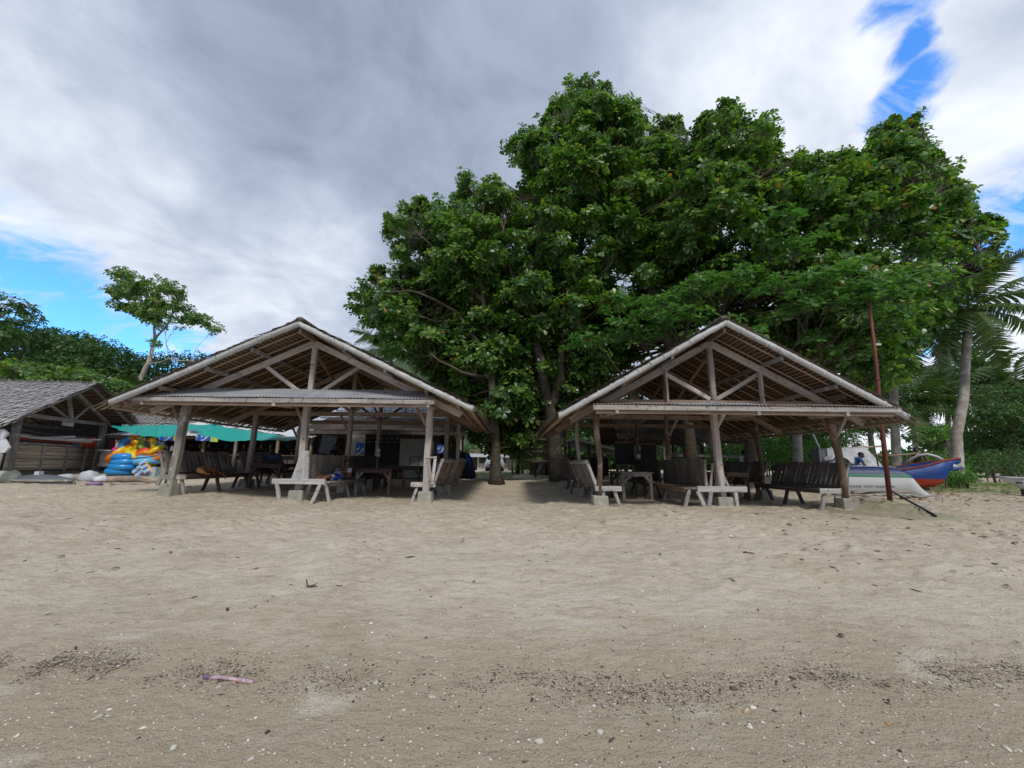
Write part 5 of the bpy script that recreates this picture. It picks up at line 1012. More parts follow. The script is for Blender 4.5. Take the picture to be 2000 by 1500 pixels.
for (pts, r, lb) in [([(92, 941), (140, 937), (190, 938), (235, 941)], [.06, .11, .10, .07], 'long pale driftwood log lying in front of the sacks'), ([(225, 941), (265, 941), (305, 944)], [.09, .11, .05], 'second driftwood log lying in front of the swim rings'), ([(215, 947), (260, 948), (290, 947)], [.03, .045, .02], 'thin stick on the sand below the second driftwood log')]:
    P_ = [G(u, v)+Vector((0, 0, r[min(i, len(r)-1)]*.7)) for i, (u, v) in enumerate(pts)]; Q = []; R2 = []
    for i in range(len(P_)-1):
        for k in range(4): q = k/4; Q.append(lerp(P_[i], P_[i+1], q)+Vector((0, 0, random.uniform(-.02, .02)))); R2.append((r[i]*(1-q)+r[i+1]*q)*random.uniform(.85, 1.15))
    Q.append(P_[-1]); R2.append(r[-1]); o = log('driftwood_log', Q, R2, DRIFT, None, 9, .012); tag(o, lb, 'driftwood')
t = thing('white_boat_end', 'pointed white board ends poking in at the left edge in front of the stall', 'boat', (-15.4, 12.0, .2))
for (pts) in ([(-40, 842), (6, 838), (14, 846), (4, 858), (-40, 866)], [(-40, 872), (8, 857), (17, 874), (8, 884), (-40, 886)]):
    V = [tuple(qx(u, v, 12.0)) for u, v in pts]; V2 = [(x, y+.06, z) for x, y, z in V]; n = len(V); MB().add(V+V2, [tuple(range(n)), tuple(range(2*n-1, n-1, -1))]+[(i, n+i, n+(i+1) % n, (i+1) % n) for i in range(n)]).build('board', PWHITE, t)
log('support_pole', [qx(-20, 945, 12.0), qx(-2, 885, 12.0)], [.1, .1], WG, t, 8)
t = thing('leaning_plank', 'whitewashed plank leaning against the front left post of the left pavilion', 'plank', tuple(G(305, 950)))
beam('board', G(306, 951), qx(338, 876, 11.2), .19, .04, WW, t, up=(.3, 1, 0)); beam('board', qx(303, 888, 11.3), qx(345, 881, 10.6), .08, .03, WW, t); beam('prop', G(322, 951), qx(333, 900, 11.3), .05, .05, WD, t, up=(0, 1, 0))
# ------------------------------------------------------------------ buildings behind
DTIN = mat('dark_rusty_tin', (.085, .06, .05), (.04, .032, .03), (1, 5, 5), rough=.7, bump=.1, c3=(.15, .13, .12), f3=.66, s3=2)
def store():
    t = thing('store_building', 'dark wooden store behind the left pavilion, rusty tin eave and a big white door', 'building', (-6.5, 18, .2)); g = .15
    x0, x1 = xs(606, 860, 18.2), xs(906, 860, 18.2); n = 8
    for k in range(n): a = x0-.2+(x1-x0+.4)*k/n; tin_sheet(t, a, a+(x1-x0+.4)/n+.05, 17.3, 2.33, 20.5, 3.25, DTIN, pitch=.1)
    beam('fascia', (x0-.2, 17.33, 2.22), (x1+.2, 17.33, 2.22), .03, .16, WD, t); beam('eave_beam', (x0, 17.6, 2.05), (x1, 17.6, 2.05), .06, .12, WD, t)
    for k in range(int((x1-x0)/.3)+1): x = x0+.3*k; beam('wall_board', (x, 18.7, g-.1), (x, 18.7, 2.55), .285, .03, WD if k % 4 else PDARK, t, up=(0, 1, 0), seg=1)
    def pan(nm, u0, v0, u1, v1, Y, m, th=.05):
        a = qx(u0, v0, Y); c = qx(u1, v1, Y); return MB().box(((a.x+c.x)/2, Y, (a.z+c.z)/2), (abs(c.x-a.x), th, abs(a.z-c.z))).build(nm, m, t)
    pan('door', 783, 853, 834, 916, 18.3, mat('off_white_door', (.55, .54, .51), (.46, .45, .42), (2, 2, 2), bump=.1, c3=(.36, .34, .31), f3=.64)); pan('door', 836, 853, 858, 916, 18.4, PGREY); pan('base_panel', 792, 918, 846, 934, 18.2, plain('grey_plaster', (.36, .36, .34), .8))
    for u in (800, 817): pan('door_seam', u, 892, u+.7, 915, 18.26, PGREY, .01)
    pan('door_seam', 801, 891, 830, 892, 18.26, PGREY, .01)
    pan('panel', 687, 849, 711, 891, 17.2, PCREAM); pan('panel', 893, 850, 901, 896, 17.5, PCREAM); pan('window_frame', 713, 856, 737, 858, 18.4, WB); pan('window_frame', 713, 862, 784, 864, 18.4, WB); pan('window_dark_sheet', 714, 843, 784, 861, 18.55, PBLACK); pan('opening_dark_sheet', 714, 866, 782, 915, 18.5, PBLACK)  # black panels painted in for the darkness inside the openings
    for k, (u, w_) in enumerate(((728, 5), (745, 7), (756, 6), (765, 7), (776, 6))):
        a = qx(u, 858, 18.48); h = .14; MB().add([(a.x-w_/90, 18.48, a.z), (a.x+w_/90, 18.48, a.z), (a.x+w_/260, 18.48, a.z+h), (a.x-w_/260, 18.48, a.z+h), (a.x-w_/90, 18.5, a.z), (a.x+w_/90, 18.5, a.z), (a.x+w_/260, 18.5, a.z+h), (a.x-w_/260, 18.5, a.z+h)], [(0, 1, 2, 3), (7, 6, 5, 4), (0, 4, 5, 1), (2, 6, 7, 3), (1, 5, 6, 2), (0, 3, 7, 4)]).build('pale_wedge', PCREAM, t)  # pale tapered marks across the black window panel
    for u in (610, 712, 846, 900): x = xs(u, 860, 17.6); beam('post', (x, 17.6, g-.1), (x, 17.6, 2.1), .12, .12, WD, t, up=(0, 1, 0))
store()
banner('blue and white poster on the cream panel behind the grey board back', 696, 864, 709, 886, 17.15, BANNER, 'poster'); banner('small dark blue poster right of the big white door', 854, 869, 866, 885, 17.5, BANNER, 'poster')
b = MB().box(qx(641, 868, 16.5), (.62, .05, .75), Matrix.Rotation(.12, 3, 'Y')); tag(b.build('metal_sheet', mat('blue_grey_sheet', (.16, .18, .22), (.12, .13, .16))), 'blue-grey sheet of metal standing behind the grey board back', 'metal sheet')
def upper():
    t = thing('white_block', 'pale bluish-white upper storey showing above the store roof behind the left pavilion', 'building', (-8, 24, .2))
    x0, x1 = xs(616, 800, 24), xs(850, 800, 24); MB().box(((x0+x1)/2, 26, 2.9), (x1-x0, 4, 5.4)).build('wall', PWALL, t)
    MB().box(((x0+x1)/2, 23.6, 3.22), (x1-x0+.8, .9, .06)).build('ledge', PWHITE, t); MB().box(((x0+x1)/2, 25.6, 5.66), (x1-x0+.8, 4.8, .1)).build('roof', TIN, t)
    for u in (638, 668, 700, 727, 752, 806, 826):
        a = qx(u-9, 789, 23.97); c = qx(u+9, 815, 23.97); w_ = MB().box(((a.x+c.x)/2, 23.985, (a.z+c.z)/2), (c.x-a.x, .05, a.z-c.z)).build('window', plain('window_glass_pale', (.50, .56, .66), .3, .5, 0) if u == 638 else MATS['window_glass_pale'], t)
        for q in (0, .5, 1): x = a.x+(c.x-a.x)*q; beam('mullion', (x, 23.95, c.z), (x, 23.95, a.z), .03, .02, PGREY if q == .5 else PWHITE, w_, up=(0, 1, 0), seg=1)
        for z in (a.z, (a.z+c.z)/2, c.z): beam('mullion', (a.x, 23.94, z), (c.x, 23.94, z), .02, .03, PGREY, w_, seg=1)
    for u in (683, 786): x = xs(u, 805, 23.8); beam('pilaster', (x, 23.9, 2.6), (x, 23.9, 5.6), .28, .12, plain('grey_pilaster_%d' % u, (.40, .41, .44)), t, up=(0, 1, 0))
    beam('railing', (x0, 23.3, 3.75), (x1, 23.3, 3.75), .03, .03, PGREY, t)
    MB().add([tuple(qx(646, 824, 22.5)), tuple(qx(724, 824, 22.5)), tuple(qx(724, 822, 24)), tuple(qx(665, 822, 24)), ], [(0, 1, 2, 3)]).build('side_roof', TIN, t)
upper()
def shed():
    t = thing('open_shed', 'low open shed with a white-edged gable roof seen left of the right pavilion', 'shed', (3.4, 24, .2)); g = .2
    ap = qx(1122, 858, 22.5); l = qx(1040, 884, 22.5); r = qx(1212, 881, 22.5)
    for a, b in ((ap, l), (ap, r)):
        MB().add([a, b, b+Vector((0, 6, 0)), a+Vector((0, 6, 0)), a+Vector((0, 0, .05)), b+Vector((0, 0, .05)), b+Vector((0, 6, .05)), a+Vector((0, 6, .05))], [(0, 3, 2, 1), (4, 5, 6, 7), (0, 1, 5, 4), (1, 2, 6, 5), (2, 3, 7, 6)]).build('roof', plain('green_grey_roof_%d' % int(b.x*10), (.10, .13, .12)), t)
        beam('barge_board', a+Vector((0, -.03, .02)), b+Vector((0, -.03, .02)), .03, .13, PWHITE, t)
    for u in (1046, 1075, 1112, 1150, 1205): x = xs(u, 880, 22.7); beam('post', (x, 22.7, g-.1), (x, 22.7, 1.9 if u in (1046, 1205) else 2.2), .12, .12, WD, t, up=(0, 1, 0))
    for k in range(24): x = l.x+.15+(r.x-l.x-.3)*k/23; beam('wall_board', (x, 27.5, g-.1), (x, 27.5, 1.2), .2, .03, WD if k % 3 else WB, t, up=(0, 1, 0), seg=1)
    MB().box((xs(1150, 900, 25), 25, .8), (2.2, 1.2, 1.1)).build('stack', PDARK, t)  # dark box fills in the shade under the shed roof
shed()
def rear_hut():
    t = thing('rear_hut', 'dark thatched hut standing close behind the right pavilion', 'hut', (6.5, 19, .2)); g = .2
    x0, x1 = xs(1212, 860, 17.6), xs(1478, 860, 17.6); a, a1 = Vector((x0, 20.3, 3.9)), Vector((x1, 20.3, 3.9)); e, e1 = Vector((x0-.1, 17.5, 2.1)), Vector((x1+.1, 17.5, 2.0)); f, f1 = Vector((x0, 23, 2.1)), Vector((x1, 23, 2.1))
    for p, q, s in ((e, e1, 1), (f, f1, 2)):
        MB().add([a, a1, q, p], [(0, 1, 2, 3)]).build('thatch_light_block', THB, t); thatch_slope('thatch', t, THD, a+Vector((0, 0, .03)), a1+Vector((0, 0, .03)), p, q, 'brown shingles with tree shade put into their colour', seed=100+s, ex=.16, wd=.1)
    for u, m in ((1222, WD), (1298, WG), (1346, WP), (1400, WD), (1472, WD)): x = xs(u, 880, 17.8); beam('post', (x, 17.8, g-.1), (x, 17.8, 2.15), .13, .13, m, t, up=(0, 1, 0)); beam('post', (x, 22.6, g-.1), (x, 22.6, 2.15), .13, .13, WD, t, up=(0, 1, 0))
    beam('tie_beam', (x0, 17.8, 2.05), (x1, 17.8, 2.0), .06, .14, WD, t); beam('tie_beam', (x0, 22.6, 1.6), (x1, 22.6, 1.55), .3, .12, WG, t)
    for u in (1335, 1357): x = xs(u, 880, 17.8); s = 1 if u > 1346 else -1; beam('knee_brace', (xs(1346, 880, 17.8)+s*.05, 17.8, 1.45), (x+s*.2, 17.8, 2.0), .05, .08, WD, t)
    beam('rail', (xs(1315, 880, 18), 18, 1.38), (xs(1460, 880, 18), 18, 1.35), .3, .12, WG, t)
rear_hut()
def blackboard(label, u0, v0, u1, v1, Y):
    a = qx(u0, v0, Y); c = qx(u1, v1, Y); t = thing('black_board', label, 'board', ((a.x+c.x)/2, Y, c.z)); MB().box(((a.x+c.x)/2, Y, (a.z+c.z)/2), (c.x-a.x, .03, a.z-c.z)).build('panel', PBLACK, t)
    for p, q in ((a, Vector((c.x, Y, a.z))), (Vector((a.x, Y, c.z)), c)): beam('frame', p+Vector((0, -.03, 0)), q+Vector((0, -.03, 0)), .03, .04, WB, t)
    for x in (a.x+.05, c.x-.05): beam('leg', (x, Y+.03, gzf(x, Y)-.03), (x, Y+.03, a.z), .05, .04, WB, t, up=(0, 1, 0))
blackboard('left black board standing under the rear of the right pavilion', 1200, 864, 1239, 908, 14.9); blackboard('right black board under the rear of the right pavilion, beyond the post', 1250, 867, 1282, 905, 15.3)
for u, v, X_, lb, pv in ((739, 885, 0, 'left', pavL), (1247, 896, 0, 'right', pavR)):
    for dv in (-5, 4): MB().box(qx(u, v+dv, 14.4 if pv is pavR else 14.95), (.13, .05, .13)).build('switch_box', PWHITE, pv)
# bundle of dark clothes hanging beside the white door
b = MB(); c = qx(905, 912, 16.5)
for k in range(5): b.tube([c+Vector((-.3+.12*k, 0, .75-.05*k)), c+Vector((-.32+.15*k, -.05, .2)), c+Vector((-.34+.19*k, .02, -.45))], [.05, .11, .14], 8)
t = thing('hanging_clothes', 'dark navy wet clothes hanging at the rear right corner of the left pavilion', 'clothes', (c.x, c.y, .2)); b.build('dark_cloth', PNAVY, t, smooth=True)
MB().tube([c+Vector((.12, -.1, .55)), c+Vector((.22, -.12, .3)), c+Vector((.26, -.1, .0))], [.05, .10, .06], 8).build('blue_cloth', PBLUE, t, smooth=True)
# --- white house and car at the end of the gap
def house():
    t = thing('white_house', 'small white house with a brown railing at the far end of the gap', 'house', (-2.5, 42, .2)); Y = 42
    x0, x1 = xs(905, 900, Y), xs(1012, 900, Y); g = .2
    a = qx(905, 886, Y); MB().box(((x0+x1)/2, Y+3.2, a.z-.1), (x1-x0+.6, 8.4, .16)).build('roof_slab', PWHITE, t); MB().box(((x0+x1)/2, Y-.98, a.z-.18), (x1-x0+.6, .06, .34)).build('fascia', PWALL, t)
    MB().box(((x0+x1)/2, Y+5, (a.z+g)/2), (x1-x0, 4, a.z-g-.3)).build('wall', plain('dim_wall', (.25, .23, .2)), t)
    for u in (918, 934, 951, 975, 991, 1003, 1012): x = xs(u, 900, Y); beam('column', (x, Y, g-.3), (x, Y, a.z-.2), .16, .16, PCREAM if u > 980 else PWHITE, t, up=(0, 1, 0), seg=1)
    for (u0, u1) in ((933, 950), (979, 991)): p = qx(u0, 905, Y); q = qx(u1, 926, Y); MB().box(((p.x+q.x)/2, Y+.05, (p.z+g-.2)/2), (q.x-p.x, .1, p.z-g+.2)).build('parapet', PWHITE, t)
    for k in range(30): x = x0+(x1-x0)*.1+(x1-x0)*.75*k/30; beam('baluster', (x, Y+.2, 1.75), (x, Y+.2, 2.3), .05, .03, WB, t, up=(0, 1, 0), seg=1)
    beam('railing', (x0+.5, Y+.2, 2.32), (x1-1.2, Y+.2, 2.32), .06, .07, WB, t); beam('railing', (x0+.5, Y+.2, 1.72), (x1-1.2, Y+.2, 1.72), .06, .1, WB, t)
    MB().box((xs(1003, 905, Y), Y+.3, 1.0), (1.0, .15, 2.2)).build('side_wall', PCREAM, t)
house()
def car():
    Y = 37; c = qx(965, 921, Y); g = .2; x = c.x; t = thing('parked_car', 'white car facing the beach, parked under the house beyond the gap', 'car', (x, Y, g))
    b = MB(); sec = [(-.85, .35), (-.88, .75), (-.8, .95), (-.62, 1.38), (.62, 1.38), (.8, .95), (.88, .75), (.85, .35)]
    V = [(x+a, Y, z+g) for a, z in sec]+[(x+a*1.02, Y+.6, z*(1.0 if z < 1.2 else 1.02)+g) for a, z in sec]+[(x+a, Y+4, z+g) for a, z in sec]
    V[3] = (x-.7, Y+.2, .98+g); V[4] = (x+.7, Y+.2, .98+g); V[11] = (x-.62, Y+1.3, 1.42+g); V[12] = (x+.62, Y+1.3, 1.42+g)
    f = [tuple(range(8))[::-1], tuple(range(16, 24))]+[(i+8*j, (i+1) % 8+8*j, (i+1) % 8+8*j+8, i+8*j+8) for j in (0, 1) for i in range(8)]; b.add(V, f); b.build('body', PWHITE, t)
    MB().add([(x-.64, Y+.26, 1.0+g), (x+.64, Y+.26, 1.0+g), (x+.56, Y+1.2, 1.42+g), (x-.56, Y+1.2, 1.42+g)], [(0, 1, 2, 3)]).build('windscreen', PBLACK, t); MB().box((x, Y-.02, .62+g), (.9, .04, .16)).build('grille', PBLACK, t); MB().box((x, Y-.05, .42+g), (1.6, .1, .18)).build('bumper', PGREY, t)
    for s in (-1, 1):
        MB().box((x+s*.64, Y-.02, .75+g), (.3, .05, .15)).build('headlight', plain('headlamp_%d' % s, (.7, .72, .75), .2), t)
        for y in (.8, 3.2): w_ = MB().tube([(x+s*.84, Y+y, .32+g), (x+s*.64, Y+y, .32+g)], [.32, .32], 14).build('wheel', PBLACK, t); 
car()
for k, (u, v, Y, lb) in enumerate([(1001, 932, 28, 'thin pale sapling left of the bamboo-like shrub in the gap'), (1012, 932, 27, 'thin dark sapling in the middle of the gap'), (1021, 930, 29, 'leaning thin sapling right in the gap'), (1007, 932, 30, 'slim straight sapling behind the others in the gap')]):
    p = nz(P(u, 930, Y)); t = thing('sapling', lb, 'tree', p); q = P(u-8+6*k, 830, Y); MB().tube([p, lerp(p, q, .5)+Vector((.1, 0, 0)), q], [.09, .07, .04], 7).build('trunk', BARK if k % 2 else PALMB, t, smooth=True)
    C_, N_, S_ = clump_pts([(tuple(q+Vector((random.uniform(-.6, .6), 0, random.uniform(-.6, .3)))), .7, .4, 30, .3) for _ in range(3)]); leaves('crown', 'spray', LEAFD, C_, N_, S_, t)
# ------------------------------------------------------------------ boats on the right
def xbands(name, zlist, cols, rough=.5):
    """painted bands by height on the hull"""
    m, t, b = newmat(name); co = ND(t, 'ShaderNodeTexCoord').outputs['Object']; s = ND(t, 'ShaderNodeSeparateXYZ'); t.links.new(co, s.inputs[0])
    n = NOI(t, co, 3, 4, .6); zz = MATH(t, 'ADD', s.outputs[2], MATH(t, 'MULTIPLY', MATH(t, 'SUBTRACT', n, .5), .012)); zz = MATH(t, 'MULTIPLY_ADD', zz, .5, .5)
    c = RMP(t, zz, [(0, cols[0])]+[(z*.5+.5, c) for z, c in zip(zlist, cols[1:])], 'CONSTANT')
    d = NOI(t, VM(t, 'MULTIPLY', co, (1, 1, 4)), 4, 6, .7); c = MIX(t, RMP(t, d, [(.5, 0.0), (.78, .22)]), c, (.30, .28, .24, 1)); t.links.new(c, b.inputs['Base Color']); b.inputs['Roughness'].default_value = rough; return m
def loft(st, n=9):
    """st: list of (x, y, ztop, zbot, halfwidth_bottom_open) rings from a V/U section, closed side at 'keel'"""
    V = []
    for (x, y, zk, zs, hw) in st:
        for a in range(n):
            q = a/(n-1)*2-1; s = abs(q); V.append((x, y+hw*math.copysign(s**.55 if s else 0, q), zk+(zs-zk)*s**2.2))
    return V, [(n*i+a, n*i+a+1, n*i+n+a+1, n*i+n+a) for i in range(len(st)-1) for a in range(n-1)]
def upturned():
    Y0 = 12.4
    st = []
    for (u, vt, vb, hw, Y) in [(1560, 925, 966, .12, 13.2), (1590, 915, 968, .30, 13.1), (1620, 913, 969, .38, 13.0), (1660, 912, 967, .42, 12.8), (1700, 912.5, 966, .42, 12.6), (1740, 913.5, 967, .38, 12.4), (1753, 917, 968, .34, 12.3), (1765, 924, 970, .28, 12.2), (1778, 937, 973, .21, 12.1), (1790, 950, 976, .15, 12.0), (1803, 961, 979, .10, 11.9), (1816, 969, 982, .07, 11.8), (1829, 977, 985, .035, 11.7)]:
        a = qx(u, vt, Y); c = qx(u, vb, Y-hw); st.append((a.x, a.y, a.z, c.z, hw))
    V, f = loft(st); g = gzf(13, 12.4); t = thing('outrigger_boat', 'upturned boat with navy, green and white bands, lettering upside down, beside the right pavilion', 'boat', (st[5][0], 12.4, g))
    a = np.array(V); c0 = Vector((st[5][0], 12.4, 0)); m = xbands('navy_green_white_hull', [qx(1700, 933, 12.2).z, qx(1700, 925.5, 12.4).z], [(.50, .51, .50), (.008, .13, .085), (.008, .02, .11)])
    # object origin at world z 0 so the bands sit where painted
    o = mkobj('hull', MB().add([tuple(Vector(v)-c0) for v in V], f).mesh('hull', True), m, t, loc=c0); s = o.modifiers.new('thick', 'SOLIDIFY'); s.thickness = .03
    q = [Vector((s_[0], s_[1]-s_[4]-.012, s_[3]+.02)) for s_ in st]; MB().tube(q, .022, 6).build('gunwale', plain('pale_trim', (.55, .55, .52), .6), t, smooth=True)
    q = [Vector((s_[0], s_[1], s_[2]+.012)) for s_ in st[:7]]; MB().tube(q, .025, 6).build('keel', PWHITE, t, smooth=True)
    # lettering, upside down because the boat lies upturned
    cu = bpy.data.curves.new('lettering', 'FONT'); cu.body = 'VILL. LIMPIA, LOAY, BOHOL'; cu.size = .17; cu.extrude = .003; cu.align_x = 'CENTER'; cu.align_y = 'CENTER'; tmp = bpy.data.objects.new('lettering', cu); COL.objects.link(tmp)
    bpy.context.view_layer.update(); me = bpy.data.meshes.new_from_object(tmp.evaluated_get(bpy.context.evaluated_depsgraph_get())); bpy.data.objects.remove(tmp)
    L0 = qx(1664, 949, 12.35); L1 = qx(1752, 950, 12.02); xd = (L0-L1).normalized(); mid = (L0+L1)/2
    wdt = max(v.co.x for v in me.vertices)-min(v.co.x for v in me.vertices); k = (L1-L0).length/wdt
    nrm = Vector((-.25, -1, .10)).normalized(); nrm = (nrm-xd*nrm.dot(xd)).normalized(); yd = nrm.cross(xd)
    # press the letters onto the curved side
    from mathutils.bvhtree import BVHTree
    bv = BVHTree.FromPolygons([Vector(v) for v in V], f)
    for v in me.vertices:
        p = mid+xd*v.co.x*k+yd*v.co.y*k*1.0; h = bv.ray_cast(p+nrm*1.0, -nrm); w0 = h[0] if h[0] else p; v.co = w0+nrm*(.045+(.003 if v.co.z > 0 else 0))-Vector(c0)
    mkobj('lettering', me, plain('dark_letter_paint', (.03, .05, .09), .6), t, loc=c0)
upturned()
def redblue():
    t0 = []
    for (u, vt, vb, hw, Y) in [(1650, 914, 950, .45, 15.2), (1700, 916, 952, .5, 15.0), (1750, 917, 954, .5, 14.7), (1790, 911, 955, .42, 14.4), (1815, 906, 953, .32, 14.2), (1836, 902, 946, .2, 14.0), (1848, 900, 932, .11, 13.9), (1858, 898.5, 915, .05, 13.85), (1877, 896, 903, .02, 13.7)]:
        a = qx(u, vb, Y); c = qx(u, vt, Y-hw); t0.append((a.x, a.y, a.z, c.z, hw))
    V, f = loft(t0); cx_ = t0[4][0]; t = thing('outrigger_boat', 'upright boat with a blue topside, red bottom and forked bow by the green bushes', 'boat', (cx_, 14.3, .2)); c0 = Vector((cx_, 14.3, 0))
    o = mkobj('hull', MB().add([tuple(Vector(v)-c0) for v in V], f).mesh('hull', True), xbands('blue_red_hull', [qx(1820, 936, 14.0).z], [(.34, .035, .012), (.003, .045, .23)]), t, loc=c0); s = o.modifiers.new('thick', 'SOLIDIFY'); s.thickness = .035
    for sg in (-1, 1): MB().tube([Vector((s_[0], s_[1]+sg*s_[4], s_[3]+.015)) for s_ in t0], .028, 6).build('gunwale', plain('brick_red_trim_%d' % sg, (.28, .05, .03)), t, smooth=True)
    MB().tube([qx(1850, 917, 13.88), qx(1862, 916, 13.8), qx(1881, 914, 13.7)], [.06, .045, .03], 8).build('bow_spur', PBLUE, t, smooth=True)
    MB().ball(qx(1866, 910, 13.78), (.09, .04, .06), 8, 6, .3).build('bow_ornament', PWHITE, t)
    MB().tube([qx(1762, 907, 14.9), qx(1778, 898, 14.6), qx(1794, 889, 14.4), qx(1812, 887, 14.2), qx(1830, 892, 14.1), qx(1848, 902, 14.0)], .045, 8).build('outrigger_arm', PWHITE, t, smooth=True); MB().tube([qx(1700, 888, 15), qx(1740, 890, 14.8), qx(1795, 885, 14.4)], .025, 6).build('outrigger_pole', BTN, t, smooth=True)
    for u in (1720, 1760): a = qx(u, 913, 14.6); beam('thwart', (a.x, 14.1, a.z), (a.x, 15.2, a.z), .12, .03, WP, t)
    MB().box(qx(1818, 960, 14.1), (.42, .35, .3), None, .7).build('stand', mat('greenish_block', (.20, .17, .12), (.1, .09, .06)), t); MB().box(qx(1700, 963, 14.9), (.42, .35, .25), None, .8).build('stand', WD, t)
redblue()
def thirdboat():
    st = []
    for (u, vt, vb, hw, Y) in [(1950, 932, 934, .02, 12.6), (1965, 934, 940, .10, 12.5), (1985, 935, 948, .2, 12.4), (2010, 936, 958, .3, 12.2), (2060, 937, 975, .38, 12.0), (2130, 937, 985, .4, 11.6)]:
        a = qx(u, vb, Y); c = qx(u, vt, Y-hw); st.append((a.x, a.y, a.z, c.z, hw))
    V, f = loft(st); t = thing('outrigger_boat', 'bow tip of a dirty white boat entering at the right edge', 'boat', (st[3][0], 12.2, .1)); o = MB().add(V, f).build('hull', PWHITE, t, smooth=True); s = o.modifiers.new('thick', 'SOLIDIFY'); s.thickness = .03
    MB().tube([Vector((s_[0], s_[1]-s_[4]-.01, s_[3]+.02)) for s_ in st], .028, 6).build('gunwale', PWHITE, t, smooth=True); a = qx(1990, 943, 12.18); MB().box(a, (.14, .05, .05)).build('emblem', PBLACK, t)
    for u in (2040, 2110): a = qx(u, 975, 12); MB().box((a.x, 12, gzf(a.x, 12)+.08), (.3, .8, .3)).build('chock', WD, t)
thirdboat()
def boat_tarp():
    t = thing('boat_shelter', 'grey-white tarpaulin draped over poles above the upturned boat', 'tarpaulin', (11.5, 13.6, .2)); rp = [(1612, 877), (1650, 874), (1688, 873)]
    V = []; nu, nv = 36, 12
    for j in range(nv+1):
        h = j/nv
        for i in range(nu+1):
            q = i/nu; u = 1612+(1722-1612)*q; ridge = np.interp(u, [1612, 1650, 1690, 1722], [877, 874, 873.5, 908]); low = np.interp(u, [1612, 1640, 1665, 1690, 1722], [902, 888, 908, 913, 913])
            v = ridge+(low-ridge)*h; Y = 14.3-.9*h; fo = .16*math.sin(q*21+2.5*h)*h+.08*math.sin(q*47+h)*h; p = qx(u, v, Y); V.append((p.x+fo*.4, p.y+fo, p.z))
    k = nu+1; o = MB().add(V, [(j*k+i, j*k+i+1, j*k+k+i+1, j*k+k+i) for j in range(nv) for i in range(nu)]).build('sheet', GREYT, t, smooth=True); s = o.modifiers.new('thick', 'SOLIDIFY'); s.thickness = .006
    log('pole', [qx(1600, 878, 14.4), qx(1730, 871, 14.3)], [.03, .03], BTN, t, 7); log('pole', [qx(1716, 914, 13.2), qx(1702, 845, 13.4)], [.022, .018], WD, t, 6); log('pole', [qx(1618, 945, 14.2), qx(1616, 876, 14.3)], [.04, .04], WG, t, 7); log('pole', [qx(1604, 884, 14.2), qx(1588, 848, 14.2)], [.03, .03], PWHITE, t, 7); log('pole', [qx(1690, 930, 14.35), qx(1689, 873, 14.35)], [.035, .035], WG, t, 7)
    MB().box(qx(1606, 895, 14.0), (.5, .4, .6)).build('panel', PGREY, t); MB().box(qx(1622, 890, 13.9), (.42, .3, .5)).build('panel', GREYT, t)
boat_tarp()
pb = G(1737, 978); pt = P(1697, 585, pb.y-.1)
t = thing('red_pole', 'tall thin rusty red pole standing at the right corner of the right pavilion', 'pole', (pb.x, pb.y, pb.z)); log('shaft', [pb-Vector((0, 0, .2)), lerp(pb, pt, .33), lerp(pb, pt, .66)+Vector((.02, 0, 0)), pt], [.058, .052, .045, .035], PRUST, t, 10, .004); MB().torus(lerp(pb, pt, .58), .05, .02, 12, 6).build('collar', PRUST, t, smooth=True); MB().box(lerp(pb, pt, .76)+Vector((.12, 0, 0)), (.16, .05, .05)).build('lamp_arm', PCREAM, t)
# net heap, rocks, black pipe
def heap(label, c, rx, ry, h, m, n, seed, s=.05):
    r = np.random.default_rng(seed); a = r.uniform(0, 6.28, n); q = np.sqrt(r.random(n)); x = c[0]+rx*q*np.cos(a); y = c[1]+ry*q*np.sin(a); z = gz(x, y)+h*(1-q**1.5)*r.uniform(.2, 1, n); N = r.normal(size=(n, 3)); N[:, 2] = np.abs(N[:, 2])+.4
    leaves('net_heap', 'grass', m, np.stack([x, y, z], 1), N, r.uniform(.6, 1.3, n)*s, label=label)
NETY = islandmat('ochre_net', [(0, (.30, .25, .11)), (.4, (.40, .34, .18)), (.8, (.25, .24, .12)), (1, (.50, .44, .2))], rough=.9); NETG = islandmat('pale_green_net', [(0, (.24, .27, .20)), (.5, (.36, .38, .28)), (1, (.46, .46, .36))], rough=.9)
def mound(label, pts, m, h, seed, name='fishing_net'):
    P_ = [G(u, v) for u, v in pts]; cx = sum(p.x for p in P_)/len(P_); cy = sum(p.y for p in P_)/len(P_); V = [(cx, cy, gzf(cx, cy)+h)]; rr = random.Random(seed); n = 40; rings = 9
    poly = [(p.x-cx, p.y-cy) for p in P_]
    ang = sorted((math.atan2(y, x), math.hypot(x, y)) for x, y in poly); A = [a for a, _ in ang]; R_ = [r for _, r in ang]
    for j in range(1, rings+1):
        for k in range(n):
            th = -math.pi+2*math.pi*k/n; r = np.interp(th, [A[-1]-2*math.pi]+A+[A[0]+2*math.pi], [R_[-1]]+R_+[R_[0]])*j/rings; x = cx+r*math.cos(th); y = cy+r*math.sin(th); q = j/rings
            V.append((x, y, gzf(x, y)-.02*(q > .95)+h*(1-q**1.6)*(1+.35*rr.uniform(-1, 1))+.02*rr.random()*(q < .95)))
    V = [(x, y, z+(.02*math.sin(x*23+y*9)*math.sin(y*31) if i else 0)) for i, (x, y, z) in enumerate(V)]
    f = [(0, 1+k, 1+(k+1) % n) for k in range(n)]+[(1+(j-1)*n+k, 1+j*n+k, 1+j*n+(k+1) % n, 1+(j-1)*n+(k+1) % n) for j in range(1, rings) for k in range(n)]
    return tag(MB().add(V, f).build(name, m, smooth=True), label, 'fishing net')
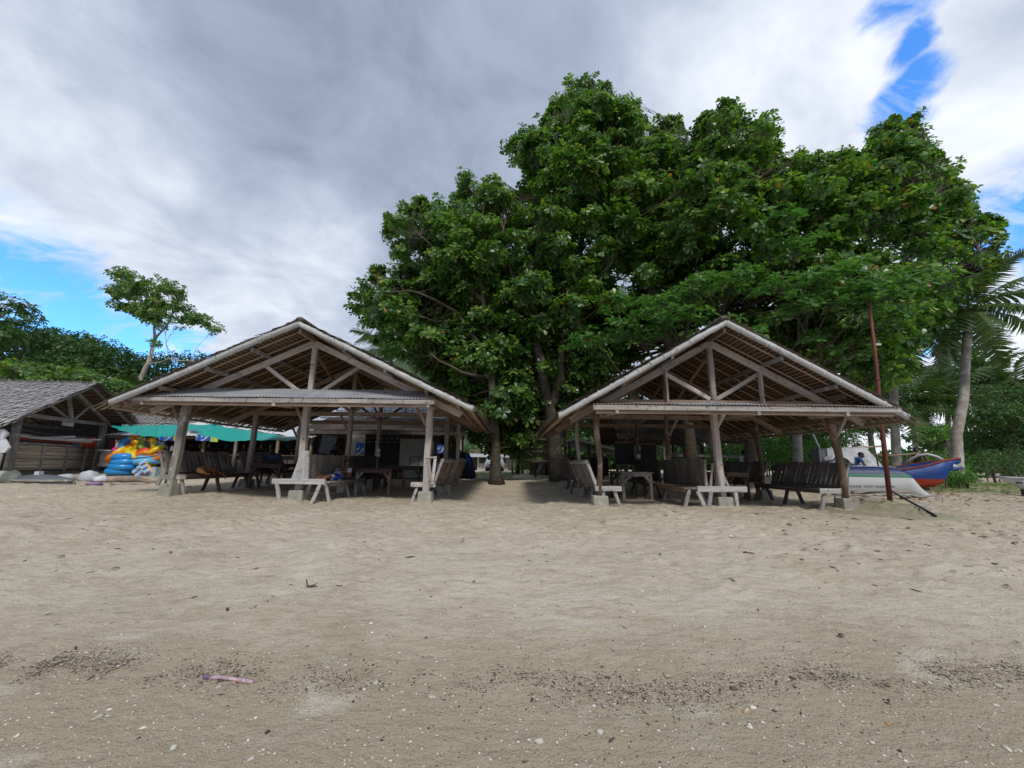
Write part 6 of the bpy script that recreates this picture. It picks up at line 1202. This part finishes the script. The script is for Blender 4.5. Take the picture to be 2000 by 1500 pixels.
mound('ochre and green heap of old fishing net spilling beside the right footing', [(1650, 985), (1700, 975), (1760, 985), (1790, 1003), (1740, 1010), (1680, 1006)], mat('old_net', (.36, .31, .20), (.20, .17, .105), (30, 30, 30), bump=1, dist=.03, c3=(.33, .33, .25), f3=.55, s3=2), .12, 1)
mound('pale greenish net end lying flat on the sand below the red pole', [(1760, 1000), (1800, 998), (1828, 1006), (1820, 1016), (1775, 1012)], mat('pale_net', (.42, .39, .28), (.30, .27, .18), (35, 35, 35), bump=1, dist=.02), .05, 2)
heap('loose ochre strands of old netting', (lambda p: (p.x, p.y))(G(1710, 993)), .9, .5, .12, NETY, 5000, 3, .05); heap('loose pale green strands of netting', (lambda p: (p.x, p.y))(G(1790, 1006)), .5, .3, .05, NETG, 2500, 4, .045)
for k, (u, v, r, lb) in enumerate([(1700, 984, (.22, .16, .13), 'pale pinkish rock on the net heap'), (1768, 975, (.13, .1, .09), 'small white rock by the foot of the red pole'), (1792, 990, (.16, .09, .06), 'flat pale rock right of the red pole'), (1640, 968, (.2, .14, .1), 'grey rock behind the right footing of the right pavilion'), (1815, 995, (.12, .08, .05), 'small pale stone below the upturned boat tip')]):
    blobmesh('rock', lb, gp(u, v), r, ROCK, 'rock', 20+k)
Q = [G(u, v)+Vector((0, 0, .05+dz)) for u, v, dz in ((1738, 975, .22), (1765, 985, .12), (1795, 997, .04), (1829, 1014, 0))]; o = log('black_pipe', Q, [.022]*4, PBLACK, None, 8); tag(o, 'bent black pipe lying from the red pole down the sand', 'pipe')
t = thing('driftwood_pile', 'tangle of dark sticks and poles under the upturned boat', 'sticks', tuple(G(1700, 972)))
rr = random.Random(5)
for k in range(14): u = rr.uniform(1660, 1790); v = rr.uniform(964, 978); a = G(u, v)+Vector((0, 0, rr.uniform(.02, .14))); d = Vector((rr.uniform(-.8, .8), rr.uniform(-.3, .2), rr.uniform(-.05, .1))); log('stick', [a, a+d*.5+Vector((0, 0, .03)), a+d], [.022, .025, .012], [DRIFT, WD, WG][k % 3], t, 6)
# ------------------------------------------------------------------ people and dog
def skin(name, J, E_, m, parent, root, sub=2):
    names = list(J); me = bpy.data.meshes.new(name); me.from_pydata([tuple(J[k][0]) for k in names], [(names.index(a), names.index(b)) for a, b in E_], []); me.update(); me.materials.append(m)
    o = mkobj(name, me, None, parent); s = o.modifiers.new('skin', 'SKIN'); s.use_smooth_shade = True
    for i, k in enumerate(names): sv = me.skin_vertices[0].data[i]; r = J[k][1]; sv.radius = r if hasattr(r, '__len__') else (r, r); sv.use_root = (k == root)
    d = o.modifiers.new('sub', 'SUBSURF'); d.levels = sub; d.render_levels = sub; return o
def person(label, loc, rz, pose, skinm=SKIN, shirt=None, shorts=None, sc_=1.0, hair='short', group=None):
    """pose: joints in metres, body faces -Y, loc is the ground point below the pelvis"""
    t = thing('person', label, 'person', loc, group=group); R_ = Matrix.Rotation(rz, 3, 'Z'); T = {k: (R_ @ (Vector(v)*sc_)) for k, v in pose.items()}
    for s in 'lr': T['kn'+s], T['an'+s], T['to'+s]
    J = {'pe': (T['pe'], (.13*sc_, .10*sc_)), 'be': (lerp(T['pe'], T['ch'], .45), (.115*sc_, .085*sc_)), 'ch': (T['ch'], (.14*sc_, .10*sc_)), 'sh': (lerp(T['ch'], T['nk'], .7), (.10*sc_, .07*sc_)), 'nk': (T['nk'], .048*sc_), 'hd': (T['hd']-(T['hd']-T['nk']).normalized()*.05*sc_, .062*sc_), 'hc': (T['hd']+(T['hd']-T['nk']).normalized()*.045*sc_, .085*sc_)}
    E_ = [('pe', 'be'), ('be', 'ch'), ('ch', 'sh'), ('sh', 'nk'), ('nk', 'hd'), ('hd', 'hc')]
    for s in 'lr':
        for k, r in (('hp', .085), ('kn', .058), ('an', .036), ('to', .03), ('sr', .058), ('el', .042), ('wr', .026)): J[k+s] = (T[k+s], r*sc_)
        E_ += [('pe', 'hp'+s), ('hp'+s, 'kn'+s), ('kn'+s, 'an'+s), ('an'+s, 'to'+s), ('sh', 'sr'+s), ('sr'+s, 'el'+s), ('el'+s, 'wr'+s)]
    body = skin('body', {k: (v[0]+0*Vector(loc), v[1]) for k, v in J.items()}, E_, skinm, None, 'pe'); body.parent = t; body.matrix_basis = Matrix()
    def child(o): o.parent = t; o.matrix_basis = Matrix(); return o
    def up(k, f=1.16): v = J[k]; r = v[1]; return (v[0], tuple(x*f for x in r) if hasattr(r, '__len__') else r*f)
    if shirt:
        JJ = {k: up(k, 1.2) for k in ('pe', 'be', 'ch', 'sh')}; EE = [('pe', 'be'), ('be', 'ch'), ('ch', 'sh')]
        for s in 'lr': JJ['sr'+s] = up('sr'+s, 1.3); JJ['sl'+s] = (lerp(T['sr'+s], T['el'+s], .6), .058*sc_); EE += [('sh', 'sr'+s), ('sr'+s, 'sl'+s)]
        child(skin('shirt', JJ, EE, shirt, None, 'pe'))
    if shorts:
        JJ = {'pe': up('pe', 1.25)}; EE = []
        for s in 'lr': JJ['hp'+s] = up('hp'+s, 1.25); JJ['md'+s] = (lerp(T['hp'+s], T['kn'+s], .8), .088*sc_); EE += [('pe', 'hp'+s), ('hp'+s, 'md'+s)]
        child(skin('shorts', JJ, EE, shorts, None, 'pe'))
    up_ = (T['hd']-T['nk']).normalized(); fw = (R_ @ Vector(pose.get('face', (0, -1, 0)))).normalized(); fw = (fw-up_*fw.dot(up_)).normalized(); sd = up_.cross(fw); HM = Matrix((sd, fw, up_)).transposed()
    def head(name, m, balls):
        b = MB()
        for c, r in balls: q = MB().ball((0, 0, 0), r, 12, 8); b.add([HM @ (Vector(v)+Vector(c))*sc_+T['hd'] for v in q.v], q.f)
        o = mkobj(name, b.mesh(name, True), m); child(o)
    head('face', skinm, [((0, .025, -.01), (.072, .085, .10)), ((0, .11, -.015), (.014, .022, .022)), ((.078, .0, -.01), (.012, .022, .03)), ((-.078, .0, -.01), (.012, .022, .03)), ((0, .10, -.058), (.024, .012, .008))])
    head('hair', HAIR, [((0, -.012, .03), (.086, .10, .092))]+([((0, -.06, -.06), (.07, .06, .13))] if hair == 'long' else [])); head('eye', HAIR, [((.03, .104, .008), (.010, .008, .006))]); head('eye', HAIR, [((-.03, .104, .008), (.010, .008, .006))])
    for s in 'lr':
        d = (T['wr'+s]-T['el'+s]).normalized(); a = Vector((0, 0, 1)) if abs(d.z) < .8 else Vector((0, 1, 0)); sx = d.cross(a).normalized(); nn = sx.cross(d); w0 = T['wr'+s]; b = MB(); k = sc_
        b.tube([w0-d*.01, w0+d*.04*k, w0+d*.085*k], [.024*k, .032*k, .028*k], 8, sq=.55)
        for i, ln in enumerate((.062, .072, .068, .052)):
            o_ = w0+d*.08*k+sx*(i-1.5)*.017*k; b.tube([o_, o_+d*ln*.5*k-nn*.006, o_+d*ln*.85*k-nn*.028*k], [.009*k, .0085*k, .006*k], 6)
        o_ = w0+d*.03*k-sx*.028*k; b.tube([o_, o_+(d*.6-sx)*.03*k, o_+(d*1.5-sx)*.035*k-nn*.01], [.012*k, .010*k, .007*k], 6); child(mkobj('hand', b.mesh('hand', True), skinm))
    return t
def sit(h=.45, lean=.1, arms='lap'):
    p = dict(pe=(0, 0, h+.1), ch=(0, -lean*.6, h+.42), nk=(0, -lean, h+.58), hd=(0, -lean-.03, h+.72))
    for s, q in (('l', 1), ('r', -1)):
        p.update({'hp'+s: (q*.10, -.05, h+.08), 'kn'+s: (q*.13, -.45, h+.07), 'an'+s: (q*.12, -.48, .07), 'to'+s: (q*.13, -.62, .04), 'sr'+s: (q*.19, -lean*.8, h+.52), 'el'+s: (q*.24, -lean-.08, h+.27), 'wr'+s: (q*.12, -lean-.28, h+.22)})
        if arms == 'table': p.update({'el'+s: (q*.26, -lean-.18, h+.33), 'wr'+s: (q*.10, -lean-.36, h+.36)})
    return p
def stand(bend=0.0):
    p = dict(pe=(0, 0, .92), ch=(0, -.28*bend, 1.28-.08*bend), nk=(0, -.42*bend, 1.44-.16*bend), hd=(0, -.5*bend, 1.58-.2*bend))
    for s, q in (('l', 1), ('r', -1)): p.update({'hp'+s: (q*.1, 0, .9), 'kn'+s: (q*.11, -.04, .49), 'an'+s: (q*.12, .02, .08), 'to'+s: (q*.13, -.13, .04), 'sr'+s: (q*.19, -.38*bend, 1.4-.15*bend), 'el'+s: (q*.26, -.42*bend-.08, 1.1-.12*bend), 'wr'+s: (q*.24, -.5*bend-.25, .92-.05*bend)})
    return p
def child_lying():
    # lies on the bench, feet towards the beach, upper body propped up; bench seat top is 0.46
    p = dict(pe=(0, 0, .57), ch=(.10, .36, .70), nk=(.14, .48, .82), hd=(.13, .52, .95), face=(.35, -.6, -.2))
    p.update(hpl=(.09, -.06, .55), hpr=(-.09, -.04, .55), knl=(.02, -.40, .60), knr=(-.16, -.40, .60), anl=(-.10, -.58, .50), anr=(-.25, -.60, .50), tol=(-.12, -.68, .56), tor=(-.28, -.70, .56),
             srl=(.27, .38, .76), srr=(-.04, .46, .76), ell=(.38, .22, .58), elr=(.02, .26, .60), wrl=(.36, .08, .66), wrr=(.16, .12, .68)); return p
px_ = P(650, 930, 10.7)
person('boy lying on the middle bench in blue floral shorts and a pale shirt', (px_.x, 10.75, gzf(px_.x, 10.7)), 0, child_lying(), SKIN, SHIRTW, FLORAL, .95)
c = P(532, 900, 13.9); person('person in a blue shirt seated behind the reddish-brown table in the left pavilion', (c.x, 13.9, gzf(c.x, 13.9)), .2, sit(.45, .12, 'table'), SKIN2, SHIRTB, PNAVY, .95, 'long')
c = P(651, 880, 15.6); person('left of two dark-haired people sitting behind the grey board back', (c.x, 15.6, gzf(c.x, 15.6)), 1.2, sit(.62, .1), SKIN2, PNAVY, PNAVY, 1.0, 'long'); c = P(669, 880, 15.9); person('right of two people behind the grey board back, in a dark red top', (c.x, 15.9, gzf(c.x, 15.9)), -1.3, sit(.58, .1), SKIN2, plain('dark_red_top', (.12, .03, .02), .8), PNAVY, 1.0)
c = P(1447, 893, 17.0); person('person in a white shirt sitting in the dark hut behind the right pavilion', (c.x, 17.0, gzf(c.x, 17.0)), 1.5, sit(.5, .1), SKIN2, plain('white_cotton', (.66, .68, .72), .8), PNAVY, 1.0)
c = P(1668, 895, 13.5); person('person in a blue shirt bending over behind the upturned boat', (c.x, 13.7, gzf(c.x, 13.7)-.05), 1.1, stand(.75), SKIN2, SHIRTB, PNAVY, .88)
c = P(1807, 895, 14.6); person('bare-chested person with dark hair standing beyond the blue and red boat', (c.x, 14.9, gzf(c.x, 14.9)-.02), -.7, stand(.5), SKIN2, None, PNAVY, .95)
def dog():
    c = Vector((-8.12, 10.55, gzf(-8.1, 10.5)+.455)); t = thing('dog', 'ginger dog curled asleep on the dark slat bench in the left pavilion', 'dog', c)
    J = {'rump': ((.05, .25, .10), .095), 'loin': ((-.02, .10, .12), .09), 'ribs': ((.0, -.10, .115), .105), 'shoulder': ((.05, -.27, .11), .085), 'neck': ((.13, -.36, .10), .055), 'head': ((.20, -.35, .08), .052), 'muzzle': ((.28, -.28, .05), .026),
         'thigh': ((.13, .24, .07), .06), 'hock': ((.20, .10, .03), .025), 'paw': ((.26, .02, .02), .022), 'elbow': ((.13, -.20, .04), .035), 'wrist': ((.24, -.14, .02), .020), 'fpaw': ((.30, -.17, .02), .022), 'tail': ((.12, .36, .05), .025), 'tail2': ((.26, .40, -.02), .018), 'tail3': ((.31, .42, -.14), .012)}
    E_ = [('rump', 'loin'), ('loin', 'ribs'), ('ribs', 'shoulder'), ('shoulder', 'neck'), ('neck', 'head'), ('head', 'muzzle'), ('rump', 'thigh'), ('thigh', 'hock'), ('hock', 'paw'), ('shoulder', 'elbow'), ('elbow', 'wrist'), ('wrist', 'fpaw'), ('rump', 'tail'), ('tail', 'tail2'), ('tail2', 'tail3')]
    o = skin('body', {k: (Vector(v[0]), v[1]) for k, v in J.items()}, E_, FUR, None, 'loin'); o.parent = t; o.matrix_basis = Matrix()
    for s in (-1, 1):
        b = MB(); p = Vector((.185+.02*s, -.375+.03*s, .12)); b.add([p+Vector((-.02, -.01, 0)), p+Vector((.02, .01, 0)), p+Vector((.0, .0, .055)), p+Vector((-.005, .02, 0))], [(0, 1, 2), (1, 3, 2), (3, 0, 2), (0, 3, 1)]); e = mkobj('ear', b.mesh('ear'), FUR); e.parent = t; e.matrix_basis = Matrix()
    b = MB().ball((.30, -.265, .05), .014, 8, 6); e = mkobj('nose', b.mesh('nose'), PBLACK); e.parent = t; e.matrix_basis = Matrix()
dog()
# ------------------------------------------------------------------ things on the sand
def ong(u, v, dz=0): p = G(u, v); return Vector((p.x, p.y, float(gzd(p.x, p.y)[0])+.002+dz))
a, b_ = ong(408, 1325, .008), ong(495, 1333, .006); t = thing('plastic_wrapper', 'crumpled lilac and orange plastic wrapper tube lying by the seaweed line', 'wrapper', tuple((a+b_)/2))
log('tube', [a, lerp(a, b_, .2)+Vector((0, 0, .004)), lerp(a, b_, .45), lerp(a, b_, .7)+Vector((0, 0, .003)), b_], [.009, .013, .010, .0135, .012], flat_cloth('lilac_wrapper', [(.42, .30, .36), (.52, .42, .47), (.36, .25, .33), (.55, .27, .20), (.50, .42, .44)], 60), t, 7, .006)
MB().ball(a+Vector((-.02, 0, 0)), (.024, .016, .013), 8, 6, .3).build('twisted_end', plain('purple_foil', (.22, .13, .25), .5), t)
t = thing('forked_twig', 'small dark forked twig standing out alone on the pale sand', 'twig', tuple(ong(605, 1150))); c = ong(600, 1152); e = ong(620, 1150)
log('stem', [c+Vector((-.02, 0, .07)), c+Vector((0, 0, .01)), e], [.007, .011, .005], WD, t, 6, .003); log('stem', [c+Vector((.03, 0, .01)), e+Vector((0, -.02, .035))], [.006, .004], WD, t, 6, .002)
def shellobj(name, label, u, v, r, m, cat, seed): r = tuple(q*.7 for q in r); p = ong(u, v); o = blobmesh(name, label, (p.x, p.y), r, m, cat, seed, .26, 10, 7, seed*1.3); o.location.z = float(gzd(p.x, p.y)[0])+r[2]*.3; return o
CORAL = mat('bleached_coral', (.66, .63, .56), (.48, .45, .38), (40, 40, 40), bump=.8, dist=.004); SHL = mat('shell_cream', (.58, .48, .33), (.45, .36, .24), (25, 25, 25), rough=.5)
for k, (n_, lb, u, v, r, m, cat) in enumerate([('clam_shell', 'largest cream clam shell lying in the dark seaweed line', 1302, 1320, (.048, .032, .016), SHL, 'shell'), ('coral_piece', 'knobbly white coral stick near the bottom middle', 1052, 1440, (.045, .018, .02), CORAL, 'coral'), ('coral_piece', 'pale coral lump at the bottom left of centre', 190, 1402, (.035, .022, .016), CORAL, 'coral'),
   ('coral_piece', 'white coral lump just below the seaweed line right of centre', 1170, 1425, (.03, .022, .02), CORAL, 'coral'), ('coral_piece', 'white coral bit beside the wrapper tube', 428, 1340, (.03, .02, .012), CORAL, 'coral'), ('coral_piece', 'pale coral bit at the lower right of the sand', 1950, 1342, (.035, .022, .015), CORAL, 'coral'), ('coral_piece', 'round white coral bit right of centre near the bottom', 1472, 1387, (.025, .02, .018), CORAL, 'coral'),
   ('coral_piece', 'long pale coral bit near the bottom right corner', 1970, 1475, (.04, .018, .013), CORAL, 'coral'), ('pebble', 'orange-tan pebble at the lower right', 1738, 1425, (.02, .016, .012), plain('orange_pebble', (.5, .28, .1)), 'pebble'), ('pebble', 'orange-tan pebble right of the middle', 1455, 1395, (.022, .016, .012), plain('tan_pebble', (.5, .33, .17)), 'pebble'),
   ('clam_shell', 'small cream shell left of the wrapper tube', 330, 1290, (.03, .02, .01), SHL, 'shell'), ('coral_piece', 'white coral chip at the bottom left', 340, 1455, (.03, .02, .014), CORAL, 'coral'), ('coral_piece', 'white coral chip between wrapper and centre', 735, 1331, (.035, .024, .018), CORAL, 'coral'), ('coral_piece', 'pair-like pale coral chip left of centre', 845, 1357, (.035, .02, .015), CORAL, 'coral'), ('coral_piece', 'small pale chip near the bottom centre-left', 490, 1480, (.025, .018, .012), CORAL, 'coral')]):
    shellobj(n_, lb, u, v, r, m, cat, 40+k)
def deadleaf(label, u, v, s, m, rz):
    p = ong(u, v, .01); V = []
    for i in range(7):
        q = i/6; w_ = .5*math.sin(math.pi*q)**.7*s*.5; x = (q-.5)*s; z = .10*s*math.sin(q*2.6)
        V += [(x, -w_, z+.18*w_), (x, 0, z), (x, w_, z+.28*w_)]
    f = [(3*i+a, 3*i+a+1, 3*i+4+a, 3*i+3+a) for i in range(6) for a in (0, 1)]; o = mkobj('dead_leaf', MB().add(V, f).mesh('dead_leaf', True), m, None, M=Matrix.Translation(p) @ Matrix.Rotation(rz, 4, 'Z')); s_ = o.modifiers.new('thick', 'SOLIDIFY'); s_.thickness = .003; tag(o, label, 'leaf', 'fallen leaves on the sand')
DL = [plain('dead_leaf_brown', (.16, .09, .05), .8), plain('dead_leaf_red', (.38, .10, .04), .7), plain('dead_leaf_dark', (.07, .05, .04), .8)]
for k, (u, v, s, m, lb) in enumerate([(1178, 1021, .17, 1, 'reddish leaf on the sand before the left footing of the right pavilion'), (1542, 1025, .16, 1, 'reddish leaf on the sand right of centre'), (1480, 1010, .15, 2, 'dark leaf on the sand before the right pavilion'), (205, 1018, .14, 2, 'dark leaf on the sand at the upper left'), (226, 1108, .12, 2, 'dark leaf on the sand at the left middle'), (333, 1078, .12, 1, 'orange-brown leaf on the sand at the left'),
   (1290, 1086, .10, 2, 'small dark leaf right of the middle of the sand'), (1920, 1050, .18, 0, 'brown leaf on the right sand'), (1775, 1035, .15, 1, 'red-brown leaf on the right sand below the net'), (1715, 1080, .13, 1, 'red-brown leaf on the right, lower'), (1983, 1065, .16, 2, 'dark leaf at the right edge'), (1955, 1041, .15, 1, 'reddish leaf near the right edge'), (1985, 1258, .06, 2, 'dark fragment at the right edge by the seaweed line'),
   (1645, 1250, .11, 2, 'thin dark stick-like leaf just above the seaweed line'), (1965, 1145, .12, 0, 'brown curled leaf at the right middle'), (120, 1085, .12, 0, 'brown curled leaf at the far left'), (1862, 1118, .1, 0, 'brown leaf right of the middle sand'), (950, 1022, .1, 2, 'dark leaf in front of the gap'), (925, 1139, .09, 0, 'small brown leaf in the middle of the sand')]):
    deadleaf(lb, u, v, s*.62, DL[m], k*1.7)
